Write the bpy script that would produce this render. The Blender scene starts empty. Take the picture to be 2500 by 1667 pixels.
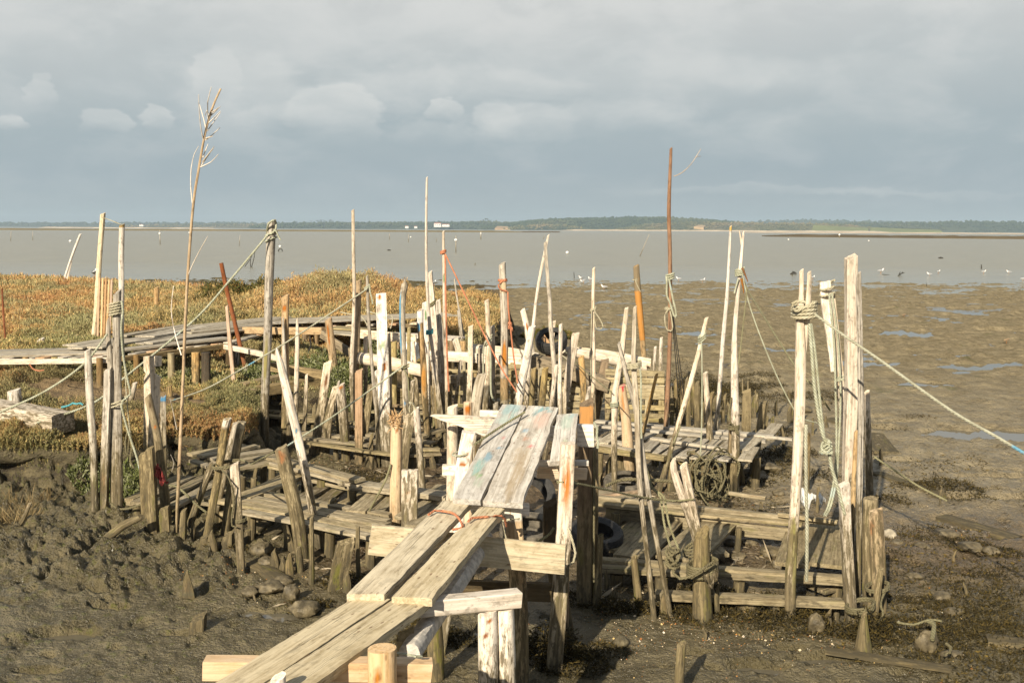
import bpy, math, random
import numpy as np
from mathutils import Vector, Matrix

R = math.radians
random.seed(7)
scene = bpy.context.scene
COL = scene.collection

# ---------------------------------------------------------------- camera
F_PX, PW, PH = 2431.0, 2500.0, 1667.0
CAM_H = 3.1
PITCH = math.atan((PH / 2 - 559.0) / F_PX)
ROLL = R(0.30)
_r = Vector((1, 0, 0)); _f = Vector((0, math.cos(PITCH), -math.sin(PITCH))); _u = _r.cross(_f)
CR = _r * math.cos(ROLL) + _u * math.sin(ROLL)
CU = _u * math.cos(ROLL) - _r * math.sin(ROLL)
CF = _f
CAM = Vector((0, 0, CAM_H))

def ray(px, py):
    return CF + CR * ((px - PW / 2) / F_PX) - CU * ((py - PH / 2) / F_PX)
def P(px, py, d):                      # the point seen there at ground distance d
    v = ray(px, py); return CAM + v * (d / v.y)
def W(px, py, z):                      # the point seen there at height z
    v = ray(px, py); return CAM + v * ((z - CAM_H) / v.z)
def pxm(d):                            # metres per photo pixel at ground distance d
    return d * 1.02 / F_PX

cam_d = bpy.data.cameras.new('camera'); cam = bpy.data.objects.new('camera', cam_d); COL.objects.link(cam)
cam_d.sensor_width = 36; cam_d.lens = F_PX / PW * 36; cam_d.clip_end = 30000; cam_d.clip_start = .1
m = Matrix.Identity(4)
for i in range(3):
    m[i][0] = CR[i]; m[i][1] = CU[i]; m[i][2] = -CF[i]; m[i][3] = CAM[i]
cam.matrix_world = m
scene.camera = cam

# ---------------------------------------------------------------- noise (numpy)
def _hash(ix, iy, s):
    n = (ix.astype(np.int64) * 374761393 + iy.astype(np.int64) * 668265263 + s * 974634777) & 0x7fffffff
    n = ((n ^ (n >> 13)) * 1274126177) & 0x7fffffff
    n = n ^ (n >> 16)
    return (n & 0xffffff) / float(0xffffff)
def vnoise(x, y, s=0):
    x = np.asarray(x, float); y = np.asarray(y, float)
    ix = np.floor(x); iy = np.floor(y); fx = x - ix; fy = y - iy
    ux = fx * fx * fx * (fx * (fx * 6 - 15) + 10); uy = fy * fy * fy * (fy * (fy * 6 - 15) + 10)
    a = _hash(ix, iy, s); b = _hash(ix + 1, iy, s); c = _hash(ix, iy + 1, s); d = _hash(ix + 1, iy + 1, s)
    return ((a * (1 - ux) + b * ux) * (1 - uy) + (c * (1 - ux) + d * ux) * uy) * 2 - 1
def fbm(x, y, s=0, o=4, g=.5):
    t = 0; a = 1; n = 0
    for i in range(o):
        c, sn = math.cos(.6 * i), math.sin(.6 * i)
        t = t + a * vnoise((c * x - sn * y) * 2 ** i, (sn * x + c * y) * 2 ** i, s + i * 17); n += a; a *= g
    return t / n
def sstep(a, b, x):
    t = np.clip((x - a) / (b - a), 0, 1); return t * t * (3 - 2 * t)

# ---------------------------------------------------------------- ground heights
def Wxy(px, py, z): v = W(px, py, z); return (v.x, v.y)
MARSH = [(-70, 10.5), Wxy(-60, 1090, .5), Wxy(205, 1090, .5), Wxy(250, 1070, .5), Wxy(300, 1085, .5), Wxy(420, 1060, .5), Wxy(520, 1062, .5), Wxy(610, 1050, .45),
         Wxy(622, 1000, .5), Wxy(596, 965, .5), Wxy(600, 935, .6), Wxy(760, 935, .6), Wxy(880, 930, .6), Wxy(985, 905, .6), (-.9, 20.5), (-.35, 24), Wxy(1245, 800, .2), Wxy(1200, 755, .6),
         (-2.2, 33), (-6, 37), (-10, 41), (-20, 47), (-70, 60)]
MP = np.array(MARSH)
def marsh_sd(x, y):                    # signed distance, positive inside
    x = np.asarray(x, float); y = np.asarray(y, float)
    inside = np.zeros(x.shape, bool); dist = np.full(x.shape, 1e9)
    n = len(MP)
    for i in range(n):
        x1, y1 = MP[i]; x2, y2 = MP[(i + 1) % n]
        if y1 != y2:
            c = ((y1 > y) != (y2 > y)) & (x < (x2 - x1) * (y - y1) / (y2 - y1) + x1)
            inside ^= c
        ex, ey = x2 - x1, y2 - y1
        t = np.clip(((x - x1) * ex + (y - y1) * ey) / (ex * ex + ey * ey), 0, 1)
        dist = np.minimum(dist, np.hypot(x - x1 - t * ex, y - y1 - t * ey))
    return np.where(inside, dist, -dist)
HUM1 = W(830, 735, 1.2); HUM2 = W(1150, 745, .8); BARE = W(275, 968, .62)
def ground(x, y, full=False):
    x = np.asarray(x, float); y = np.asarray(y, float)
    sd = marsh_sd(x, y)
    sdn = sd + .22 * fbm(x * 1.6, y * 1.6, 5, 3)
    m = sstep(-.28, .12, sdn)
    far = sstep(12, 52, y)
    base = .0 - .022 * far - .0042 * np.clip(y - 46, 0, 80)
    base = base + .10 * sstep(-2.6, -4.6, x) * sstep(13, 8.6, y) * sstep(6.6, 8.2, y)
    top = .46 + .36 * sstep(.2, 4, sd) * sstep(11, 15, y) + .22 * sstep(16, 28, y)
    top = top + 0.60 * np.exp(-((x - HUM1.x) ** 2 / 5 + (y - HUM1.y) ** 2 / 10)) + .34 * np.exp(-((x - HUM2.x) ** 2 / 2 + (y - HUM2.y) ** 2 / 6))
    top = top * sstep(-3, 6, sd + 6 * (y < 33) + 3) if False else top
    back = sstep(0, 9, sd)
    top = np.where(y > 30, .25 + (top - .25) * (.35 + .65 * back), top)
    h = base * (1 - m) + top * m
    return (h, m, sd) if full else h
def gz(x, y): return float(ground(np.array([x]), np.array([y]))[0])
def hit(px, py):                       # march the view ray to the (smooth) ground
    v = ray(px, py); v = v / v.y
    ds = np.geomspace(2.5, 160, 900)
    zz = CAM_H + v.z * ds; g = ground(v.x * ds, ds)
    k = np.argmax(zz < g)
    if zz[k] >= g[k]: return P(px, py, 60)
    return CAM + v * float(ds[k])

# ---------------------------------------------------------------- node helpers
class G:
    def __init__(s, nt): s.nt = nt; s.N = nt.nodes; s.L = nt.links
    def n(s, t, **k):
        o = s.N.new(t)
        for a, b in k.items(): setattr(o, a, b)
        return o
    def put(s, sock, v):
        if isinstance(v, bpy.types.NodeSocket): s.L.new(v, sock)
        elif v is not None:
            try: sock.default_value = v
            except Exception: sock.default_value = tuple(v) + (1,)
    def m(s, op, a, b=None, c=None, clamp=False):
        o = s.n('ShaderNodeMath', operation=op, use_clamp=clamp)
        s.put(o.inputs[0], a); s.put(o.inputs[1], b); s.put(o.inputs[2], c)
        return o.outputs[0]
    def v(s, op, a, b=None):
        o = s.n('ShaderNodeVectorMath', operation=op); s.put(o.inputs[0], a)
        if op == 'SCALE': s.put(o.inputs['Scale'], b)
        else: s.put(o.inputs[1], b)
        return o.outputs[0]
    def mix(s, f, a, b, mode='MIX'):
        o = s.n('ShaderNodeMix', data_type='RGBA', blend_type=mode); s.put(o.inputs[0], f); s.put(o.inputs[6], a); s.put(o.inputs[7], b)
        return o.outputs[2]
    def noise(s, vec, sc, det=4, rough=.55, dist=0, dim='3D'):
        o = s.n('ShaderNodeTexNoise', noise_dimensions=dim)
        s.put(o.inputs['Vector'], vec); s.put(o.inputs['Scale'], sc); s.put(o.inputs['Detail'], det); s.put(o.inputs['Roughness'], rough); s.put(o.inputs['Distortion'], dist)
        return o.outputs[0]
    def noisec(s, vec, sc, det=2):
        o = s.n('ShaderNodeTexNoise'); s.put(o.inputs['Vector'], vec); s.put(o.inputs['Scale'], sc); s.put(o.inputs['Detail'], det)
        return o.outputs[1]
    def step(s, x, a, b, lo=0, hi=1):
        o = s.n('ShaderNodeMapRange', interpolation_type='SMOOTHSTEP'); s.put(o.inputs[0], x); s.put(o.inputs[1], a); s.put(o.inputs[2], b); s.put(o.inputs[3], lo); s.put(o.inputs[4], hi)
        return o.outputs[0]
    def lin(s, x, a, b, lo=0, hi=1):
        o = s.n('ShaderNodeMapRange'); s.put(o.inputs[0], x); s.put(o.inputs[1], a); s.put(o.inputs[2], b); s.put(o.inputs[3], lo); s.put(o.inputs[4], hi)
        return o.outputs[0]
    def mapping(s, vec, sc):
        return s.v('MULTIPLY', vec, sc)
    def attr(s, name, out='Vector'):
        o = s.n('ShaderNodeAttribute', attribute_name=name); return o.outputs[out]
    def bump(s, h, st=.4, d=.01, nrm=None):
        o = s.n('ShaderNodeBump'); s.put(o.inputs['Strength'], st); s.put(o.inputs['Distance'], d); s.put(o.inputs['Height'], h)
        if nrm: s.put(o.inputs['Normal'], nrm)
        return o.outputs[0]
    def pos(s): return s.n('ShaderNodeNewGeometry').outputs['Position']
    def sep(s, v):
        o = s.n('ShaderNodeSeparateXYZ'); s.put(o.inputs[0], v); return o.outputs
def newmat(name):
    mt = bpy.data.materials.new(name); mt.use_nodes = True
    g = G(mt.node_tree); b = g.N['Principled BSDF']
    return mt, g, b
def c3(*v): return tuple(v) + (1.0,)

# ---------------------------------------------------------------- materials
def wood(name, light, dark, crack=.5, mud=.6, mud_z=.55, mud_w=.35, moss=.25, rust=.15, spots=.4, grime=.42, bump=.5, mudcol=(.085, .073, .042), grain=1.0, rough=.85):
    mt, g, b = newmat(name)
    q0 = g.attr('gco'); oi = g.n('ShaderNodeObjectInfo').outputs['Random']
    off = g.n('ShaderNodeCombineXYZ'); g.put(off.inputs[0], g.m('MULTIPLY', oi, 37.0)); g.put(off.inputs[2], g.m('MULTIPLY', oi, 91.0))
    q = g.v('ADD', q0, off.outputs[0])
    n1 = g.noise(g.mapping(q, (55 * grain, 55 * grain, 2.2)), 1, 5, .6, .3)
    n2 = g.noise(g.mapping(q, (9, 9, 1.1)), 1, 4, .6)
    n3 = g.noise(g.mapping(q, (16, 16, 12)), 1, 5, .65)
    n5 = g.noise(g.mapping(q, (21 * grain, 21 * grain, 6)), 1, 6, .72)
    t = g.m('ADD', g.m('MULTIPLY', n1, .34), g.m('ADD', g.m('MULTIPLY', n2, .26), g.m('MULTIPLY', n5, .40)))
    col = g.mix(g.step(t, .39, .57), c3(*dark), c3(*light))
    col = g.mix(g.m('MULTIPLY', g.step(n5, .40, .30), .55), col, c3(dark[0] * .55, dark[1] * .52, dark[2] * .5))
    bri = g.m('ADD', .82, g.m('MULTIPLY', oi, .32))
    col = g.mix(1.0, col, g.n('ShaderNodeCombineColor').outputs[0], 'MULTIPLY') if False else col
    hs = g.n('ShaderNodeHueSaturation'); g.put(hs.inputs['Value'], bri); g.put(hs.inputs['Color'], col)
    g.put(hs.inputs['Saturation'], g.m('ADD', .8, g.m('MULTIPLY', g.m('FRACT', g.m('MULTIPLY', oi, 7.3)), .45)))
    col = hs.outputs[0]
    # weather grime blotches
    gr = g.m('MULTIPLY', g.step(n3, .54, .64), grime)
    col = g.mix(gr, col, c3(.10, .082, .055))
    # cracks along the grain
    cr = g.noise(g.mapping(q, (48, 48, .9)), 1, 3, .5, .6)
    ck = g.m('SUBTRACT', 1.0, g.step(g.m('ABSOLUTE', g.m('SUBTRACT', cr, .5)), 0, .022))
    ck = g.m('MULTIPLY', ck, g.step(n2, .45, .6))
    col = g.mix(g.m('MULTIPLY', ck, crack), col, c3(.045, .034, .022))
    # worm holes / lichen specks
    vo = g.n('ShaderNodeTexVoronoi'); g.put(vo.inputs['Vector'], g.mapping(q, (30, 30, 13))); vo.inputs['Scale'].default_value = 1
    sp = g.m('MULTIPLY', g.step(vo.outputs[0], .24, .13), g.step(g.noise(q, 3.1, 2), .44, .56))
    col = g.mix(g.m('MULTIPLY', sp, spots), col, c3(.13, .062, .03))
    # rust bleeding from nails
    if rust > 0:
        rn = g.noise(g.mapping(q, (7, 7, 2.1)), 1, 4, .6)
        rf = g.m('MULTIPLY', g.step(rn, .66, .76), rust * 3, clamp=True)
        col = g.mix(rf, col, c3(.36, .12, .025))
    # paint and other marks with a shape of their own
    mk = g.attr('mark', 'Color'); ma = g.attr('mark_amount', 'Fac')
    brush = g.noise(g.mapping(q, (38, 38, 5)), 1, 5, .7)
    ma = g.m('MULTIPLY', g.m('MULTIPLY', ma, 1.5), g.step(g.m('ADD', brush, g.m('MULTIPLY', ma, .26)), .44, .62), clamp=True)
    col = g.mix(ma, col, mk)
    # tide stain: mud and weed up to the reach of the tide
    z = g.sep(g.pos())[2]
    mot = g.noise(g.mapping(q, (26, 26, 8)), 1, 5, .72)
    zz = g.m('ADD', z, g.m('MULTIPLY', g.m('SUBTRACT', mot, .5), mud_w * 6.0))
    # a yellowed zone first, then mottled dark stain, then solid mud
    yel = g.m('MULTIPLY', g.step(z, mud_z + .45, mud_z - .15), .5 if mud > 0 else 0)
    col = g.mix(yel, col, g.mix(g.step(t, .38, .62), c3(.20, .155, .08), c3(.46, .38, .22)))
    tide = g.step(zz, mud_z + .12 + mud_w * .55, mud_z + .12 - mud_w * .35)
    flake = g.step(g.noise(g.mapping(q, (30, 30, 5)), 1, 5, .7), .50, .60)
    tide = g.m('MULTIPLY', tide, g.m('SUBTRACT', 1.0, g.m('MULTIPLY', flake, g.step(z, .05, .5, .25, .85))))
    stain = g.mix(g.step(n1, .35, .65), c3(mudcol[0] * .8, mudcol[1] * .75, mudcol[2] * .7), c3(mudcol[0] * 1.9, mudcol[1] * 1.75, mudcol[2] * 1.6))
    col = g.mix(g.m('MULTIPLY', tide, mud), col, stain)
    mo = g.m('MULTIPLY', g.step(g.noise(g.mapping(q, (12, 12, 3)), 1, 4, .6), .54, .68), g.m('MULTIPLY', g.step(z, .95, .1), moss))
    col = g.mix(mo, col, c3(.14, .145, .018))
    low = g.m('MULTIPLY', g.step(zz, .16, -.02), .8 if mud > 0 else 0)
    col = g.mix(low, col, c3(.075, .064, .04))
    g.put(b.inputs['Base Color'], col); b.inputs['Roughness'].default_value = rough
    b.inputs['Specular IOR Level'].default_value = .25
    h = g.m('ADD', g.m('MULTIPLY', n1, .6), g.m('ADD', g.m('MULTIPLY', n3, .5), g.m('MULTIPLY', ck, -1.2)))
    g.put(b.inputs['Normal'], g.bump(h, bump, .012))
    return mt
M = {}
M['bleach'] = wood('bleached_wood', (.76, .67, .55), (.42, .345, .255), mud=.9, mud_z=.66, mud_w=.42, moss=.4, rust=.12)
M['white'] = wood('chalky_white_wood', (.84, .77, .67), (.58, .50, .40), mud=.9, mud_z=.62, mud_w=.4, rust=.1, crack=.35)
M['grey'] = wood('grey_weathered_wood', (.58, .525, .435), (.26, .22, .165), mud=.9, mud_z=.66, mud_w=.42, moss=.4, rust=.05, crack=.8, bump=.8)
M['tan'] = wood('tan_wood', (.56, .40, .22), (.30, .19, .09), mud=.9, mud_z=.66, mud_w=.42, rust=.2)
M['new'] = wood('fresh_orange_wood', (.72, .55, .36), (.56, .38, .21), mud=.4, mud_z=.2, mud_w=.3, rust=.25, crack=.35, grime=.1, grain=.7)
M['yel'] = wood('peeled_yellow_wood', (.74, .61, .38), (.50, .36, .18), mud=.5, mud_z=.3, rust=.3)
M['pink'] = wood('sawn_pinkish_wood', (.58, .40, .26), (.42, .27, .16), mud=.7, mud_z=.22, mud_w=.25, rust=.1, crack=.3, grime=.15, grain=.8)
M['bark'] = wood('reddish_bark', (.36, .19, .09), (.19, .085, .035), mud=.6, mud_z=.4, rust=.0, crack=.7, bump=.9)
M['rust'] = wood('rusty_metal_pole', (.27, .13, .085), (.17, .075, .045), mud=.2, rust=.3, crack=.1, grain=.5, bump=.2)
M['brown'] = wood('brown_wet_wood', (.29, .20, .105), (.14, .092, .048), mud=.75, mud_z=.55, mud_w=.4, moss=.45, rust=.12)
M['mossy'] = wood('mossy_wood', (.40, .32, .18), (.18, .13, .065), mud=.85, mud_z=.8, mud_w=.5, moss=.7, rust=.1)
M['stub'] = wood('muddy_wood', (.24, .195, .115), (.115, .092, .053), mud=.85, mud_z=.35, mud_w=.3, moss=.4, rust=.1)
M['dark'] = wood('dark_wet_wood', (.105, .08, .05), (.05, .037, .022), mud=.6, mud_z=.3, moss=.3, rust=.05)
M['deck'] = wood('deck_boards', (.50, .455, .365), (.25, .215, .16), mud=.0, moss=.0, rust=.12, crack=.7, grime=.35)
M['gang'] = wood('gangway_planks', (.60, .525, .38), (.39, .325, .215), mud=.0, moss=.0, rust=.22, crack=.55, spots=.7, grime=.25)
M['paint'] = wood('paint_splashed_planks', (.68, .645, .58), (.43, .39, .33), mud=.0, moss=.0, rust=.28, crack=.5, spots=.5, grime=.3)
M['low'] = wood('tide_washed_boards', (.47, .405, .285), (.23, .19, .125), mud=.4, mud_z=.22, mud_w=.2, moss=.3, rust=.05, crack=.8, grime=.4)
M['slat'] = wood('mossy_pallet_slats', (.46, .385, .22), (.22, .175, .09), mud=.45, mud_z=.3, mud_w=.3, moss=.5, rust=.1, crack=.6)
M['log'] = wood('pale_log', (.78, .69, .55), (.50, .40, .28), mud=.0, moss=.1, rust=.25, crack=.7, grime=.25)
M['timber'] = wood('old_heavy_timber', (.36, .285, .175), (.17, .13, .08), mud=.5, mud_z=.35, moss=.25, rust=.05, crack=.9, bump=.8)
M['cane'] = wood('dry_cane', (.62, .50, .36), (.40, .295, .20), mud=.5, mud_z=.5, moss=.5, rust=.05, crack=.2)

def rope_mat(name, c1, c2, patch=None):
    mt, g, b = newmat(name)
    q = g.attr('gco'); s = g.sep(q)
    tw = g.m('SINE', g.m('ADD', g.m('MULTIPLY', g.m('ARCTAN2', s[1], s[0]), 3.0), g.m('MULTIPLY', s[2], 210.0)))
    n = g.noise(g.mapping(q, (2, 2, 9)), 1, 4)
    col = g.mix(g.step(n, .35, .65), c3(*c1), c3(*c2))
    col = g.mix(g.m('MULTIPLY', g.step(tw, -.2, -1.0), .5), col, c3(c2[0] * .4, c2[1] * .4, c2[2] * .36))
    if patch:
        col = g.mix(g.step(g.noise(g.mapping(q, (.2, .2, 1.9)), 1, 2), .60, .64), col, c3(*patch))
    z = g.sep(g.pos())[2]
    col = g.mix(g.m('MULTIPLY', g.step(z, .7, .1), .6), col, c3(.13, .115, .06))
    g.put(b.inputs['Base Color'], col); b.inputs['Roughness'].default_value = .8
    g.put(b.inputs['Normal'], g.bump(tw, .5, .004))
    return mt
M['rope'] = rope_mat('pale_green_rope', (.50, .52, .40), (.34, .34, .23), (.40, .47, .42))
M['rope_w'] = rope_mat('cream_rope', (.56, .52, .38), (.38, .34, .22))
M['rope_b'] = rope_mat('blue_flecked_rope', (.48, .48, .37), (.33, .32, .23), (.12, .30, .42))
M['rope_o'] = rope_mat('orange_rope', (.66, .27, .14), (.46, .17, .085))
M['rope_d'] = rope_mat('muddy_rope', (.21, .185, .10), (.125, .105, .055))
M['rope_g'] = rope_mat('olive_rope', (.30, .29, .165), (.19, .17, .09))
M['cable'] = rope_mat('black_cable', (.03, .028, .024), (.02, .018, .016))
M['turq'] = rope_mat('turquoise_twine', (.10, .40, .45), (.08, .30, .36))

def plain(name, col, rough=.7, noise=.25, sc=30, metallic=0):
    mt, g, b = newmat(name)
    n = g.noise(g.n('ShaderNodeTexCoord').outputs['Object'], sc, 4)
    k = g.mix(g.step(n, .3, .7), c3(*[c * (1 - noise) for c in col]), c3(*[min(1, c * (1 + noise)) for c in col]))
    g.put(b.inputs['Base Color'], k); b.inputs['Roughness'].default_value = rough; b.inputs['Metallic'].default_value = metallic
    n9 = g.noise(g.n('ShaderNodeTexCoord').outputs['Object'], sc * 3, 5, .7)
    g.put(b.inputs['Normal'], g.bump(g.m('ADD', n, n9), .5, .02))
    return mt
M['rubber'] = plain('tyre_rubber', (.035, .034, .032), .65)
M['rubber_mud'] = plain('muddy_rubber', (.12, .105, .08), .8, .45, 14)
M['gull_w'] = plain('white_feathers', (.82, .81, .78), .8, .04)
M['gull_g'] = plain('grey_feathers', (.33, .34, .36), .8, .1)
M['gull_k'] = plain('black_feathers', (.03, .03, .03), .7, .1)
M['beak'] = plain('orange_beak', (.5, .2, .03), .6, .1)
M['sand'] = plain('brown_feathers', (.24, .17, .10), .8, .3)
M['float'] = plain('white_float', (.82, .82, .80), .5, .05)
M['bag'] = plain('white_plastic', (.78, .77, .72), .45, .12, 9)
M['bagblue'] = plain('blue_print', (.05, .17, .42), .5, .2)
M['red'] = plain('red_netting', (.22, .03, .025), .8, .45, 60)
M['pipe'] = plain('white_pipe', (.80, .79, .76), .5, .06)
M['birch'] = plain('white_furry_bark', (.58, .545, .49), .95, .28, 26)
M['houseW'] = plain('white_wall', (.82, .80, .76), .8, .05, .2)
M['houseR'] = plain('red_roof', (.34, .13, .075), .8, .15, .3)
M['mudclod'] = plain('grey_mud', (.14, .118, .072), .5, .4, 11)
M['stone'] = plain('muddy_stone', (.135, .110, .064), .55, .5, 13)
M['stonew'] = plain('pale_stone', (.36, .32, .24), .8, .35, 12)
M['tan_fray'] = plain('frayed_fibre', (.58, .38, .19), .9, .3, 40)
M['dark_thing'] = plain('black_flotsam', (.035, .035, .03), .7)

# ---------------------------------------------------------------- object helpers
def tag(o, label=None, cat=None, group=None, kind=None):
    if label: o['label'] = label
    if cat: o['category'] = cat
    if group: o['group'] = group
    if kind: o['kind'] = kind
    return o
def empty(name, loc, label=None, cat=None, group=None):
    o = bpy.data.objects.new(name, None); COL.objects.link(o); o.location = loc; o.empty_display_size = .1
    return tag(o, label, cat, group)

class MB:
    """collects lofts and loose pieces in world space, then links them as one mesh"""
    def __init__(s): s.v = []; s.f = []; s.g = []; s.k = []; s.mi = []; s.cur = 0; s.hask = False
    def add(s, verts, faces, gco=None, mark=None):
        o = len(s.v); s.v += [tuple(p) for p in verts]; s.f += [tuple(i + o for i in f) for f in faces]
        s.g += gco if gco else [(p[0], p[1], p[2]) for p in verts]
        s.k += mark if mark else [(0, 0, 0, 0)] * len(verts)
        if mark: s.hask = True
        s.mi += [s.cur] * len(faces)
    def build(s, name, mats, parent=None, loc=None, smooth=True):
        me = bpy.data.meshes.new(name)
        if parent is not None: o0 = parent.matrix_world.translation if parent.parent is None else None
        if loc is None:
            if parent is not None: loc = absloc(parent)
            else:
                a = np.array(s.v); k = np.argmin(a[:, 2]); loc = Vector((a[:, 0].mean(), a[:, 1].mean(), a[k, 2]))
        lx, ly, lz = loc
        me.from_pydata([(x - lx, y - ly, z - lz) for x, y, z in s.v], [], s.f)
        a = me.attributes.new('gco', 'FLOAT_VECTOR', 'POINT'); a.data.foreach_set('vector', np.array(s.g, np.float32).ravel())
        if s.hask:
            kk = np.array(s.k, np.float32)
            a = me.attributes.new('mark_amount', 'FLOAT', 'POINT'); a.data.foreach_set('value', kk[:, 3].copy())
            kk[:, 3] = 1
            a = me.attributes.new('mark', 'FLOAT_COLOR', 'POINT'); a.data.foreach_set('color', kk.ravel())
        if not isinstance(mats, (list, tuple)): mats = [mats]
        for q in mats: me.materials.append(q)
        if len(mats) > 1: me.polygons.foreach_set('material_index', np.array(s.mi, np.int32))
        me.polygons.foreach_set('use_smooth', np.full(len(s.f), smooth))
        try: me.set_sharp_from_angle(angle=R(38))
        except Exception: pass
        me.update()
        o = bpy.data.objects.new(name, me); COL.objects.link(o)
        if parent is not None:
            o.parent = parent; o.location = Vector(loc) - absloc(parent)
        else: o.location = loc
        return o
def absloc(o):
    p = Vector(o.location)
    while o.parent is not None: o = o.parent; p = p + Vector(o.location)
    return p

def catmull(pts, step):
    out = []; n = len(pts)
    for i in range(n - 1):
        p0 = pts[max(i - 1, 0)]; p1 = pts[i]; p2 = pts[i + 1]; p3 = pts[min(i + 2, n - 1)]
        k = max(1, int(round((p2[0] - p1[0]).length / step)))
        for j in range(k):
            t = j / k
            q = .5 * ((2 * p1[0]) + (p2[0] - p0[0]) * t + (2 * p0[0] - 5 * p1[0] + 4 * p2[0] - p3[0]) * t * t + (3 * p1[0] - p0[0] - 3 * p2[0] + p3[0]) * t ** 3)
            out.append((q, p1[1] + (p2[1] - p1[1]) * t))
    out.append((pts[-1][0], pts[-1][1])); return out
SQ = None
def section(kind, n=14):
    out = []
    if kind == 'round':
        for i in range(n): a = 2 * math.pi * i / n; out.append((math.cos(a), math.sin(a)))
    elif kind == 'square':
        c = .86
        for sx, sy in ((1, 1), (-1, 1), (-1, -1), (1, -1)):
            pts = [(sx, sy * c), (sx * c, sy)]
            out += pts if sx * sy > 0 else pts[::-1]
        o2 = []
        for i in range(8):
            a = out[i]; b = out[(i + 1) % 8]; o2.append(a)
            if i % 2: o2 += [(a[0] + (b[0] - a[0]) * t, a[1] + (b[1] - a[1]) * t) for t in (.33, .67)]
        out = o2
    elif kind == 'half':
        for i in range(9): a = math.pi + math.pi * i / 8; out.append((math.cos(a), math.sin(a) * 1.0 + .35))
        out += [(.5, .36), (0, .3), (-.5, .36)]
    return out
def loft(mb, path, ha, hb, ref, kind='round', rough=.05, n=14, seed=0, marks=None, cap='flat', capcut=.0, warp=0.0, g0=0.0, sx=None):
    """path: [(Vector, scale)], ha/hb half sizes along ref and across it"""
    rs = random.Random(seed); sec = section(kind, n); n = len(sec)
    V = []; GC = []; MK = []; L = 0; rings = len(path)
    sx = rs.uniform(0, 50) if sx is None else sx
    for i, (p, sc) in enumerate(path):
        t = (path[min(i + 1, rings - 1)][0] - path[max(i - 1, 0)][0])
        if t.length < 1e-9: t = Vector((0, 0, 1))
        t.normalize()
        a = ref - t * ref.dot(t)
        if a.length < 1e-5: a = Vector((1, 0, 0)) - t * t.x
        a.normalize(); b = t.cross(a)
        if i: L += (p - path[i - 1][0]).length
        al = np.array([math.cos(2 * math.pi * j / n) * 1.3 + sx for j in range(n)]); be = np.array([math.sin(2 * math.pi * j / n) * 1.3 + L * 3.2 / max(1, (ha * 8)) * .35 + sx for j in range(n)])
        nz = (vnoise(al * 1.7, be, seed % 97) * .7 + vnoise(al * 4, be * 2.5, seed % 89 + 3) * .5) * rough if rough else np.zeros(n)
        wx = warp * vnoise(np.array([L * .9]), np.array([seed * .37]), 9)[0] if warp else 0
        wy = warp * vnoise(np.array([L * .9]), np.array([seed * .37 + 9]), 19)[0] if warp else 0
        for j, (u, w) in enumerate(sec):
            k = (1 + nz[j]) * sc
            q = p + a * (u * ha * k + wx) + b * (w * hb * k + wy)
            if i == rings - 1 and capcut: q = q + t * (capcut * (u * .8 + w * .5) * ha + abs(nz[j]) * ha * 2 * (1 if rough > .04 else 0))
            V.append(q); GC.append((u * ha + sx, w * hb + sx, L + g0))
            if marks is not None:
                c = (0, 0, 0, 0)
                for f in marks:
                    r = f(L, u, w)
                    if r and r[3] > c[3]: c = r
                MK.append(c)
    Fc = []
    for i in range(rings - 1):
        for j in range(n):
            k = (j + 1) % n; Fc.append((i * n + j, i * n + k, (i + 1) * n + k, (i + 1) * n + j))
    for end in (0, rings - 1):          # caps with their own vertices: a hard end grain
        base = len(V); ctr = Vector((0, 0, 0))
        for j in range(n): ctr = ctr + V[end * n + j]
        ctr /= n
        for j in range(n):
            V.append(V[end * n + j]); gg = GC[end * n + j]; GC.append((gg[0], gg[1], gg[2])); 
            if marks is not None: MK.append(MK[end * n + j])
        tdir = (path[-1][0] - path[-2][0]).normalized() if end else (path[0][0] - path[1][0]).normalized()
        V.append(ctr + tdir * (ha * .12 if kind == 'round' and cap != 'flat' else 0)); gg = GC[end * n]; GC.append((sx, sx, gg[2]))
        if marks is not None: MK.append((0, 0, 0, 0))
        for j in range(n):
            k = (j + 1) % n
            Fc.append((base + j, base + k, base + n) if end else (base + k, base + j, base + n))
    mb.add(V, Fc, GC, MK if marks is not None else None)

def blot(l0, u0, lh, uh, col, face=None):
    """a mark on a lofted thing: centre along the length, half length, side it is on"""
    def f(L, u, w):
        if w > .3 and face is None: return None
        d = ((L - l0) / lh) ** 2 + ((u - u0) / uh) ** 2
        return (*col, min(.85, max(0, 1 - d) * 1.1)) if d < 1 else None
    return f
def band(l0, l1, col, amt=.62):
    return lambda L, u, w: (*col, amt) if l0 < L < l1 else None
RUST = (.42, .14, .02); BLUE = (.12, .32, .48); TURQ = (.27, .43, .44); GREEN = (.16, .30, .12); REDP = (.55, .03, .05); PINKP = (.54, .38, .31); WHITEP = (.78, .76, .72)
XREF = Vector((1, 0, 0)); ZREF = Vector((0, 0, 1))
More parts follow.
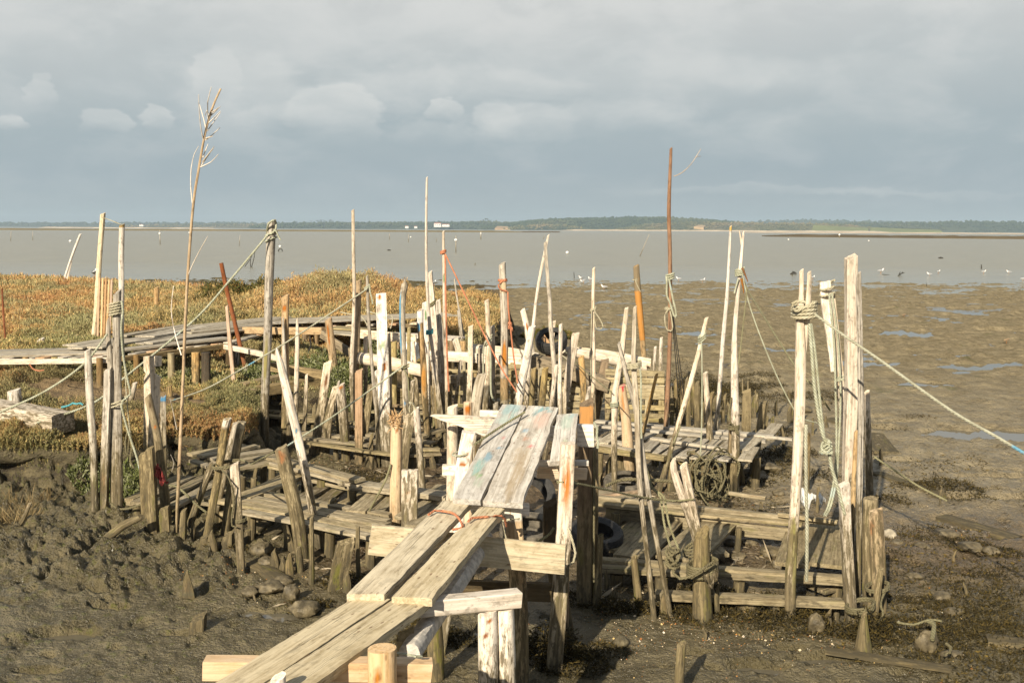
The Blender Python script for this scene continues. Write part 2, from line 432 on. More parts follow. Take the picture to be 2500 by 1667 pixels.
# ================================================================ sky, sun
SUN_EL, SUN_AZ = R(29), R(24)          # light travels towards azimuth +24 deg (behind the camera's left shoulder)
w = bpy.data.worlds.new('World'); scene.world = w; w.use_nodes = True
g = G(w.node_tree); g.N.clear()
out = g.n('ShaderNodeOutputWorld')
d = g.n('ShaderNodeTexCoord').outputs['Generated']
s3 = g.sep(d)
az = g.m('ARCTAN2', s3[0], s3[1]); el = g.m('ARCSINE', s3[2])
cv = g.n('ShaderNodeCombineXYZ'); g.put(cv.inputs[0], az); g.put(cv.inputs[1], g.m('MULTIPLY', el, 2.2)); AE = cv.outputs[0]
def skypx(px, py):
    v = ray(px, py).normalized(); return math.atan2(v.x, v.y), math.asin(v.z)
n_big = g.noise(AE, 3.2, 5, .55, .4)
n_mid = g.noise(AE, 9, 6, .6, .3)
sv = g.n('ShaderNodeCombineXYZ'); g.put(sv.inputs[0], g.m('MULTIPLY', az, .45)); g.put(sv.inputs[1], g.m('MULTIPLY', el, 3.4))
n_str = g.noise(sv.outputs[0], 8, 5, .55, .3)
ele = g.m('ADD', el, g.m('MULTIPLY', g.m('SUBTRACT', n_big, .5), .10))
rmp = g.n('ShaderNodeValToRGB'); g.put(rmp.inputs[0], g.lin(ele, -.02, .26))
E_ = rmp.color_ramp.elements
stops = [(0.0, (.385, .44, .455)), (.10, (.37, .43, .455)), (.26, (.355, .425, .462)), (.40, (.375, .445, .475)), (.60, (.49, .535, .545)), (.80, (.63, .645, .635)), (1.0, (.73, .73, .71))]
E_[0].position = 0; E_[0].color = c3(*stops[0][1]); E_[1].position = 1; E_[1].color = c3(*stops[-1][1])
for p_, c_ in stops[1:-1]:
    e = E_.new(p_); e.color = c3(*c_)
col = rmp.outputs[0]
# soft mottling and low streaks
col = g.mix(g.m('MULTIPLY', g.step(n_mid, .42, .68), g.lin(el, .02, .2, .12, .5)), col, c3(.70, .705, .69))
col = g.mix(g.m('MULTIPLY', g.step(n_mid, .52, .34), g.lin(el, .06, .22, .05, .42)), col, c3(.50, .525, .53))
col = g.mix(g.m('MULTIPLY', g.step(n_str, .50, .70), g.lin(el, .01, .09, .45, .0, )), col, c3(.455, .505, .515))
col = g.mix(g.m('MULTIPLY', g.step(n_str, .50, .30), g.lin(el, .01, .1, .35, .0)), col, c3(.315, .39, .43))
# cumulus heads: crisp lit tops, bases dissolving in the grey
wob = g.v('SUBTRACT', g.noisec(AE, 15, 9), (.5, .5, .5))
wob2 = g.v('SUBTRACT', g.noisec(AE, 50, 7), (.5, .5, .5))
AEw = g.v('ADD', g.v('ADD', AE, g.v('SCALE', wob, .062)), g.v('SCALE', wob2, .030))
AEs = g.v('ADD', g.v('ADD', AE, g.v('SCALE', wob, .016)), g.v('SCALE', wob2, .026))
ss_ = g.sep(AEs)
sw = g.sep(AEw)
PUFFS = [(590, 235, 150, 120, .72), (530, 190, 60, 70, .5), (815, 285, 130, 88, .8), (700, 290, 130, 45, .55), (255, 300, 62, 34, .52), (385, 290, 44, 34, .52), (100, 232, 34, 34, .4), (108, 200, 22, 22, .4),
         (25, 300, 34, 22, .6), (1085, 270, 44, 32, .65), (1285, 310, 130, 50, .7), (1210, 290, 60, 40, .5), (1120, 215, 300, 60, .55), (1500, 290, 190, 60, .45), (1700, 200, 340, 70, .35), (2080, 190, 300, 60, .3),
         (1850, 470, 300, 18, .35), (2200, 475, 280, 12, .3), (1050, 330, 120, 40, .3), (1800, 330, 200, 50, .2)]
for (px, py, rx, ry, am) in PUFFS:
    a0, e0 = skypx(px, py); ra = rx / F_PX; re = ry / F_PX * 2.2
    sq = ss_ if rx < 70 else sw
    dx = g.m('DIVIDE', g.m('SUBTRACT', sq[0], a0), ra); dy = g.m('DIVIDE', g.m('SUBTRACT', sq[1], e0 * 2.2), re)
    q = g.m('ADD', g.m('MULTIPLY', dx, dx), g.m('MULTIPLY', dy, dy))
    mk = g.m('MULTIPLY', g.step(q, 1.05, .68) if rx < 70 or am >= .75 else g.step(q, 1.15, .35), g.step(dy, -.85, .5)); mk = g.m('MULTIPLY', mk, g.lin(n_mid, .35, .6, .6, 1.1))
    col = g.mix(g.m('MULTIPLY', mk, am * (1 if rx < 70 else .8)), col, c3(.71, .72, .70))
# overhead and behind the camera: unseen sky, darkened on purpose to deepen shadows
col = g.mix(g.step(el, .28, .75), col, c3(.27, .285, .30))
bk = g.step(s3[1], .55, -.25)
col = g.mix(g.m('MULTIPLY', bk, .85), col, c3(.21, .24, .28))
col = g.mix(g.step(el, -.004, -.05), col, c3(.12, .10, .07))
sky = g.n('ShaderNodeTexSky', sky_type='NISHITA'); sky.sun_disc = False; sky.sun_elevation = SUN_EL; sky.sun_rotation = math.pi + SUN_AZ
b1 = g.n('ShaderNodeBackground'); g.put(b1.inputs[0], sky.outputs[0]); b1.inputs[1].default_value = .06
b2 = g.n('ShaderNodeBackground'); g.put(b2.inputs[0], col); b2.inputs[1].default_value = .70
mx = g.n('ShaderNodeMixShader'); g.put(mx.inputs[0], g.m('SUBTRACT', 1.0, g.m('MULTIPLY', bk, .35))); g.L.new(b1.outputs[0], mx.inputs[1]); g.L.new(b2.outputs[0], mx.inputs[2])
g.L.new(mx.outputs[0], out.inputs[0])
sl = bpy.data.lights.new('sun', 'SUN'); sl.energy = 5.0; sl.angle = R(.5); sl.color = (1.0, .875, .685)
so = bpy.data.objects.new('sun', sl); COL.objects.link(so)
so.rotation_euler = Vector((math.sin(SUN_AZ) * math.cos(SUN_EL), math.cos(SUN_AZ) * math.cos(SUN_EL), -math.sin(SUN_EL))).to_track_quat('-Z', 'Y').to_euler()
so.location = (-20, -30, 40)
vs = scene.view_settings; vs.view_transform = 'Standard'; vs.look = 'None'; vs.exposure = 0.55; vs.gamma = 1; vs.use_curve_mapping = False

# ================================================================ ground
def relief(x, y, m, sd):
    far = sstep(13, 24, y)
    mid = sstep(8.2, 10, y) * (1 - far)
    n1 = fbm(x * 1.1, y * 1.1, 31, 4); n2 = fbm(x * 3.3, y * 3.3, 41, 4, .55); n3 = fbm(x * 9, y * 9, 51, 3)
    n4 = fbm(x * 21, y * 21, 57, 2)
    pit = sstep(.34, .52, fbm(x * 5.5, y * 7.5, 59, 3))
    near = 1 - sstep(14, 20, y)
    d = .024 * n1 + .026 * n2 + .013 * n3 + .006 * n4 * near - .030 * pit * near * (1 - m) + .016 * np.abs(n3) * near
    d = d + (.02 * n2 + .02 * np.abs(n3)) * mid
    # lumpy eroded mud below the bank
    lm = sstep(.15, -.2, sd) * sstep(-1.7, -2.9, x + .18 * (y - 8)) * sstep(7.7, 8.7, y + .4 * n1) * sstep(12.6, 11, y)
    bil = 1 - np.abs(fbm(x * 2.3, y * 2.3, 61, 4, .6)) * 2.2
    b2 = np.clip(fbm(x * 4.4 + 3, y * 4.4, 67, 3, .6) * 1.5 + .25, 0, 1)
    b3 = np.clip(fbm(x * 9.5 + 3, y * 9.5, 68, 3, .6) * 1.5 + .3, 0, 1)
    b4 = np.clip(fbm(x * 15 + 3, y * 15, 71, 3, .6) * 1.6 + .2, 0, 1); hole = sstep(.22, .40, fbm(x * 6.2 + 1, y * 6.2, 73, 3))
    d = d + .72 * lm * (.10 * bil * np.clip(n1 * 2 + .55, 0, 1) + .07 * b2 + .07 * b3 + .045 * b4 - .12 * hole - .04)
    # steep bank face: ledges and hollows
    bank = sstep(.75, .1, np.abs(sd + .12)) * (y < 16)
    d = d + bank * (.14 * n2 + .11 * fbm(x * 6, y * 6, 77, 3) + .08 * (b2 - .3) + .04 * n3)
    # tops of the marsh
    d = d + m * (.09 * fbm(x * .7, y * .7, 81, 3) + .05 * n2)
    # long low ripples of the open flats
    fl = far * (1 - m)
    r1 = fbm(x * .35 + .2 * n1, y * .6, 91, 4, .6); r2 = fbm(x * 1.1, y * 1.5, 95, 4, .6)
    d = d * (1 - .45 * fl) + fl * (.045 * np.clip(r1 * 1.8, -.5, 1) + .028 * np.clip(r2 * 2.0, -.5, 1.2) + .030 * np.clip(fbm(x * 2.9, y * 3.2, 96, 3) * 2, -.5, 1.2) - .04 * sstep(.30, .5, fbm(x * 1.9 + 3, y * 1.9, 97, 3)) + .05 * sstep(.22, .6, vnoise(x * 4.6, y * 4.0, 98)) * sstep(-.1, .3, fbm(x * .9, y * .6, 94, 3)))
    # hollows that hold water
    pd = sstep(.33, .46, fbm(x * 1.1 + 7, y * 1.3 + 2, 99, 4)) * sstep(8.6, 7.6, y)
    d = d - .085 * pd
    pr = sstep(.42, .55, fbm(x * .45 + 5, y * 1.1, 103, 3)) * (1 - m) * sstep(9, 11, y) * sstep(2.2, 3.6, x)
    d = d - .07 * pr
    return d
PUDDLES = [(2400, 1062, .68, .36), (2440, 1170, .5, .10), (2430, 1224, .5, .09), (2133, 1050, .28, .14), (2210, 815, .7, .8), (2110, 888, .75, .35), (2360, 898, .55, .4), (1911, 854, .45, .5), (2060, 940, .4, .2), (2250, 940, .5, .25), (1700, 815, .5, .6), (1480, 803, .5, .6), (2330, 760, .8, 1.2), (180, 1560, .24, .11), (268, 1502, .16, .05), (240, 1470, .14, .05), (90, 1652, .2, .06), (1866, 1641, .22, .09), (2011, 1621, .26, .08), (1922, 1596, .14, .06), (2480, 1322, .3, .1), (2180, 1130, .3, .1), (430, 1560, .12, .04), (1690, 1610, .15, .05)]
PW_ = [(W(a, b_, -.05), c_ * (1.35 if b_ < 1300 else 1), d_ * (1.5 if b_ < 1300 else 1)) for a, b_, c_, d_ in PUDDLES]
def dig(x, y, h):
    n = .5 * fbm(x * 2.6, y * 3.2, 601, 4)
    for c, rx, ry in PW_:
        r = np.hypot((x - c.x) / rx, (y - c.y) / ry)
        k = sstep(1.15, .72, r + n); h = h * (1 - k) + (-.085) * k
    return h
az_ = np.radians(np.linspace(-48, 48, 1050))
ds_ = np.concatenate([np.geomspace(2.2, 62, 900), np.geomspace(64, 9000, 45)])
DD, AA = np.meshgrid(ds_, az_, indexing='ij')
X = DD * np.tan(AA * .98); Y = DD.copy()
def chunked(X, Y):
    h = np.empty(X.shape); mm = np.empty(X.shape); sdd = np.empty(X.shape)
    for i in range(0, X.shape[0], 120):
        a, b, c = ground(X[i:i + 120], Y[i:i + 120], True)
        h[i:i + 120] = dig(X[i:i + 120], Y[i:i + 120], a + relief(X[i:i + 120], Y[i:i + 120], b, c)); mm[i:i + 120] = b; sdd[i:i + 120] = c
    return h, mm, sdd
Z, MM, SD = chunked(X, Y)
Z = np.where(Y > 62, np.minimum(Z, -.25), Z)
def gridmesh(name, X, Y, Z, mat, attrs={}):
    nr, nc = X.shape
    me = bpy.data.meshes.new(name)
    co = np.stack([X, Y, Z], -1).reshape(-1, 3).astype(np.float32)
    i = np.arange(nr * nc).reshape(nr, nc)
    q = np.stack([i[:-1, :-1], i[:-1, 1:], i[1:, 1:], i[1:, :-1]], -1).reshape(-1, 4).astype(np.int32)
    me.vertices.add(len(co)); me.vertices.foreach_set('co', co.ravel())
    me.loops.add(q.size); me.loops.foreach_set('vertex_index', q.ravel())
    me.polygons.add(len(q)); me.polygons.foreach_set('loop_start', np.arange(0, q.size, 4, dtype=np.int32))
    me.polygons.foreach_set('use_smooth', np.ones(len(q), bool))
    for k, a in attrs.items():
        at = me.attributes.new(k, 'FLOAT', 'POINT'); at.data.foreach_set('value', a.astype(np.float32).ravel())
    me.update(); me.validate()
    me.materials.append(mat)
    o = bpy.data.objects.new(name, me); COL.objects.link(o); return o
mt, g, b = newmat('tidal_mud')
p = g.pos(); s = g.sep(p)
na = g.noise(p, .55, 5, .6); nb = g.noise(p, 3.2, 6, .65); nc_ = g.noise(p, 14, 5, .65); nd = g.noise(p, 45, 4, .6)
flat = g.v('MULTIPLY', p, (1.1, .8, 1)); nf = g.noise(flat, 2.6, 8, .74)
cA = g.mix(g.step(nb, .35, .65), c3(.092, .077, .039), c3(.172, .143, .078))       # olive grey mud
cB = g.mix(g.step(nb, .35, .65), c3(.092, .064, .034), c3(.178, .130, .072))       # red-brown mud among the posts
cC = g.mix(g.step(nf, .34, .66), c3(.205, .168, .100), c3(.345, .288, .182))       # pale flats
midf = g.m('MULTIPLY', g.step(s[1], 7.6, 9.5), g.step(s[0], -2.6, -1.2))
midf = g.m('MULTIPLY', midf, g.step(na, .25, .5))
c = g.mix(midf, cA, cB)
c = g.mix(g.m('MULTIPLY', g.step(g.m('ADD', s[1], g.m('MULTIPLY', g.m('SUBTRACT', na, .5), 3)), 8.8, 12.5), g.step(s[0], .9, 2.6)), c, cC)
c = g.mix(g.m('MULTIPLY', g.step(s[1], 12.5, 18), g.step(s[0], -1.5, .5)), c, cC)
soil = g.mix(g.step(nb, .4, .6), c3(.17, .12, .065), c3(.28, .20, .105))
mm_ = g.attr('marsh', 'Fac')
c = g.mix(g.step(mm_, .93, 1.0), c, soil)
# bank face: darker layers, with the shade of its hollows painted in
bf = g.m('MULTIPLY', g.step(mm_, .02, .25), g.step(mm_, .99, .8))
c = g.mix(g.m('MULTIPLY', bf, g.step(g.noise(g.v('MULTIPLY', p, (1, 1, 3)), 4, 6, .75), .40, .58)), c, c3(.04, .03, .018))
# green algae film on the lumps
al = g.m('MULTIPLY', g.step(nc_, .54, .68), g.m('MULTIPLY', g.step(s[0], -1.4, -2.6), g.step(s[1], 15, 12)))
c = g.mix(g.m('MULTIPLY', al, .7), c, c3(.115, .12, .022))
alf = g.m('MULTIPLY', g.step(g.noise(flat, .8, 4, .6), .60, .72), g.step(s[1], 14, 20))
c = g.mix(g.m('MULTIPLY', alf, .5), c, c3(.085, .10, .03))
# crumbs of shell and grit
c = g.mix(g.m('MULTIPLY', g.step(nd, .66, .72), .35), c, c3(.42, .34, .22))
c = g.mix(g.m('MULTIPLY', g.step(nd, .36, .28), .5), c, c3(.045, .036, .022))
g.put(b.inputs['Base Color'], c)
wet = g.step(nf, .40, .60)
g.put(b.inputs['Roughness'], g.m('ADD', g.lin(nb, .3, .7, .18, .45), g.m('ADD', g.m('MULTIPLY', mm_, .3), g.lin(s[1], 10, 24, 0, .5))))
g.put(b.inputs['Specular IOR Level'], g.lin(s[1], 10, 24, .5, .04))
hh = g.m('ADD', g.m('MULTIPLY', nb, .5), g.m('ADD', g.m('MULTIPLY', nc_, .5), g.m('MULTIPLY', nd, .22)))
g.put(b.inputs['Normal'], g.bump(hh, 1.0, .14))
gr = gridmesh('ground', X, Y, Z, mt, {'marsh': MM}); tag(gr, 'olive brown tidal mud rising to a marshy bank', kind='structure')
def gfull(x, y):
    x = np.atleast_1d(np.asarray(x, float)); y = np.atleast_1d(np.asarray(y, float))
    a, b_, c_ = ground(x, y, True); return dig(x, y, a + relief(x, y, b_, c_))

# turf lip hanging over the undercut bank
def lip_path():
    out = []; k = 0
    for i in range(1, 10):
        a = Vector((*MARSH[i], 0)); b_ = Vector((*MARSH[i + 1], 0)); n_ = max(2, int((b_ - a).length / .06))
        for j in range(n_): out.append(a + (b_ - a) * (j / n_))
    for _ in range(4):
        out = [out[0]] + [(out[i - 1] + out[i] * 2 + out[i + 1]) / 4 for i in range(1, len(out) - 1)] + [out[-1]]
    res = []
    for i in range(1, len(out) - 1):
        t = (out[i + 1] - out[i - 1]).normalized(); nn = Vector((t.y, -t.x, 0)); q = out[i]
        off = .10 + .16 * float(fbm(np.array([q.x * 1.9]), np.array([q.y * 1.9]), 611, 4)[0])
        qi = q - nn * .45; zi = float(ground(np.array([qi.x]), np.array([qi.y]))[0])
        dz = .02 + .03 * float(vnoise(np.array([q.x * 5]), np.array([q.y * 5]), 613)[0])
        res.append((q, nn, off, zi + dz, .12 + .10 * abs(float(vnoise(np.array([q.x * 3]), np.array([q.y * 3]), 617)[0]))))
    return res
LIP = lip_path()
Xr = []; Yr = []; Zr = []
for q, nn, off, z, th in LIP:
    prof = [(-.55, z - .03), (-.3, z + .01), (-.1, z + .015), (off * .6, z - .01), (off, z - .04), (off + .02, z - th * .6), (off - .03, z - th), (off * .5 - .08, z - th * 1.15), (-.3, z - th * 1.3)]
    Xr.append([q.x + nn.x * a for a, _ in prof]); Yr.append([q.y + nn.y * a for a, _ in prof]); Zr.append([zz for _, zz in prof])
Xr, Yr, Zr = np.array(Xr), np.array(Yr), np.array(Zr)
jit = .03 * fbm(Xr * 7, Yr * 7 + Zr * 9, 619, 3); Yr = Yr + jit
lp = gridmesh('turf_bank', Xr, Yr, Zr, mt, {'marsh': np.full(Xr.shape, .9)}); tag(lp, 'undercut turf edge of the salt marsh', kind='structure')
# ================================================================ water
mt, g, b = newmat('turbid_water')
p = g.pos()
w1 = g.noise(g.v('MULTIPLY', p, (.55, 1.3, 1)), 1.3, 5, .6); w2 = g.noise(g.v('MULTIPLY', p, (1, 2.2, 1)), .22, 4, .6)
g.put(b.inputs['Base Color'], g.mix(g.step(g.sep(p)[1], 38, 54), c3(.125, .112, .080), g.mix(g.step(w2, .35, .65), c3(.22, .198, .118), c3(.262, .236, .142))))
dist = g.sep(p)[1]
g.put(b.inputs['Roughness'], g.lin(dist, 30, 90, .03, .26))
g.put(b.inputs['Normal'], g.bump(g.m('ADD', w1, g.m('MULTIPLY', w2, 1.4)), g.lin(dist, 32, 70, .01, .42), .22))
me = bpy.data.meshes.new('water'); me.from_pydata([(-9000, 3, -.052), (9000, 3, -.052), (9000, 9000, -.052), (-9000, 9000, -.052)], [], [(0, 1, 2, 3)])
me.materials.append(mt); o = bpy.data.objects.new('water', me); COL.objects.link(o); tag(o, 'grey green lagoon water behind the mud flats', kind='structure')

# ================================================================ far shore
def ridge_mesh(name, pts, d, depth, mat, z0=-.3, n=240, jag=1.0, seed=1):
    """a hill range standing at distance d whose skyline passes through the photo points"""
    xs = [q[0] for q in pts]; ys = [q[1] for q in pts]
    u = np.linspace(xs[0], xs[-1], n); yy = np.interp(u, xs, ys)
    rows = []
    prof = [(0, 0), (.12, .35), (.35, .75), (.65, 1.0), (1.0, .6), (1.3, 0)]
    Xr = []; Yr = []; Zr = []
    for (t, k) in prof:
        dd = d + depth * t
        x = []; z = []
        for a, c in zip(u, yy):
            top = P(a, c, d + depth * .65); x.append(top.x / (d + depth * .65) * dd); z.append(z0 + max(.5, top.z - z0) * k)
        x = np.array(x); z = np.array(z) + (0 if k == 0 else 1) * jag * fbm(x / d * 40, x * 0 + t * 9, seed, 4)
        Xr.append(x); Yr.append(np.full(n, dd)); Zr.append(z)
    return gridmesh(name, np.array(Xr), np.array(Yr), np.array(Zr), mat)
def hill_mat(name, a, b_, c_, sc=.02):
    mt, g, b = newmat(name); p = g.pos()
    n = g.noise(g.v('MULTIPLY', p, (1, .4, 2.5)), sc, 5, .65); n2 = g.noise(p, sc * .22, 3)
    k = g.mix(g.step(n, .38, .62), c3(*a), c3(*b_)); k = g.mix(g.step(n2, .52, .66), k, c3(*c_))
    g.put(b.inputs['Base Color'], k); b.inputs['Roughness'].default_value = .95; b.inputs['Specular IOR Level'].default_value = .05
    return mt
HM1 = hill_mat('distant_woods', (.040, .060, .036), (.070, .088, .045), (.085, .098, .05))
HM2 = hill_mat('scrub_hillside', (.075, .085, .04), (.14, .13, .055), (.20, .16, .085))
HM3 = hill_mat('pine_hill', (.032, .050, .025), (.06, .078, .034), (.08, .09, .04))
HILLS = []
back = [(-900, 547), (0, 546.5), (180, 545.5), (300, 545), (420, 546), (540, 545), (640, 546), (760, 546), (1000, 546), (1200, 547), (1500, 549), (1740, 548), (1840, 542), (1900, 539.5), (1960, 537), (2030, 539), (2100, 541), (2300, 545), (2500, 547), (3400, 548)]
ob = ridge_mesh('hills', back, 4600, 900, HM1, jag=2.0, seed=11); tag(ob, 'lowest blue green hill range along the horizon', kind='structure'); HILLS.append(ob)
leftr = [(300, 553), (420, 549), (560, 548), (700, 549), (800, 552)]
ob = ridge_mesh('hills', leftr, 3900, 500, HM2, jag=1.2, seed=12); tag(ob, 'pale scrubby rise across the lagoon', kind='structure')
cl = [(610, 555), (680, 549), (760, 546), (880, 545.5), (1000, 545), (1080, 545), (1150, 543.5), (1190, 543), (1240, 545), (1290, 547), (1330, 553)]
ob = ridge_mesh('hills', cl, 3300, 500, HM1, jag=1.4, seed=13); tag(ob, 'wooded low shore with white houses', kind='structure'); HILLS.append(ob)
ch = [(1180, 556), (1250, 546), (1310, 539), (1360, 536), (1450, 534), (1550, 532), (1620, 532.5), (1700, 536), (1760, 541), (1830, 547), (1900, 554)]
ob = ridge_mesh('hills', ch, 3000, 520, HM3, jag=1.6, seed=14); tag(ob, 'dark pine hill in the middle of the far shore', kind='structure'); HILLS.append(ob)
sc_ = [(1500, 562), (1580, 549), (1660, 544), (1740, 543.5), (1850, 546), (1990, 547), (2080, 552), (2160, 562)]
ob = ridge_mesh('hills', sc_, 2700, 260, HM2, jag=1.2, seed=15); tag(ob, 'sunlit scrub slope below the pine hill', kind='structure')
rh = [(1900, 560), (2010, 548), (2100, 545), (2260, 544.5), (2330, 542.5), (2400, 542), (2500, 544), (2900, 545), (3400, 546)]
ob = ridge_mesh('hills', rh, 3100, 500, HM1, jag=1.6, seed=16); tag(ob, 'long wooded hill behind the green fields', kind='structure'); HILLS.append(ob)
# canopies of the far-off woods (one mass: nobody could count them)
def canopy(name, specs, mat, seed):
    rs = np.random.RandomState(seed); V = []; Fq = []
    base = np.array([(1, 0, 0), (0, 1, 0), (-1, 0, 0), (0, -1, 0), (0, 0, 1), (.7, .7, .6), (-.7, .7, .6), (-.7, -.7, .6), (.7, -.7, .6)])
    fac = [(0, 8, 5), (0, 5, 1), (1, 5, 6), (1, 6, 2), (2, 6, 7), (2, 7, 3), (3, 7, 8), (3, 8, 0), (4, 5, 8), (4, 6, 5), (4, 7, 6), (4, 8, 7)]
    for (pts, d, depth, cnt, r0, r1) in specs:
        xs = [q[0] for q in pts]; ys = [q[1] for q in pts]
        for i in range(cnt):
            u = rs.uniform(xs[0], xs[-1]); t = rs.uniform(.0, .85) ** .8
            k = np.interp(t, [0, .12, .35, .65, 1], [0, .35, .75, 1, .6]); yy = np.interp(u, xs, ys)
            top = P(u, yy, d + depth * .65); dd = d + depth * t
            x = top.x / (d + depth * .65) * dd; z = -.3 + max(.5, top.z + .3) * k
            r = rs.uniform(r0, r1); o = len(V)
            j = 1 + rs.uniform(-.3, .3, (9, 3))
            for q in base * j * (r, r, r * rs.uniform(.7, 1.3)): V.append((x + q[0], dd + q[1], z + q[2] + r * .2))
            Fq += [(a + o, b_ + o, c_ + o) for a, b_, c_ in fac]
    me = bpy.data.meshes.new(name); me.from_pydata(V, [], Fq); me.materials.append(mat); me.update()
    ob = bpy.data.objects.new(name, me); COL.objects.link(ob); return ob
fw = canopy('far_woods', [(back, 4600, 900, 2600, 4, 9), (cl, 3300, 500, 1500, 3, 6.5), (ch, 3000, 520, 2300, 3, 6), (rh, 3100, 500, 1900, 3, 6)], HM3, 3)
tag(fw, 'blue green woods covering the far shore', 'woods', kind='stuff')
fs = canopy('far_scrub', [(sc_, 2700, 260, 1300, 2, 4.5), (leftr, 3900, 500, 500, 3, 6), ([(1230, 560), (1290, 551), (1360, 550), (1420, 556)], 2850, 120, 160, 2.5, 5)], HM2, 4)
tag(fs, 'lighter green scrub on the far slopes', 'scrub', kind='stuff')
# strips: fields, beaches, sand bars
def strip(name, x0, x1, ya, yb, d, h, mat, label, kind='structure', cat=None, n=120, seed=0, taper=True, depth=None, grp=None):
    """a low bank whose near edge runs from photo point (x0, ya) to (x1, yb)"""
    u = np.linspace(x0, x1, n); rs = seed
    dep = depth or (d or 0) * .35
    prof = [(0, 0.0), (.06, .7), (.3, 1.0), (.8, 1.0), (1.0, 0.0)]
    Xr = []; Yr = []; Zr = []
    for t, k in prof:
        xx = []; yv = []
        for a in u:
            yy = ya + (yb - ya) * (a - x0) / (x1 - x0)
            v = ray(a, yy); dd0 = min(9000, (-.06 - CAM_H) / (v.z / v.y)) if d is None else d
            dd = dd0 + (dep if d else dd0 * .3) * t; xx.append(v.x / v.y * dd); yv.append(dd)
        xx = np.array(xx); yv = np.array(yv) * (1 + .012 * fbm(u / 40, u * 0, 300 + seed, 3))
        ends = np.clip(np.minimum(u - x0, x1 - u) / (.06 * (x1 - x0)), 0, 1) if taper else 1
        Xr.append(xx); Yr.append(yv); Zr.append(-.3 + (h + .3) * k * ends * (1 + .35 * fbm(u / 25, u * 0 + t * 3, 310 + seed, 4) * (k > 0)))
    ob = gridmesh(name, np.array(Xr), np.array(Yr), np.array(Zr), mat); tag(ob, label, cat, grp, kind); return ob
SB1 = hill_mat('sandbar_mud', (.085, .062, .034), (.15, .108, .05), (.20, .15, .07), .05)
SB2 = hill_mat('sandbar_grass', (.20, .155, .07), (.26, .20, .09), (.17, .15, .07), .03)
BCH = hill_mat('pale_beach', (.50, .41, .29), (.60, .50, .37), (.45, .36, .25), .03)
FLD = hill_mat('yellow_green_field', (.17, .19, .06), (.22, .235, .075), (.13, .15, .055), .02)
SCAR = hill_mat('bare_earth', (.42, .29, .16), (.52, .38, .22), (.33, .22, .12), .05)
strip('sandbar', -900, 1330, 557.5, 568.0, None, 1.0, SB2, 'long low grassy sandbar in the lagoon', seed=1)
strip('sandbar', 1840, 3300, 578, 592, None, .75, SB1, 'dark brown sandbar under the green fields', seed=2)
strip('sandbar', 1270, 1370, 567.5, 568.0, None, .5, SB1, 'small dark islet at the end of the long sandbar', seed=3)
strip('beach', 1355, 2180, 561.8, 566.5, 2350, 2.6, BCH, 'pale beach below the pine hill', seed=4, depth=60)
strip('beach', 1760, 3300, 568, 575.5, 1250, 1.1, BCH, 'sandy shore behind the brown sandbar', seed=5, depth=90)
strip('beach', 90, 540, 553.5, 555.5, 2300, 2.0, BCH, 'thin white spit beyond the long sandbar', seed=6, depth=60)
def slab_px(name, pts, d0, d1, mat, label, cat=None, kind='structure', th=6):
    """sloping patch on a far hillside: photo points (near edge then far edge)"""
    n = len(pts) // 2; V = [P(*q, d0) for q in pts[:n]] + [P(*q, d1) for q in pts[n:]]
    V += [v - Vector((0, 0, th)) for v in V]; N2 = 2 * n
    F_ = [tuple(range(N2))] + [(i, (i + 1) % N2, (i + 1) % N2 + N2, i + N2) for i in range(N2)]
    me = bpy.data.meshes.new(name); me.from_pydata(V, [], F_); me.materials.append(mat); me.update()
    ob = bpy.data.objects.new(name, me); COL.objects.link(ob); return tag(ob, label, cat, None, kind)
slab_px('field', [(1982, 563), (2050, 563.5), (2120, 563), (2120, 556), (2050, 553), (1986, 549)], 2640, 2760, FLD, 'bright yellow green field on the far slope')
slab_px('field', [(2124, 564), (2220, 566), (2300, 565), (2294, 561), (2220, 557), (2126, 555)], 2640, 2760, FLD, 'narrow yellow green field beside a gap')
slab_px('bare_slope', [(1694, 553), (1718, 556), (1722, 551), (1706, 549)], 2640, 2700, SCAR, 'orange bare earth scar in the scrub')
slab_px('bare_slope', [(1208, 557), (1246, 558), (1240, 553), (1214, 552)], 2900, 2960, SCAR, 'orange bare earth patch near the shore trees')
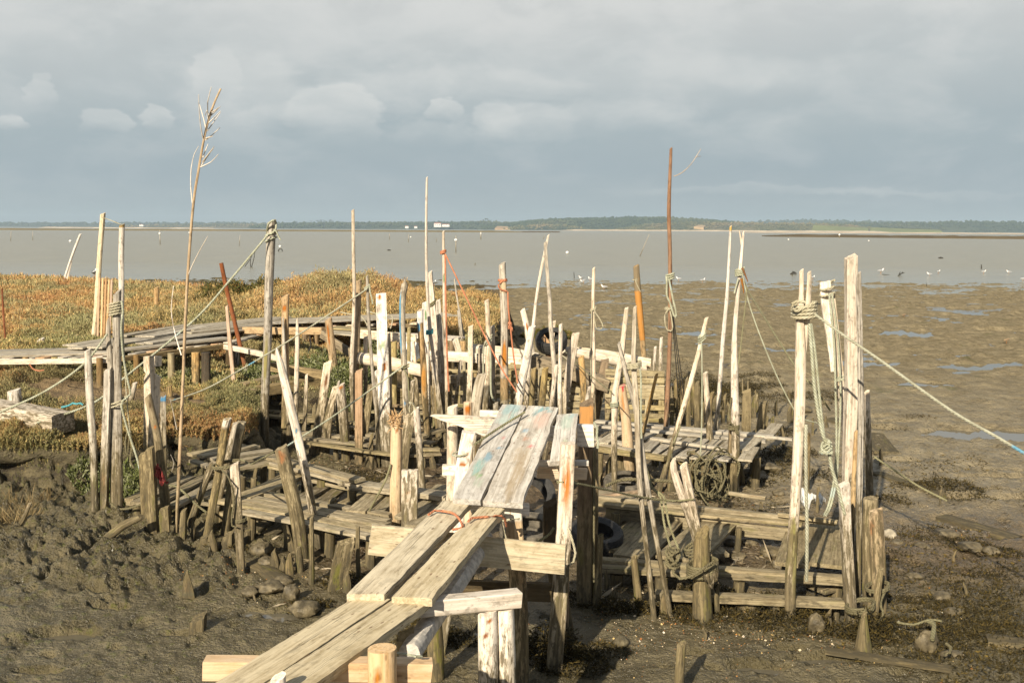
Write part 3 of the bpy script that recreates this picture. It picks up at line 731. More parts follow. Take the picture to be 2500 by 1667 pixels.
# houses
def house(px, py, wpx, hpx, d, label, roof=True):
    a = P(px, py, d); k = d / F_PX; W_, H_, D_ = wpx * k, hpx * k, wpx * k * .6
    r = empty('house', a, label, 'house', 'white houses on the far shore')
    mb = MB(); x0, x1 = a.x - W_ / 2, a.x + W_ / 2; y0, y1 = a.y, a.y + D_; z0, z1 = a.z - 2, a.z + H_
    mb.add([(x0, y0, z0), (x1, y0, z0), (x1, y1, z0), (x0, y1, z0), (x0, y0, z1), (x1, y0, z1), (x1, y1, z1), (x0, y1, z1)], [(0, 1, 5, 4), (1, 2, 6, 5), (2, 3, 7, 6), (3, 0, 4, 7), (4, 5, 6, 7)])
    mb.build('wall', M['houseW'], r, smooth=False)
    e = W_ * .04; mb = MB(); zr = z1 + H_ * .38
    mb.add([(x0 - e, y0 - e, z1 + .05), (x1 + e, y0 - e, z1 + .05), (x1 + e, y1 + e, z1 + .05), (x0 - e, y1 + e, z1 + .05), (x0 + e, (y0 + y1) / 2, zr), (x1 - e, (y0 + y1) / 2, zr)], [(0, 1, 5, 4), (1, 2, 5), (2, 3, 4, 5), (3, 0, 4), (0, 3, 2, 1)])
    mb.build('roof', M['houseR'], r, smooth=False)
    for i in range(max(2, int(W_ / 6))):
        mb = MB(); xx = x0 + W_ * (i + .5) / max(2, int(W_ / 6)); s_ = H_ * .12
        mb.add([(xx - s_, y0 - .06, z0 + 2 + H_ * .35), (xx + s_, y0 - .06, z0 + 2 + H_ * .35), (xx + s_, y0 - .06, z0 + 2 + H_ * .7), (xx - s_, y0 - .06, z0 + 2 + H_ * .7)], [(0, 1, 2, 3)])
        mb.build('window', M['dark_thing'], r, smooth=False)
house(1068, 553, 17, 7, 3270, 'large white villa among trees on the far shore')
house(1087, 552.5, 20, 4.5, 3276, 'long low white wing beside the white villa')
house(993, 556, 8, 3.4, 3270, 'small white cottage under the dark trees')
house(1015, 556, 7, 3, 3270, 'tiny pale cottage between cottage and villa')
house(345, 551.5, 10, 3, 3880, 'far pale farmhouse on the scrubby rise')
# lone pines on the skyline
rs = random.Random(5)
def far_tree(px, py, h, d, label):
    a = P(px, py, d); k = d / F_PX; H_ = h * k
    r = empty('pine_tree', a, label, 'tree', 'pines on the far skyline')
    mb = MB(); loft(mb, [(a + Vector((0, 0, -4)), 1), (a + Vector((.3, 0, H_ * .75)), .5)], H_ * .035, H_ * .035, XREF, n=6, rough=0); mb.build('trunk', M['dark'], r)
    mb = MB()
    for i in range(26):
        c = a + Vector((rs.gauss(0, H_ * .24), rs.gauss(0, H_ * .2), H_ * rs.uniform(.55, 1.0))); q = H_ * rs.uniform(.07, .15)
        V = [c + Vector((rs.uniform(-q, q), rs.uniform(-q, q), rs.uniform(-q, q) * .7)) for _ in range(6)]
        mb.add(V, [(0, 1, 2), (0, 2, 3), (0, 3, 4), (1, 2, 5), (3, 4, 5), (2, 3, 5), (0, 4, 1)])
    mb.build('crown', HM3, r, smooth=False)
for i, (px, py, h) in enumerate([(722, 547.5, 8), (760, 546, 7), (775, 546, 8.5), (784, 546, 9), (792, 546, 7.5), (806, 546, 9), (812, 546, 7), (826, 546.5, 7), (1180, 545, 9), (1188, 545, 11), (1196, 545, 8)]):
    far_tree(px, py, h, 3420, ['lone small pine at the start of the wooded shore', 'first pine of the row standing above the wood', 'second pine of the skyline row', 'tallest pine in the skyline row', 'short pine after the tallest one', 'broad pine past the gap in the row', 'small pine touching the broad pine', 'last thin pine of the skyline row', 'round tree above the villa wood', 'biggest round tree above the villa wood', 'lower tree beside the biggest round tree'][i])
# ================================================================ marsh plants (stuff)
def leafmat(name):
    mt, g, b = newmat(name)
    k = g.attr('tint', 'Color'); g.put(b.inputs['Base Color'], k); b.inputs['Roughness'].default_value = .75; b.inputs['Specular IOR Level'].default_value = .15
    return mt
M['leaf'] = leafmat('marsh_leaves'); M['weed'] = leafmat('wrack_leaves')
def blades(name, root, vec, width, tint, mat, label, cat, grp=None):
    """one triangle blade per root"""
    n = len(root); rs = np.random.RandomState(n)
    side = np.cross(vec, rs.normal(size=(n, 3))); side /= np.linalg.norm(side, axis=1, keepdims=True) + 1e-9
    wv = side * width[:, None]
    v = np.empty((n, 4, 3), np.float32)
    v[:, 0] = root; v[:, 1] = root + vec * .45 + wv; v[:, 2] = root + vec; v[:, 3] = root + vec * .45 - wv
    me = bpy.data.meshes.new(name)
    me.vertices.add(n * 4); me.vertices.foreach_set('co', v.ravel())
    me.loops.add(n * 4); me.loops.foreach_set('vertex_index', np.arange(n * 4, dtype=np.int32))
    me.polygons.add(n); me.polygons.foreach_set('loop_start', np.arange(0, n * 4, 4, dtype=np.int32))
    a = me.attributes.new('tint', 'FLOAT_COLOR', 'POINT')
    t4 = np.ones((n, 4, 4), np.float32); t4[:, :, :3] = tint[:, None, :]; a.data.foreach_set('color', t4.ravel())
    me.update(); me.materials.append(mat)
    o = bpy.data.objects.new(name, me); COL.objects.link(o); tag(o, label, cat, grp, 'stuff'); return o
rs = np.random.RandomState(11)
def scatter_marsh(n, y0, y1, xw):
    y = rs.uniform(y0, y1, n); x = rs.uniform(-1, 1, n) * 0 + rs.uniform(xw[0], xw[1], n)
    ok = np.abs(x) < y * .62 + 1.5
    x, y = x[ok], y[ok]
    h, m, sd = ground(x, y, True)
    keep = (m > .90 - .35 * rs.rand(len(x)) * (y < 16)) & (sd > -.2)
    bare = ((x - BARE.x) / 1.5) ** 2 + ((y - BARE.y) / .75) ** 2
    keep &= bare + .5 * fbm(x * 2, y * 2, 5, 3) > 1.0
    b2 = ((x + 2.9) / 1.1) ** 2 + ((y - 17.0) / .9) ** 2      # trodden mud under the boardwalk
    keep &= (b2 + .5 * fbm(x * 2, y * 2, 15, 3) > 1.0)
    x, y, h, m, sd = x[keep], y[keep], h[keep], m[keep], sd[keep]
    return x, y, h + relief(x, y, m, sd), sd
def plants(x, y, z, sd, big, per):
    n = len(x)
    clump = fbm(x * 1.5, y * 1.5, 201, 3); tuft = fbm(x * 3.4, y * 3.4, 207, 3)
    hv = np.clip(.14 + .15 * clump + .14 * tuft, .05, .5) * sstep(-.12, .25, sd)
    hv = hv * (1 + 1.1 * np.exp(-((x - HUM1.x) ** 2 / 12 + (y - HUM1.y) ** 2 / 12)))
    u = rs.rand(n) ** .7
    root = np.stack([x, y, z - .03 + u * hv], 1)
    vec = rs.normal(size=(n, 3)) * (.5, .5, .35) + (0, 0, 1.0); vec /= np.linalg.norm(vec, axis=1, keepdims=True)
    L = big * rs.uniform(.6, 1.5, n)
    # colours by patch: rusty red, ochre, olive, grey-green, straw
    k = .08 + 1.05 * fbm(x * .55, y * .55, 221, 4) + .35 * tuft + rs.normal(size=n) * .26
    green = fbm(x * .9 + 9, y * .9, 231, 3) + rs.normal(size=n) * .12
    pal = np.array([(.40, .21, .095), (.50, .31, .125), (.54, .405, .17), (.44, .36, .145), (.28, .26, .11)])
    idx = np.clip((k + .55) / 1.1, 0, .999) * 4; i0 = np.floor(idx).astype(int); f = (idx - i0)[:, None]
    col = pal[i0] * (1 - f) + pal[np.minimum(i0 + 1, 4)] * f
    red = sstep(18, 24, y)[:, None] * .35 * (u[:, None])
    col = col * (1 - red) + np.array((.50, .26, .12)) * red
    nearb = sstep(22, 16, y) * sstep(11, 12.5, y)
    gg = (green > .20 - .26 * nearb)
    col = np.where(gg[:, None], col * .3 + np.array((.30, .30, .15)) * .7 * (.7 + .5 * rs.rand(n)[:, None]), col)
    tw = rs.rand(n) < .07
    col = np.where(tw[:, None], np.array((.42, .33, .19)), col)
    kind_ = np.where(y < 15.5, .74, 1.0)[:, None]        # the low bank grows a browner, wetter plant
    col = col * rs.uniform(.7, 1.25, (n, 1)) * kind_
    return root, vec * L[:, None], L * rs.uniform(.06, .12, n), col
parts = []
for (n, y0, y1, xw, big) in ((620000, 10.2, 15.5, (-9, -1.5), .036), (540000, 15.5, 21, (-13, .3), .052), (560000, 21, 33, (-20, .8), .072), (200000, 33, 48, (-31, 0), .12)):
    x, y, z, sd = scatter_marsh(n, y0, y1, xw); parts.append(plants(x, y, z, sd, big, 1))
idx = rs.randint(0, len(LIP), 150000); tt = rs.rand(len(idx))
lx = np.array([[l[0].x, l[0].y, l[1].x, l[1].y, l[2], l[3]] for l in LIP])[idx]; s_ = -.55 + tt * (.57 + lx[:, 4])
x = lx[:, 0] + lx[:, 2] * s_; y = lx[:, 1] + lx[:, 3] * s_; z = lx[:, 5] + .03 - .07 * (s_ > lx[:, 4] - .04) * rs.rand(len(x))
parts.append(plants(x, y, z, np.full(len(x), .3), .04, 1))
A = [np.concatenate([q[i] for q in parts]) for i in range(4)]
blades('marsh_plants', A[0], A[1], A[2], A[3], M['leaf'], 'russet and olive salt marsh plants covering the bank', 'marsh plants')
# low bushes of sea purslane and the tuft of dry reeds
def tuft_at(cx, cy, rx, ry, n, h, L, cols, up=.8, wd=.14):
    a = rs.uniform(0, 2 * np.pi, n); r = np.sqrt(rs.rand(n)); x = cx + rx * r * np.cos(a); y = cy + ry * r * np.sin(a)
    z = gfull(x, y); u = rs.rand(n)
    hh = h * np.sqrt(np.clip(1 - r * r, 0, 1)) * (.75 + .5 * fbm(x * 3, y * 3, 5, 2))
    root = np.stack([x, y, z - .02 + u * hh], 1)
    vec = rs.normal(size=(n, 3)) * (.6, .6, .35) + (0, 0, up); vec /= np.linalg.norm(vec, axis=1, keepdims=True)
    ll = L * rs.uniform(.6, 1.4, n); col = np.array(cols)[rs.randint(0, len(cols), n)] * rs.uniform(.7, 1.2, (n, 1))
    return root, vec * ll[:, None], ll * wd, col
GRN = [(.13, .15, .05), (.19, .20, .09), (.25, .26, .15), (.10, .12, .03)]
bush = []
for (px, py, zz, rx, ry, n, h) in ((800, 885, .8, .8, .6, 9000, .5), (860, 905, .75, .5, .4, 6000, .5), (700, 880, .8, .7, .5, 6000, .3), (640, 890, .8, .7, .5, 6000, .3), (520, 905, .75, 1.2, .5, 9000, .25), (940, 870, .7, .5, .4, 4000, .5),
                                   (310, 1160, .25, .45, .3, 5000, .4), (230, 1130, .3, .3, .2, 2500, .25), (335, 1215, .1, .3, .2, 2500, .3)):
    c = W(px, py, zz); bush.append(tuft_at(c.x, c.y, rx, ry, n, h, .06, GRN))
A = [np.concatenate([q[i] for q in bush]) for i in range(4)]
blades('marsh_bushes', A[0], A[1], A[2], A[3], M['leaf'], 'grey green leafy bushes under the boardwalk', 'marsh bushes')
DARKB = []
for (px, py, zz, rx, ry, n, h) in ((590, 745, 1.0, 1.3, .9, 9000, .75), (1340, 815, .1, .8, .6, 5000, .35)):
    c = W(px, py, zz); DARKB.append(tuft_at(c.x, c.y, rx, ry, n, h, .10, [(.10, .10, .03), (.16, .13, .04), (.24, .16, .05), (.07, .075, .02)]))
A = [np.concatenate([q[i] for q in DARKB]) for i in range(4)]
blades('marsh_bushes', A[0], A[1], A[2], A[3], M['leaf'], 'dark olive shrubs on the far edge of the marsh', 'marsh bushes')
c = W(25, 1290, .05)
T = [tuft_at(c.x - .1, c.y + .1, .34, .28, 480, .05, .17, [(.24, .175, .085), (.14, .105, .05), (.30, .235, .12)], .9, .02), tuft_at(c.x - .25, c.y + .7, .34, .34, 260, .05, .15, [(.24, .175, .085), (.15, .11, .05)], .9, .02)]
A = [np.concatenate([q[i] for q in T]) for i in range(4)]
blades('dry_grass', A[0], A[1], A[2], A[3], M['leaf'], 'dry straw grass at the foot of the muddy bank', 'dry grass')
# wrack: brown seaweed on the mud and round the feet of posts
SW = [(.035, .028, .010), (.055, .042, .014), (.085, .062, .018), (.12, .085, .022), (.03, .026, .014)]
wr = []
SPOTS = [(1335, 1600, .30, 2200, .30), (1400, 1625, .28, 1800, .16), (1010, 1600, .22, 1200, .3), (1045, 1560, .2, 900, .34), (1715, 1475, .30, 2600, .3), (1690, 1500, .35, 1600, .10), (1495, 1500, .16, 700, .16), (1560, 1500, .14, 500, .16),
         (1850, 1500, .7, 3000, .10), (1960, 1515, .55, 2400, .11), (1990, 1500, .18, 900, .2), (2080, 1530, .35, 1800, .16), (2150, 1560, .4, 1800, .12), (2110, 1560, .2, 900, .3), (2260, 1550, .7, 3500, .12), (2330, 1520, .7, 3500, .10),
         (2420, 1560, .7, 3500, .10), (2470, 1510, .7, 3000, .10), (2350, 1470, .6, 2600, .08), (2230, 1470, .45, 1800, .08), (2300, 1410, .8, 3000, .09), (2360, 1330, .4, 1800, .12), (2440, 1350, .35, 1500, .12), (2210, 1320, .5, 1600, .07), (2160, 1365, .4, 1300, .08),
         (2270, 1300, .5, 1600, .07), (2310, 1195, .45, 1800, .16), (2230, 1190, .4, 1300, .10), (2380, 1215, .4, 1300, .10), (2180, 1225, .4, 1200, .08), (2450, 1400, .5, 1600, .09), (2480, 1450, .5, 1600, .09), (2490, 1620, .4, 1500, .09), (2300, 1600, .35, 1200, .07),
         (1880, 1125, .45, 1800, .16), (1930, 1110, .4, 1400, .12), (1900, 1060, .4, 1300, .12), (1820, 1180, .4, 1200, .10), (1960, 1160, .5, 1300, .10), (1760, 960, .8, 5000, .4), (1690, 955, .7, 5000, .6), (1640, 990, .5, 3000, .55), (1720, 990, .6, 4000, .5), (1660, 1010, .6, 3000, .4), (1850, 945, .6, 1600, .16), (1800, 1000, .7, 1600, .16),
         (1900, 975, .6, 1400, .14), (1990, 970, .6, 1400, .14), (2050, 980, .5, 1000, .12), (1840, 920, .6, 1400, .12), (2170, 1045, .5, 900, .08), (2240, 1020, .4, 700, .08), (1790, 1100, .4, 900, .10), (1700, 1180, .4, 900, .08), (840, 1420, .25, 900, .10), (760, 1480, .2, 700, .12), (1090, 1560, .25, 900, .12), (880, 1170, .6, 1500, .10), (900, 1190, .5, 1200, .10),
         (560, 1350, .25, 600, .07), (1420, 1470, .25, 900, .14), (1280, 1580, .25, 900, .10), (1480, 1590, .2, 500, .06), (2395, 1640, .5, 1500, .08), (2200, 1605, .3, 700, .07)]
for (px, py, r, n, h) in SPOTS:
    c = hit(px, py); on_ = px > 2000 and h < .13; k = tuft_at(c.x, c.y, r * (.75 if on_ else 1), r * (.5 if on_ else .75), int(n * (.55 if on_ else 1.2)), h * (.7 if on_ else 1), .036, SW[:3] + SW[4:], .3, .12); wr.append(k)
n = 14000
x = rs.uniform(2.4, 6.5, n); y = rs.uniform(6.4, 13.5, n); ok = fbm(x * 1.3, y * 1.3, 401, 4) + .3 * fbm(x * 4, y * 4, 409, 3) > .22; x, y = x[ok], y[ok]
vec = rs.normal(size=(len(x), 3)) * (1, 1, .25); vec /= np.linalg.norm(vec, axis=1, keepdims=True); L = rs.uniform(.015, .045, len(x))
wr.append((np.stack([x, y, gfull(x, y) + .012], 1), vec * L[:, None], L * .2, np.array(SW)[rs.randint(0, 5, len(x))] * 1.1))
A = [np.concatenate([q[i] for q in wr]) for i in range(4)]
blades('seaweed', A[0], A[1], A[2], A[3], M['weed'], 'dark brown seaweed lying on mud and around post feet', 'seaweed')
# shells and crumbs
sh = []
for (px, py, r, n) in ((1640, 1530, .7, 500), (1730, 1560, .7, 420), (1850, 1560, .7, 300), (1980, 1560, .6, 260), (2150, 1590, .8, 300), (1560, 1570, .5, 200), (1500, 1600, .5, 120), (560, 1390, .5, 160), (630, 1400, .5, 160), (700, 1440, .5, 120), (760, 1130, .9, 500), (850, 1150, .9, 400), (760, 985, .9, 400), (900, 1120, .6, 200), (2300, 1500, 1.2, 300), (2250, 1300, 1.2, 200), (1900, 1250, 1.0, 250), (1780, 1230, .8, 200), (1250, 1560, .4, 90)):
    c = hit(px, py); n = int(n * .6); a = rs.uniform(0, 6.3, n); q = rs.rand(n) * r
    x = c.x + q * np.cos(a); y = c.y + q * np.sin(a); vec = rs.normal(size=(n, 3)) * (1, 1, .2); vec /= np.linalg.norm(vec, axis=1, keepdims=True); L = rs.uniform(.004, .013, n) * (1 + 1.2 * (rs.rand(n) < .06))
    pal = np.array([(.62, .50, .34), (.50, .24, .07), (.66, .60, .48), (.42, .17, .06), (.55, .40, .18)])
    sh.append((np.stack([x, y, gfull(x, y) + .008], 1), vec * L[:, None], L * .4, pal[rs.randint(0, 5, n)]))
A = [np.concatenate([q[i] for q in sh]) for i in range(4)]
blades('shell_litter', A[0], A[1], A[2], A[3], M['weed'], 'crumbs of orange and white shell on the mud', 'shells')

# splinters and driftwood crumbs among the posts
n = 4200; x = rs.uniform(-4.2, 3.2, n); y = rs.uniform(7.8, 16.5, n); ok = (marsh_sd(x, y) < -.15) & (x > -2.9 + .25 * np.abs(y - 11)) & (fbm(x * 1.2, y * 1.2, 501, 3) > -.12); x, y = x[ok], y[ok]; n = len(x)
vec = rs.normal(size=(n, 3)) * (1, 1, .22); vec /= np.linalg.norm(vec, axis=1, keepdims=True); L = rs.uniform(.04, .17, n) * (1 + 1.2 * (rs.rand(n) < .08))
pal = np.array([(.30, .25, .17), (.20, .16, .10), (.42, .36, .26), (.11, .085, .05), (.15, .12, .07)])
blades('wood_splinters', np.stack([x, y, gfull(x, y) + .01], 1), vec * L[:, None], rs.uniform(.006, .016, n), pal[rs.randint(0, 5, n)], M['weed'], 'grey splinters and driftwood crumbs scattered between the posts', 'splinters')
# ================================================================ posts
PD = {}; PO = {}
def post(key, label, pts, mat, sec='round', d=None, marks=(), asp=.9, rough=.10, cut=.5, grp='mooring posts of the old pier', cat='post', name='post', bury=.3, twist=0.0, parent=None, step=None, seed=None, warp=None, cap='flat'):
    given = d is not None
    if d is None:
        h = hit(pts[0][0], pts[0][1]); d = h.y
    PD[key] = d
    seed = seed if seed is not None else (hash_s(key + label) % 9973)
    k = pxm(d); w0 = max(q[2] for q in pts) * k / 2 * 1.05
    path = [(P(q[0], q[1], d), q[2] * 1.05 * k / 2 / w0) for q in pts]
    dirv = (path[0][0] - path[1][0]).normalized()
    if given and bury > 0 and dirv.z < -.5 and key not in ('i2', 'e12'):       # stand it in the mud, however far down that is
        for _ in range(3):
            q_ = path[0][0] + dirv * bury; gap = q_.z - (gz(q_.x, q_.y) - .2)
            if gap > 0: bury += gap / -dirv.z
    path = [(path[0][0] + dirv * bury, path[0][1])] + path
    tot = sum((path[i + 1][0] - path[i][0]).length for i in range(len(path) - 1))
    st = step or max(.035, tot / 90)
    full = catmull(path, st)
    Ls = [0]
    for i in range(1, len(full)): Ls.append(Ls[-1] + (full[i][0] - full[i - 1][0]).length)
    mk = None
    if marks:
        mk = []
        zs = [q[0].z for q in full]
        for (py, u, hh, hu, colr) in marks:
            zt = P(pts[-1][0], py, d).z; i = min(range(len(zs)), key=lambda i: abs(zs[i] - zt))
            mk.append(blot(Ls[i], u, hh * k, hu, colr) if hu < 5 else band(Ls[i] - hh * k, Ls[i] + hh * k, colr))
    mb = MB()
    ref = XREF.copy()
    if twist: ref = Matrix.Rotation(twist, 3, 'Z') @ ref
    n = 14 if w0 > .03 else 8
    loft(mb, full, w0, w0 * asp, ref, sec, rough, n, seed, mk, cap, cut, warp=(warp if warp is not None else min(.014, w0 * .3)))
    b = path[1][0]
    o = mb.build(name, M[mat], parent, loc=None if parent else b)
    if not parent: tag(o, label, cat, grp)
    PO[key] = o
    return o
def hash_s(s):
    h = 5381
    for ch in s: h = (h * 33 + ord(ch)) & 0x7fffffff
    return h
Q = post
# --- marsh and left side
Q('a1', 'thin white pole leaning over the lagoon edge at the back of the marsh', [(152, 698, 5.5), (174, 630, 5.5), (197, 572, 5)], 'white', grp='poles on the marsh')
Q('a1b', 'short thin prop under the leaning white pole at the marsh edge', [(161, 695, 5), (174, 637, 5)], 'white', grp='poles on the marsh')
Q('a2', 'tall peeled yellow post beside the slatted gate on the boardwalk', [(228, 845, 12), (236, 720, 12), (244, 600, 12), (250, 522, 11.5)], 'yel', d=None, grp='gate posts on the boardwalk')
Q('a3', 'tall whitish gate post with bark collar on its top', [(294, 848, 13), (295, 700, 13), (298, 549, 12.5)], 'white', marks=[(551, 0, 3, 9, (.3, .2, .06))], grp='gate posts on the boardwalk')
Q('a5', 'tall grey split post wrapped high up in pale rope', [(287, 1266, 23), (289, 1100, 22), (285, 900, 19), (283, 780, 19), (284, 714, 18)], 'grey', rough=.12, asp=.8, cut=.9)
Q('a6', 'grey pole with rough broken top standing tight against the roped split post', [(277, 1264, 17), (276, 1050, 15), (272, 900, 14), (267, 820, 12), (267, 778, 5)], 'grey', rough=.14)
Q('a7', 'flat-topped grey post leaning in with the rope-wrapped pair', [(249, 1268, 19), (256, 1100, 18), (262, 950, 16), (263, 902, 15)], 'grey', 'square', asp=.8, marks=[(1180, 0, 40, .8, (.20, .10, .05))])
Q('a8', 'single bowed grey post at the edge of the mud bank', [(232, 1268, 17), (230, 1100, 16), (221, 980, 18), (215, 900, 17), (213, 855, 16)], 'grey')
Q('a10', 'small round brown stump alone in the marsh grass', [(383, 755, 11), (383, 702, 11)], 'tan', grp='poles on the marsh')
Q('a12', 'rusty iron pole leaning across the boardwalk with a white foot', [(604, 920, 10), (580, 820, 10), (557, 720, 10), (541, 642, 9.5)], 'rust', marks=[(907, 0, 12, 9, (.75, .73, .70))], rough=.02, cut=.05, grp='poles on the marsh')
Q('a13', 'thin light batten leaning beside the rusty iron pole', [(574, 958, 8), (562, 840, 8), (554, 747, 6)], 'pink', 'square', grp='poles on the marsh')
Q('a14', 'thin red-brown pole with an orange cord at its foot', [(14, 846, 5), (8, 770, 5), (4, 704, 4.5)], 'rust', grp='poles on the marsh', d=PD['a2'])
Q('a15', 'pale cut stump behind the boardwalk planks', [(101, 862, 16), (100, 828, 16)], 'white', grp='poles on the marsh')
Q('a17', 'cracked white stump roped in front of the big timber', [(39, 1034, 33), (37, 995, 31), (34, 954, 29)], 'white', rough=.13, cut=.3, grp='poles on the marsh')
Q('a18', 'little square stump beside the cracked white stump', [(2, 1034, 12), (2, 1008, 12)], 'bleach', 'square', grp='poles on the marsh')
Q('a19', 'short white stake knotted with hanging rope', [(318, 988, 12), (329, 935, 11)], 'white', grp='poles on the marsh')
Q('a20', 'small tan stump with olive rope on the weedy bank', [(412, 980, 15), (411, 943, 14)], 'tan', grp='poles on the marsh')
Q('a21', 'narrow grey-blue board stood on edge behind the bent post', [(401, 1190, 13), (400, 1080, 13), (400, 969, 12)], 'grey', 'square', asp=.35, marks=[(972, 0, 6, 9, (.06, .22, .40))])
Q('a22', 'crooked tan post bending over with red netting on it', [(408, 1296, 24), (402, 1215, 24), (393, 1140, 21), (383, 1060, 18), (370, 1000, 17), (363, 966, 16)], 'mossy', marks=[(1038, .2, 9, .5, RUST), (990, .1, 14, .3, (.1, .06, .03))])
Q('a23', 'short split stake with square top below the crooked post', [(405, 1322, 22), (403, 1280, 22), (402, 1241, 21)], 'stub', 'square', asp=.5)
Q('a24', 'squared mossy post with spiked top at the platform corner', [(376, 1306, 22), (367, 1180, 20), (362, 1096, 19)], 'mossy', 'square')
Q('a24b', 'lower squared post hugging the spiked mossy post', [(358, 1280, 16), (353, 1180, 16), (351, 1107, 15)], 'mossy', 'square')
Q('a25', 'short leaning stub with a slanted top by the branch pole', [(444, 1326, 17), (447, 1245, 13)], 'stub', 'square')
Q('a26', 'thick pole leaning hard into the tied bundle of posts', [(459, 1294, 18), (492, 1205, 17), (523, 1130, 17)], 'grey')
Q('p1', 'white-tipped round post, first of the tied leaning bundle', [(503, 1318, 19), (520, 1220, 18), (538, 1110, 18), (547, 1050, 18), (553, 1023, 17)], 'mossy', marks=[(1032, 0, 18, 9, (.66, .60, .50))])
Q('p2', 'thin cracked post in the middle of the tied leaning bundle', [(520, 1292, 15), (548, 1150, 14), (574, 1032, 15)], 'grey')
Q('p3', 'pale round post with flat cut top in the tied leaning bundle', [(548, 1306, 23), (565, 1180, 21), (580, 1090, 20), (590, 1031, 20)], 'mossy', marks=[(1036, 0, 14, 9, (.55, .47, .33))], cut=.1)
Q('p4', 'flat cracked post standing in front of the tied bundle', [(592, 1394, 17), (585, 1290, 19), (577, 1180, 21), (574, 1133, 20)], 'bleach', 'square', asp=.5)
# --- middle
Q('b1', 'tall thick grey post with a rope noose over its head', [(645, 1092, 18), (650, 950, 19), (655, 800, 20), (658, 650, 21), (662, 541, 20)], 'grey', asp=1, marks=[(880, 0, 90, .4, (.30, .26, .10))])
Q('b2', 'squared brown post with an orange rust stain near its head', [(695, 1092, 14), (697, 900, 14), (698, 722, 15)], 'tan', 'square', marks=[(752, 0, 9, .7, RUST)])
Q('b3s', 'splintered grey batten behind the squared brown post', [(697, 915, 10), (692, 840, 9), (690, 777, 4)], 'grey', d=PD['b2'] - .1)
Q('b3', 'long bleached pole with split head leaning across the platform', [(775, 1334, 19), (757, 1210, 19), (730, 1078, 21), (705, 965, 21), (687, 890, 17), (677, 852, 7)], 'bleach', marks=[(1048, .1, 6, .3, BLUE)], rough=.1)
Q('b3f', 'wide rust-streaked post leaning beside the long bleached pole', [(743, 1372, 33), (726, 1270, 33), (702, 1170, 32), (684, 1094, 31)], 'mossy', asp=.9, marks=[(1110, -.3, 26, .3, (.30, .10, .03)), (1112, .4, 22, .25, (.30, .10, .03))], cut=.25)
Q('b4', 'thin pale stick with a pointed top beside the bleached pole', [(720, 1104, 11), (723, 960, 11), (725, 830, 10), (725, 778, 3)], 'bleach')
Q('b5', 'brown post leaning under the boardwalk with a rust streak', [(818, 940, 20), (808, 850, 18), (800, 781, 17)], 'tan', marks=[(815, -.2, 30, .25, RUST)])
Q('b6', 'pale leaning plank post with a dark knot hole', [(768, 1112, 23), (785, 980, 19), (799, 886, 17)], 'bleach', 'square', asp=.5, marks=[(925, .2, 22, .25, (.20, .08, .03))])
Q('b7', 'narrow forked plank post leaning by the stubby wedge', [(791, 1114, 21), (797, 1040, 20), (809, 980, 15), (818, 945, 14)], 'bleach', 'square', asp=.5)
Q('b8', 'stubby wedge-shaped post with a rusty nailed head', [(846, 1122, 22), (840, 1040, 23), (833, 975, 22), (832, 940, 17)], 'bleach', marks=[(943, 0, 7, .8, RUST)])
Q('b9', 'very tall slim white pole rising above the marsh', [(862, 1048, 9), (859, 900, 9), (864, 740, 8.5), (862, 600, 7.5), (861, 513, 7)], 'bleach')
Q('b10', 'straight brown post rising through the boardwalk rail', [(872, 930, 13), (873, 800, 13), (875, 685, 12)], 'tan', d=PD['b9'] + .4)
Q('b11', 'clean squared orange-brown post among mossy ones', [(876, 1131, 18), (877, 1010, 17), (877, 905, 17)], 'pink', 'square')
Q('b12', 'thin crooked grey pole tied with the long sloping rope', [(924, 1138, 11), (921, 1040, 10), (914, 960, 9), (905, 860, 8), (899, 770, 8), (896, 674, 6)], 'grey')
Q('b13', 'broad white plank post with green paint and nail stains', [(945, 1138, 26), (940, 1000, 26), (935, 850, 25), (931, 717, 23)], 'white', 'square', asp=.3, marks=[(727, -.1, 10, .4, RUST), (845, 0, 22, .4, GREEN), (893, .3, 14, .25, RUST), (750, -.6, 20, .4, (.25, .19, .13))], cut=.1)
Q('b13b', 'narrow broken slat behind the broad white plank post', [(953, 1000, 8), (951, 880, 8), (950, 814, 5)], 'grey', 'square', d=PD['b13'] + .15)
Q('b14', 'knobbly grey post with blue paint down one edge', [(991, 1150, 17), (992, 1040, 16), (990, 950, 15), (985, 830, 13), (984, 740, 14), (989, 700, 16), (988, 688, 9)], 'grey', marks=[(760, -.7, 60, .5, BLUE), (985, -.2, 8, .5, (.03, .28, .60)), (820, -.7, 50, .4, BLUE)])
Q('b15', 'light wedge-shaped board with a splintered side', [(987, 1152, 17), (990, 1080, 24), (996, 1040, 25), (999, 1014, 24)], 'bleach', 'square', asp=.3)
Q('b16', 'thin grey post with flat top behind the white notice-like board', [(1036, 1268, 18), (1029, 1150, 16), (1022, 1060, 15), (1017, 998, 14)], 'bleach', marks=[])
Q('b17', 'stout orange post with frayed fibre sprouting from its head', [(966, 1330, 28), (967, 1200, 28), (968, 1090, 28), (968, 1020, 25)], 'new', rough=.03, cut=.4, marks=[(1050, .1, 8, .2, RUST)])
Q('b18', 'white squared board post with two orange nail stains', [(999, 1345, 37), (1000, 1240, 37), (1001, 1147, 37)], 'white', 'square', asp=.35, rough=.02, cut=.05, marks=[(1200, -.05, 12, .35, (.55, .17, .02)), (1217, -.05, 6, .3, (.50, .15, .02))])
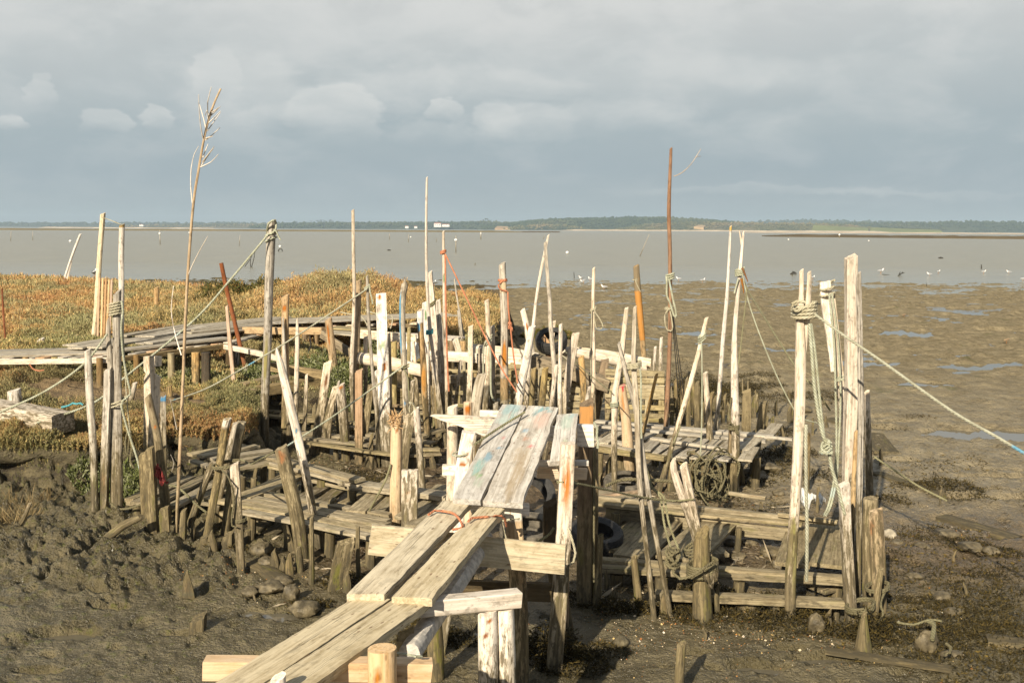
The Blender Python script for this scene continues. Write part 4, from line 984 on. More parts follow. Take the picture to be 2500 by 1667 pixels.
Q('b19', 'wavy post painted white at the head and rusty below', [(1045, 1106, 16), (1042, 1040, 14), (1036, 960, 15), (1034, 890, 15), (1028, 820, 14), (1026, 758, 15)], 'tan', marks=[(772, 0, 18, 9, WHITEP), (800, -.5, 14, .6, BLUE), (930, 0, 45, .8, (.46, .22, .05))])
Q('b20', 'white flat post with green and blue dabs behind the wavy post', [(1045, 925, 12), (1042, 830, 12), (1038, 739, 11)], 'white', 'square', d=PD['b19'] + .5, marks=[(770, .3, 16, .5, GREEN), (810, .5, 10, .5, BLUE)])
Q('b21', 'very tall needle-thin pole standing highest over the lagoon', [(1076, 1000, 8), (1062, 900, 9), (1050, 806, 8), (1043, 690, 7), (1041, 580, 6), (1042, 434, 4.5)], 'bleach', d=PD['b19'] + .25)
Q('b22', 'grey flat post leaning and tied with thin cord', [(1069, 940, 14), (1062, 815, 13), (1053, 720, 12), (1048, 666, 11)], 'bleach', 'square', d=PD['b19'] + 1.0)
Q('b23', 'grey post with a slot, close behind the cord-tied one', [(1082, 992, 12), (1080, 900, 13), (1073, 800, 13), (1069, 734, 10)], 'grey', 'square', asp=.5, d=PD['b19'] + .9)
Q('b24', 'tall slim pole with orange rope tied round its neck', [(1092, 1030, 8), (1090, 900, 8), (1084, 760, 7.5), (1082, 565, 6)], 'bleach', d=PD['b19'] + .3, marks=[(680, .2, 14, .6, GREEN)])
Q('b25', 'slender dark stake on the far side of the boardwalk end', [(1131, 815, 6), (1118, 740, 4), (1109, 682, 3)], 'grey', d=21.5, grp='stakes at the boardwalk end')
Q('b25b', 'short flat stake beside the slender dark stake', [(1126, 815, 7), (1120, 757, 7)], 'grey', 'square', d=21.3, grp='stakes at the boardwalk end')
Q('b26', 'squared pale post nailed to the white log rail', [(1143, 1000, 12), (1147, 900, 12), (1150, 797, 11)], 'bleach', 'square', d=PD['b24'] + .2, marks=[(868, 0, 8, .3, (.25, .1, .04))])
Q('b27', 'pale bent post wearing a grey rubber sleeve and rope', [(1186, 990, 14), (1190, 930, 14), (1193, 850, 14), (1190, 790, 11), (1187, 734, 11)], 'bleach', d=PD['b24'] - .1, marks=[(960, 0, 22, 9, (.10, .10, .10))])
Q('b28', 'shadowed grey post behind the sleeved post', [(1206, 995, 13), (1203, 880, 13), (1202, 797, 10)], 'grey', d=PD['b24'] + .1)
Q('b29', 'thick grey stump leaning behind the near white post', [(1146, 1120, 24), (1158, 1020, 24), (1168, 945, 22), (1176, 915, 18)], 'grey', 'square', asp=.6, d=9.4, bury=1.2)
Q('b30', 'tall grey post with a capped head bound in orange rope', [(1233, 1010, 20), (1232, 900, 18), (1231, 780, 17), (1226, 645, 16)], 'grey', d=PD['b24'] + .05, marks=[(868, 0, 42, .75, (.48, .19, .03)), (698, 0, 14, 9, (.60, .47, .30)), (950, 0, 30, 9, (.34, .22, .10))])
# --- behind the gangway
Q('f1', 'tilted white stub with an orange underside behind the rail', [(1292, 830, 14), (1284, 790, 14), (1276, 757, 12)], 'white', d=16.5, bury=1.4, marks=[(800, .2, 14, .5, RUST)])
Q('f2', 'thick chalk-white pole leaning over the painted plank', [(1260, 1010, 20), (1270, 940, 20), (1284, 870, 18), (1297, 798, 16)], 'white', d=13.4, rough=.04)
Q('f3', 'tall slim white pole crossing a grey one at its head', [(1282, 1010, 12), (1290, 885, 10), (1303, 790, 8), (1311, 723, 7), (1323, 650, 7), (1338, 575, 5)], 'bleach', d=13.9)
Q('f4', 'tall grey pole crossing in front of the slim white one', [(1356, 1010, 12), (1354, 900, 11), (1345, 790, 10), (1343, 736, 9), (1335, 650, 8), (1331, 592, 7)], 'grey', d=13.7)
Q('f6', 'straight white batten in front of the black tyre', [(1366, 1040, 10), (1366, 920, 9.5), (1368, 792, 8.5)], 'white', d=12.6)
Q('f7', 'wide pale plank leaning to one side beneath the tyre', [(1375, 1030, 13), (1388, 920, 17), (1400, 850, 17), (1407, 815, 16)], 'bleach', 'square', asp=.4, d=12.9)
Q('f8', 'smooth pale pole leaning by the white batten', [(1343, 1010, 12), (1350, 950, 11), (1357, 892, 10)], 'bleach', d=12.8)
Q('f9', 'short mottled post in front of the slatted wall', [(1321, 1005, 16), (1328, 940, 15), (1332, 900, 14)], 'mossy', d=13.2)
Q('f10', 'slim knotty white pole with a hanging rope loop', [(1445, 1020, 11), (1449, 900, 10), (1449, 780, 8.5), (1450, 655, 6.5)], 'bleach', d=13.4)
Q('f11', 'narrow stick standing through the tyre', [(1342, 880, 9), (1349, 830, 8), (1354, 785, 7)], 'bleach', 'square', d=15.4, bury=.9)
Q('f11b', 'orange-ended board propped under the tyre', [(1341, 905, 16), (1337, 850, 16), (1325, 825, 14)], 'pink', 'square', asp=.4, d=15.2, bury=.8)
Q('f12', 'long grey pole leaning and roped beside the red-topped post', [(1500, 1150, 14), (1501, 1040, 14), (1503, 960, 15), (1518, 870, 13), (1526, 800, 12), (1531, 753, 9)], 'bleach', d=11.0)
Q('f13', 'long grey pole with a rope collar standing in front of the wall', [(1598, 1516, 14), (1590, 1440, 13), (1572, 1280, 12), (1561, 1160, 13), (1556, 1010, 13), (1549, 895, 12), (1549, 820, 10), (1550, 750, 8)], 'grey', marks=[(893, 0, 7, 9, (.62, .48, .36)), (1400, 0, 6, .5, (.8, .8, .78))])
Q('f14', 'rust-orange post with dark grey head standing by the flats', [(1573, 885, 12), (1565, 790, 14), (1556, 700, 15), (1552, 650, 14)], 'tan', d=17.5, bury=1.2, marks=[(770, 0, 60, 9, (.48, .22, .05)), (670, 0, 40, 9, (.20, .16, .10))])
Q('f15', 'longest bent pole slanting down past the tyre gap', [(1638, 1508, 13), (1622, 1420, 12), (1592, 1250, 12), (1570, 1120, 13), (1552, 1000, 13), (1530, 920, 11), (1510, 838, 8)], 'grey')
Q('f16', 'stout post with red paint dripping from its head', [(1541, 1184, 26), (1535, 1100, 26), (1528, 1020, 23), (1517, 943, 20)], 'new', marks=[(948, .1, 12, .3, REDP), (945, 0, 3, 9, (.62, .22, .2)), (980, -.3, 28, .3, (.55, .27, .10))], cut=.2)
Q('f16b', 'mossy stump tucked behind the red-topped post', [(1518, 1184, 21), (1513, 1120, 21), (1509, 1096, 20)], 'mossy', d=PD['f16'] + .1)
Q('f17', 'slim knotty stick leaning in front of the slatted wall', [(1570, 1060, 9), (1586, 990, 9), (1604, 913, 7)], 'tan', d=12.2)
Q('f19', 'tallest dark red pole with rope loops hanging from it', [(1626, 1045, 11), (1633, 900, 10.5), (1635, 720, 9.5), (1635, 600, 9), (1633, 510, 9), (1637, 363, 6.5)], 'bark', d=13.0, rough=.09)
Q('f20', 'slim pole leaning strongly with rope tied near its top', [(1608, 1202, 13), (1650, 1060, 12), (1690, 920, 11), (1724, 777, 9)], 'bleach')
Q('f21', 'short straight pale post beside the rope tangle', [(1739, 1160, 15), (1731, 1040, 14), (1721, 911, 12)], 'bleach')
Q('f22', 'tall slim white pole with lichen on its tip', [(1747, 1045, 12), (1752, 1000, 10), (1765, 840, 9), (1777, 704, 7.5), (1785, 553, 5)], 'white', marks=[(557, 0, 5, 9, (.62, .36, .05))], d=12.8)
Q('f23', 'tall forked white pole carrying the guy ropes', [(1798, 1206, 16), (1796, 1060, 19), (1793, 900, 17), (1794, 806, 11), (1802, 700, 9), (1807, 640, 8), (1813, 568, 5)], 'bleach', rough=.09)
Q('f23b', 'dark plank half hidden behind the forked white pole', [(1782, 1190, 14), (1783, 1100, 13), (1785, 1030, 12)], 'brown', 'square', d=PD['f23'] + .15)
Q('f24', 'thin pale stub standing behind the log rail end', [(1596, 905, 8), (1600, 847, 6)], 'bleach', d=17.0, grp='stubs at the end of the log rail')
Q('f24b', 'taller knotty stub behind the log rail end', [(1611, 908, 9), (1614, 825, 7)], 'bleach', d=17.0, grp='stubs at the end of the log rail')
# --- right cluster
Q('i1', 'stout white post bound with thick coiled rope', [(1928, 1512, 26), (1932, 1400, 26), (1945, 1200, 24), (1950, 1000, 24), (1953, 860, 24), (1953, 780, 19), (1957, 720, 11), (1958, 663, 10)], 'bleach', marks=[(1380, .6, 110, .7, (.17, .19, .025)), (1300, -.2, 60, .6, (.20, .20, .04))])
Q('i1b', 'thinner twin prong lashed to the stout roped post', [(1962, 880, 12), (1970, 790, 13), (1975, 700, 11), (1975, 665, 9)], 'bleach', d=PD['i1'] + .01, bury=.0)
Q('i2', 'pale flat board leaning with rope looped on its head', [(2036, 880, 12), (2030, 820, 16), (2020, 740, 25), (2015, 688, 24)], 'white', 'square', asp=.3, d=9.0, bury=.1, cut=.05)
Q('i2b', 'long narrow board leaning behind the looped one', [(2078, 1130, 16), (2060, 1000, 17), (2042, 860, 18), (2028, 720, 15)], 'bleach', 'square', asp=.4, d=9.03, bury=.5)
Q('i3', 'tallest broad grey post cracked along its twisted grain', [(2072, 1330, 22), (2075, 1170, 25), (2078, 1000, 26), (2078, 850, 25), (2078, 628, 24)], 'bleach', 'square', asp=.9, rough=.06, marks=[(900, 0, 60, .25, (.14, .10, .06))], d=8.6)
Q('i4', 'rough slim post with a knobbly head beside the broad one', [(2093, 1466, 16), (2097, 1300, 15), (2103, 1050, 15), (2101, 850, 14), (2097, 700, 14), (2098, 667, 9)], 'grey', rough=.12)
Q('i5', 'shorter pale post standing behind the knobbly-headed one', [(2124, 1218, 17), (2122, 1080, 15), (2118, 957, 12)], 'bleach')
Q('i6', 'short cracked white post at the front of the far cluster', [(2077, 1520, 25), (2069, 1350, 23), (2061, 1182, 22)], 'white', 'square', rough=.1, marks=[(1300, 0, 60, .2, (.10, .07, .04))])
Q('i7', 'fat sawn-off orange stump in the far cluster', [(2126, 1500, 38), (2126, 1350, 36), (2128, 1217, 34)], 'mossy', cut=.1, d=8.05)
Q('i7b', 'split half-log nailed to the fat orange stump', [(2145, 1520, 36), (2143, 1400, 38), (2136, 1246, 34)], 'tan', asp=.5, d=7.85, marks=[(1290, -.7, 30, .3, (.35, .13, .05))], cut=.2)
Q('i8', 'dark stub roped to the foot of the fat stump', [(2134, 1530, 18), (2144, 1450, 17), (2153, 1390, 13)], 'stub')
Q('i9', 'brown thin pole hidden between the cluster posts', [(2080, 1345, 10), (2084, 1200, 11), (2090, 1053, 9)], 'tan', d=8.3)
# --- by the gangway, near
Q('e1', 'squared white post with a cord, touching the painted planks', [(1119, 1220, 31), (1130, 1130, 32), (1144, 1054, 31)], 'white', 'square', rough=.02, d=7.0, bury=1.5, marks=[(1127, .0, 6, .5, RUST), (1106, .2, 12, .15, RUST)], cut=.05)
Q('e2', 'square pale post under the pointed white board', [(1099, 1260, 26), (1103, 1120, 26), (1107, 994, 25)], 'bleach', d=7.9)
Q('e3', 'rusty orange stub between pale posts', [(1141, 1030, 21), (1141, 986, 20)], 'new', d=8.6, marks=[(1003, 0, 14, .9, RUST)], bury=1.3)
Q('e5b', 'dark round post behind the big gangway support', [(1447, 1474, 18), (1450, 1280, 17), (1452, 1094, 16)], 'mossy')
Q('e6b', 'thin red-brown pole behind the rust-streaked support', [(1382, 1575, 12), (1384, 1420, 11), (1386, 1310, 10)], 'rust')
Q('e8a', 'short cracked pole under the bright white crossbeam', [(1188, 1990, 50), (1188, 1680, 48), (1186, 1489, 46)], 'white', d=5.15, marks=[(1540, -.1, 9, .35, (.28, .09, .03)), (1510, .3, 10, .15, RUST)], cut=.05)
Q('e8b', 'chalky pole twin holding the white crossbeam', [(1240, 1990, 48), (1238, 1680, 46), (1234, 1484, 44)], 'white', d=5.2, cut=.05)
Q('e10', 'freshly sawn round post beside the nearest planks', [(944, 1990, 72), (936, 1700, 70), (933, 1582, 69)], 'new', d=4.22, marks=[(1640, -.15, 30, .3, (.45, .18, .03)), (1632, 0, 7, .12, (.05, .03, .01))], rough=.02, cut=.03)
Q('e12', 'white peg standing in the gap of the nearest planks', [(675, 1720, 38), (676, 1655, 36)], 'white', d=3.95, bury=.2)
Q('h3', 'pale stick with a flat end near the sunken tyre', [(1455, 1484, 21), (1462, 1400, 17), (1468, 1308, 14)], 'mossy')
Q('h4', 'short orange-scraped stub at the edge of the board platform', [(1560, 1492, 22), (1553, 1430, 18), (1546, 1361, 15)], 'mossy', marks=[(1380, .2, 16, .4, (.40, .19, .06))])
Q('h5', 'bare muddy post alone in the near mud', [(1657, 1700, 24), (1660, 1640, 24), (1665, 1572, 22)], 'stub')
# split leaning post bound with rope at the right platform
Q('g1', 'leaning post split in two above a roped stump, left half', [(1722, 1420, 24), (1702, 1310, 22), (1672, 1220, 20), (1648, 1150, 16), (1646, 1123, 11)], 'bleach', d=7.9)
PO['g1']['label'] = 'narrower half of the split post leaning above the roped stump'
Q('g1b', 'thicker half of the split post leaning above the roped stump', [(1730, 1420, 26), (1706, 1300, 23), (1690, 1220, 20), (1672, 1136, 20)], 'bleach', d=7.85)
Q('g2', 'fat mossy stump wound with knotted muddy rope', [(1714, 1512, 50), (1714, 1420, 42), (1715, 1330, 36), (1716, 1306, 32)], 'stub', rough=.1, cut=.8)
Q('g3', 'wide dark plank post behind the board platform', [(1823, 1050, 21), (1823, 1000, 21), (1822, 956, 20)], 'stub', 'square', asp=.3, d=13.6)
Q('g3b', 'leaning muddy post among the seaweed stubs', [(1857, 1040, 19), (1863, 1010, 19), (1868, 983, 18)], 'stub', d=13.2)
Q('g4', 'thin twin stick above the dark plank post', [(1813, 990, 4), (1813, 926, 4)], 'stub', d=13.7)
Q('g5', 'other thin twin stick above the dark plank post', [(1826, 990, 4), (1826, 929, 4)], 'stub', d=13.7)
Q('g6', 'blue-taped dark stake beside the hanging braided rope', [(1971, 1200, 12), (1974, 1120, 10), (1975, 1060, 8)], 'brown')
Q('g7', 'grey slanting stake in the brown mud by the cluster', [(1994, 1252, 8), (1998, 1190, 7)], 'stub')
Q('g8', 'dark pointed stump under the slatted pallets', [(1812, 1188, 15), (1810, 1150, 14), (1806, 1130, 8)], 'brown')
Q('g9', 'short orange-brown post in front of the pallets', [(1690, 1200, 10), (1691, 1150, 10), (1692, 1102, 9)], 'brown')
# --- front left stubs
Q('d1', 'muddy post with a knobbly head behind the bleached pole foot', [(804, 1300, 22), (808, 1260, 23), (812, 1220, 18)], 'stub', d=PD['b3'] + .4)
Q('d2', 'fat cut stump tied with cord beside the bleached pole', [(796, 1338, 28), (793, 1300, 28), (790, 1261, 29)], 'mossy', cut=.2, marks=[(1285, .5, 20, .4, (.40, .25, .05))])
Q('d3', 'thin upright muddy stake in front of the cut stump', [(761, 1421, 15), (761, 1340, 13), (762, 1262, 10)], 'stub')
Q('d4', 'slim green-stained stake near the gangway', [(876, 1412, 12), (873, 1350, 11), (873, 1286, 10)], 'stub')
Q('d5', 'mossy slab leaning in the mud below the platform', [(822, 1440, 38), (834, 1380, 40), (848, 1324, 36)], 'mossy', 'square', asp=.35, twist=.4)
Q('d6', 'dark narrow board leaning on the wide rusty post', [(712, 1345, 16), (703, 1310, 15), (694, 1275, 14)], 'stub', 'square', asp=.4)
Q('d7', 'seaweed-covered stub at the foot of the wide rusty post', [(733, 1395, 20), (731, 1360, 18), (730, 1336, 12)], 'stub')
Q('d8', 'pointed mud-caked stub between two square ones', [(520, 1358, 27), (519, 1325, 25), (517, 1299, 8)], 'stub')
Q('d9', 'square mud-caked stub beside the pointed one', [(497, 1345, 19), (498, 1312, 17)], 'stub', 'square')
Q('d10', 'broad square stub with a notched mud cap', [(556, 1350, 26), (557, 1325, 28), (560, 1303, 18)], 'stub', 'square')
Q('d11', 'round muddy stub under the platform edge', [(603, 1330, 17), (603, 1296, 16)], 'stub')
Q('d12', 'pointed plank tip sticking up from the near mud', [(462, 1462, 32), (459, 1425, 20), (456, 1400, 7)], 'stub', 'square', asp=.25, marks=[(1435, .2, 18, .7, (.38, .20, .09)), (1446, 0, 5, 9, (.10, .25, .20))])
Q('d13', 'square end of a buried beam in the near mud', [(483, 1542, 34), (484, 1507, 33)], 'stub', 'square')
Q('d14', 'thin white stick stuck in the reeds', [(40, 1292, 12), (58, 1262, 11), (73, 1228, 8)], 'bleach', marks=[])
Q('d15', 'rotten pole lying slanted in the mud lumps', [(258, 1320, 20), (300, 1285, 20), (345, 1262, 16)], 'stub', bury=0)
Q('d16', 'slanting log lying across the mud by the roped stump', [(1646, 1492, 20), (1690, 1520, 19), (1740, 1546, 12)], 'stub', bury=0)
Q('i10', 'mud-caked conical stub at the foot of the far cluster', [(2111, 1590, 44), (2111, 1550, 30), (2112, 1503, 13)], 'stub', rough=.12)
Q('i12', 'mossy little stub in front of the last board', [(2043, 1500, 13), (2045, 1462, 9)], 'mossy')
# many small rotten stubs between the platforms
STUBS = [(765, 1050, 990, 11), (822, 1120, 1073, 11), (897, 1132, 1090, 12), (907, 1136, 1062, 12), (915, 1138, 1118, 10), (1005, 1140, 1095, 20), (1030, 1142, 1112, 14), (1057, 1140, 1115, 15), (1075, 1090, 1068, 10), (1062, 1092, 1075, 8), (858, 1085, 1040, 18),
         (664, 1035, 1007, 9), (672, 1040, 1020, 22), (690, 1038, 1020, 10), (625, 1180, 1140, 10), (640, 1185, 1150, 12), (795, 1195, 1165, 12), (770, 1210, 1175, 14), (1463, 1155, 1115, 13), (1486, 1155, 1119, 13), (1481, 1170, 1130, 12), (1460, 1185, 1160, 14), (1592, 1186, 1160, 9), (1762, 1185, 1130, 11),
         (1935, 1030, 985, 8), (1926, 1030, 990, 9), (1912, 1090, 1045, 8), (1884, 1045, 1020, 8), (2018, 1040, 1018, 7), (2152, 1140, 1100, 10), (1640, 1040, 947, 8), (1668, 1030, 955, 9), (1655, 1030, 975, 8), (1680, 1035, 960, 9), (1703, 1038, 935, 13), (1714, 1040, 985, 9), (1840, 1020, 965, 10), (1848, 1000, 955, 7),
         (1500, 1480, 1445, 16), (1620, 1500, 1450, 14), (1750, 1500, 1430, 15), (1820, 1490, 1460, 28), (1893, 1500, 1462, 15), (2024, 1515, 1490, 14), (1600, 1250, 1215, 9), (1860, 1262, 1230, 10), (690, 1390, 1365, 20), (705, 1400, 1358, 20), (673, 1385, 1350, 18), (883, 1300, 1275, 12), (850, 1440, 1400, 18),
         (940, 1365, 1320, 12), (905, 1380, 1350, 14), (2295, 1230, 1190, 6), (2356, 1460, 1425, 7), (2330, 1372, 1345, 8), (470, 1315, 1275, 12), (1440, 1430, 1400, 12), (1480, 1440, 1395, 11), (1995, 1010, 975, 5), (1960, 1020, 985, 6), (1985, 1060, 1020, 6), (1720, 1560, 1535, 8),
         (1650, 1005, 930, 10), (1676, 1010, 925, 11), (1694, 1020, 915, 12), (1708, 1025, 950, 12), (1735, 1030, 960, 11), (1765, 1030, 965, 10), (1780, 1035, 985, 10), (1797, 1030, 950, 9), (1842, 1010, 975, 9), (1870, 1060, 1020, 10), (1895, 1010, 980, 8), (1925, 985, 955, 7), (1665, 985, 945, 9), (1745, 1000, 965, 9)]
slab_txt = [((0, 1000, 0, 1240), 'low rotten stub in the shelly mud between the left platforms'), ((0, 1000, 1240, 1700), 'muddy broken stub in the wet mud in front of the left platform'), ((1000, 1560, 0, 1300), 'dark worn stub in the shade behind the gangway planks'),
            ((1560, 1900, 0, 1080), 'seaweed-hung stub behind the slatted pallets'), ((1900, 2500, 0, 1160), 'thin short stake in the weedy mud beyond the roped post'), ((1400, 2060, 1300, 1700), 'weedy stub at the feet of the last board'), ((1560, 2060, 1080, 1300), 'small stub in the brown mud between the board platforms'), ((2060, 2500, 1160, 1700), 'tiny stake poking out of the seaweed beyond the cluster')]
for i, (px, pb, pt, w_) in enumerate(STUBS):
    lab = 'short rotten stub in the mud'
    for (x0, x1, y0, y1), t in slab_txt:
        if x0 <= px < x1 and y0 <= pb < y1: lab = t; break
    rr = random.Random(i); sec = 'square' if i % 3 == 0 else 'round'
    Q('s%d' % i, lab, [(px, pb + 4, w_ * 1.05), (px + rr.uniform(-3, 3), (pb + pt) / 2, w_), (px + rr.uniform(-5, 5), pt, w_ * rr.uniform(.3, .9))], ['stub', 'mossy', 'stub', 'brown'][i % 4], sec, grp=lab.replace(' stub', ' stubs').replace(' stake', ' stakes'), name='stub', cat='stub', rough=.14, cut=.9, asp=.8)

# the crowd of plain stakes behind the painted planks
CROWD = [('dark mossy post leaning away behind the clean squared post', [(891, 1062, 15), (899, 1000, 15), (907, 940, 13)], 'mossy', 13.6), ('narrow slat standing under the half-log rail', [(893, 945, 9), (893, 823, 9)], 'bleach', 15.9), ('mossy leg just beneath the half-log rail', [(961, 948, 14), (961, 836, 14)], 'slat', 16.2),
         ('thin yellow-green stake right of the blue-edged post', [(999, 955, 9), (999, 800, 9)], 'slat', 16.3), ('dark stake leaning in the gap beside the needle-thin pole', [(1077, 992, 8), (1063, 930, 8), (1051, 868, 7)], 'grey', 14.6), ('brown square post in shade beside the slotted post', [(1066, 992, 11), (1066, 930, 11), (1064, 868, 10)], 'brown', 14.8), ('dim post deep in the pier core', [(1054, 975, 12), (1053, 870, 12)], 'brown', 15.6),
         ('pinkish slat behind the thick grey stump', [(1160, 1015, 12), (1162, 960, 12), (1166, 935, 11)], 'pink', 13.2), ('orange-topped plank post beneath the slanting beam', [(1424, 1000, 15), (1421, 930, 15), (1417, 872, 14)], 'tan', 14.2), ('short pale stake beside the tall dark support head', [(1430, 1000, 9), (1434, 965, 9), (1439, 944, 8)], 'bleach', 12.6), ('dark flat post beneath the slanting beam end', [(1462, 965, 18), (1468, 920, 18), (1476, 880, 17)], 'brown', 14.9),
         ('dark stub half hidden by the pale plank under the tyre', [(1372, 1010, 12), (1372, 960, 10)], 'stub', 12.9), ('shaded post by the slim white pole foot', [(1297, 1005, 13), (1301, 950, 12), (1306, 900, 12)], 'mossy', 14.3), ('mossy upright behind the chalk-white pole', [(1318, 1010, 12), (1319, 900, 12)], 'slat', 14.6), ('pale slat at the end of the side walkway', [(1126, 905, 12), (1120, 860, 14), (1112, 830, 15)], 'log', 16.6), ('slim bleached stake left of the slotted post', [(1060, 985, 9), (1058, 900, 9), (1056, 835, 8)], 'bleach', 14.9), ('pale stick leaning onto the second boardwalk', [(1017, 960, 9), (1012, 890, 9), (1008, 835, 7)], 'bleach', 15.4), ('thin bleached stake right of the squared nailed post', [(1168, 985, 9), (1170, 900, 8), (1172, 850, 7)], 'bleach', 15.0), ('short white peg before the half-log rail', [(920, 960, 10), (918, 905, 9)], 'white', 15.0), ('bleached stake before the heavy timber', [(1004, 1000, 10), (1007, 930, 9)], 'bleach', 14.4), ('leaning bleached stick before the dark boarded wall', [(1110, 995, 9), (1118, 930, 8), (1124, 880, 7)], 'bleach', 14.6), ('crooked pale stick beside the forked plank post', [(826, 1060, 8), (822, 990, 8), (827, 930, 6)], 'bleach', 13.8), ('slim pale stake near the squared brown post', [(742, 1060, 9), (746, 980, 8), (748, 915, 6)], 'bleach', 14.0), ('thin post behind the squared nailed post', [(1135, 985, 7), (1133, 885, 7)], 'slat', 15.0),
         ('muddy round post behind the broad plank post', [(960, 1050, 12), (958, 1000, 10)], 'stub', 13.0), ('short post supporting the far path boards', [(1145, 1070, 12), (1146, 1040, 12)], 'stub', 11.8), ('grey stake beside the sleeved post tassel', [(1212, 1015, 14), (1210, 985, 13)], 'grey', 13.0), ('small mossy upright near the red-topped post', [(1500, 1010, 10), (1498, 960, 10)], 'slat', 14.0), ('thin slat between the grey pole and crate', [(1578, 1030, 9), (1580, 975, 9)], 'slat', 13.8)]
for i, (lab, pts, mt_, dd_) in enumerate(CROWD):
    Q('c%d' % i, lab, pts, mt_, 'square' if 'slat' in lab or 'square' in lab or 'flat' in lab else 'round', d=dd_, bury=.5)
# slab-like concrete-grey board with an F-shaped head
def fboard():
    d = hit(369, 1235).y; k = pxm(d); mb = MB()
    out = [(349, 1240), (350, 1100), (351, 925), (356, 912), (351, 905), (350, 871), (366, 869), (392, 871), (392, 893), (376, 895), (375, 912), (389, 921), (388, 940), (386, 1050), (384, 1130), (383, 1240)]
    fr = [P(x, y, d) for x, y in out]; th = Vector((0, .045, 0)); n = len(fr)
    V = fr + [v + th for v in fr]
    mb.add(V, [tuple(range(n)), tuple(range(2 * n - 1, n - 1, -1))] + [(i + n, (i + 1) % n + n, (i + 1) % n, i) for i in range(n)], [(v.x, v.y, v.z) for v in V])
    o = mb.build('board_post', M['bleach'], None, loc=P(366, 1240, d), smooth=False); tag(o, 'wide pale board with a notched head shaped like a letter', 'post', 'mooring posts of the old pier')
fboard()
# branch pole: bamboo-like pole with twigs
d = hit(429, 1316).y; PD['pole'] = d
br = empty('branch_pole', P(429, 1316, d), 'very tall thin branch pole with bare twigs at the top', 'pole')
def twig(parent, name, pts, w0, w1, mat='cane', dd=0.0, n=6, d0=None):
    dp = d0 or d; mb = MB(); k = pxm(dp); m_ = len(pts)
    path = [(P(q[0], q[1], dp + dd * i / m_), (w0 + (w1 - w0) * i / (m_ - 1)) / w0) for i, q in enumerate(pts)]
    loft(mb, catmull(path, .08), w0 * k / 2, w0 * k / 2, XREF, n=n, rough=.06, seed=hash_s(str(pts)) % 999); return mb.build(name, M[mat], parent)
twig(br, 'stem', [(428, 1345), (429, 1316), (437, 1150), (446, 950), (452, 800), (460, 650), (472, 500), (484, 420), (500, 330), (518, 265), (539, 217)], 9.5, 4.5, n=10)
for i, q in enumerate([[(459, 672), (478, 630), (507, 577)], [(443, 867), (427, 812), (418, 755), (424, 698)], [(432, 1048), (424, 1010), (415, 973)], [(471, 505), (466, 460), (467, 410), (475, 375), (485, 357)], [(497, 345), (490, 310), (486, 265), (485, 231)], [(503, 315), (497, 290), (487, 255)], [(508, 290), (507, 250), (516, 213)],
                       [(512, 288), (505, 270), (501, 282)], [(490, 408), (515, 396), (533, 377)], [(492, 405), (508, 380), (521, 363)], [(494, 396), (512, 372), (523, 358)], [(502, 342), (518, 330), (537, 312)], [(503, 338), (512, 335), (519, 333)], [(506, 320), (522, 298), (538, 275)], [(510, 300), (525, 286), (538, 272)], [(514, 283), (526, 272), (538, 260)], [(516, 275), (528, 268), (533, 263)], [(495, 385), (504, 362), (508, 352)], [(420, 1150), (425, 1130), (417, 1110)]]):
    twig(br, 'twig', q, 3.2, 1.5, 'white', (.25 if i % 2 else -.25))
# twig drifting off the tall red pole
twig(PO['f19'], 'twig', [(1645, 431), (1665, 422), (1688, 400), (1711, 364)], 2.0, 1.0, 'cane', .1, d0=PD['f19'])
twig(PO['f19'], 'twig', [(1697, 384), (1705, 382), (1711, 382)], 1.6, 1.0, 'cane', .1, d0=PD['f19'])
twig(PO['f23'], 'prong', [(1811, 598), (1808, 580), (1805, 562)], 5.5, 2.0, 'bleach', .05, d0=PD['f23'])
# frayed fibres on the orange post
mb = MB(); rr = random.Random(3); k = pxm(PD['b17']); top = P(968, 1016, PD['b17'])
for i in range(70):
    a = top + Vector((rr.uniform(-.05, .05), rr.uniform(-.055, .02), rr.uniform(-.12, .01)))
    e = a + Vector((rr.uniform(-.07, .06), rr.uniform(-.06, .0), rr.uniform(-.05, .10)))
    loft(mb, [(a, 1), ((a + e) / 2 + Vector((0, -.012, .012)), .9), (e, .4)], .005, .003, XREF, n=4, rough=0)
mb.build('frayed_head', M['tan_fray'], PO['b17'])
# ================================================================ planks, platforms
def plank(mb, a, b, w, th, seed=0, ref=None, flat=True, rough=.03, marks=None, cut=.15, warp=.008, sec='square'):
    """board from a to b; a and b are on the middle of its top (flat) or of its face"""
    t = (b - a).normalized()
    if ref is None: ref = t.cross(ZREF) if flat else ZREF
    n_ = ref.cross(t) if flat else Vector((0, 0, 0))
    if flat and n_.z < 0: n_ = -n_
    if flat: a = a - n_.normalized() * th / 2; b = b - n_.normalized() * th / 2
    L = (b - a).length; k = max(3, int(L / .08)); rs = random.Random(seed)
    path = [(a + (b - a) * (i / k), 1 + rs.uniform(-.015, .015)) for i in range(k + 1)]
    loft(mb, path, w / 2, th / 2, ref, sec, rough, 14, seed, marks, 'flat', cut * rs.uniform(-1, 1), warp)
def plank_o(parent, name, mat, a, b, w, th, seed=0, label=None, **k):
    mb = MB(); plank(mb, a, b, w, th, seed, **k); o = mb.build(name, M[mat], parent)
    if label: o['label'] = label
    return o
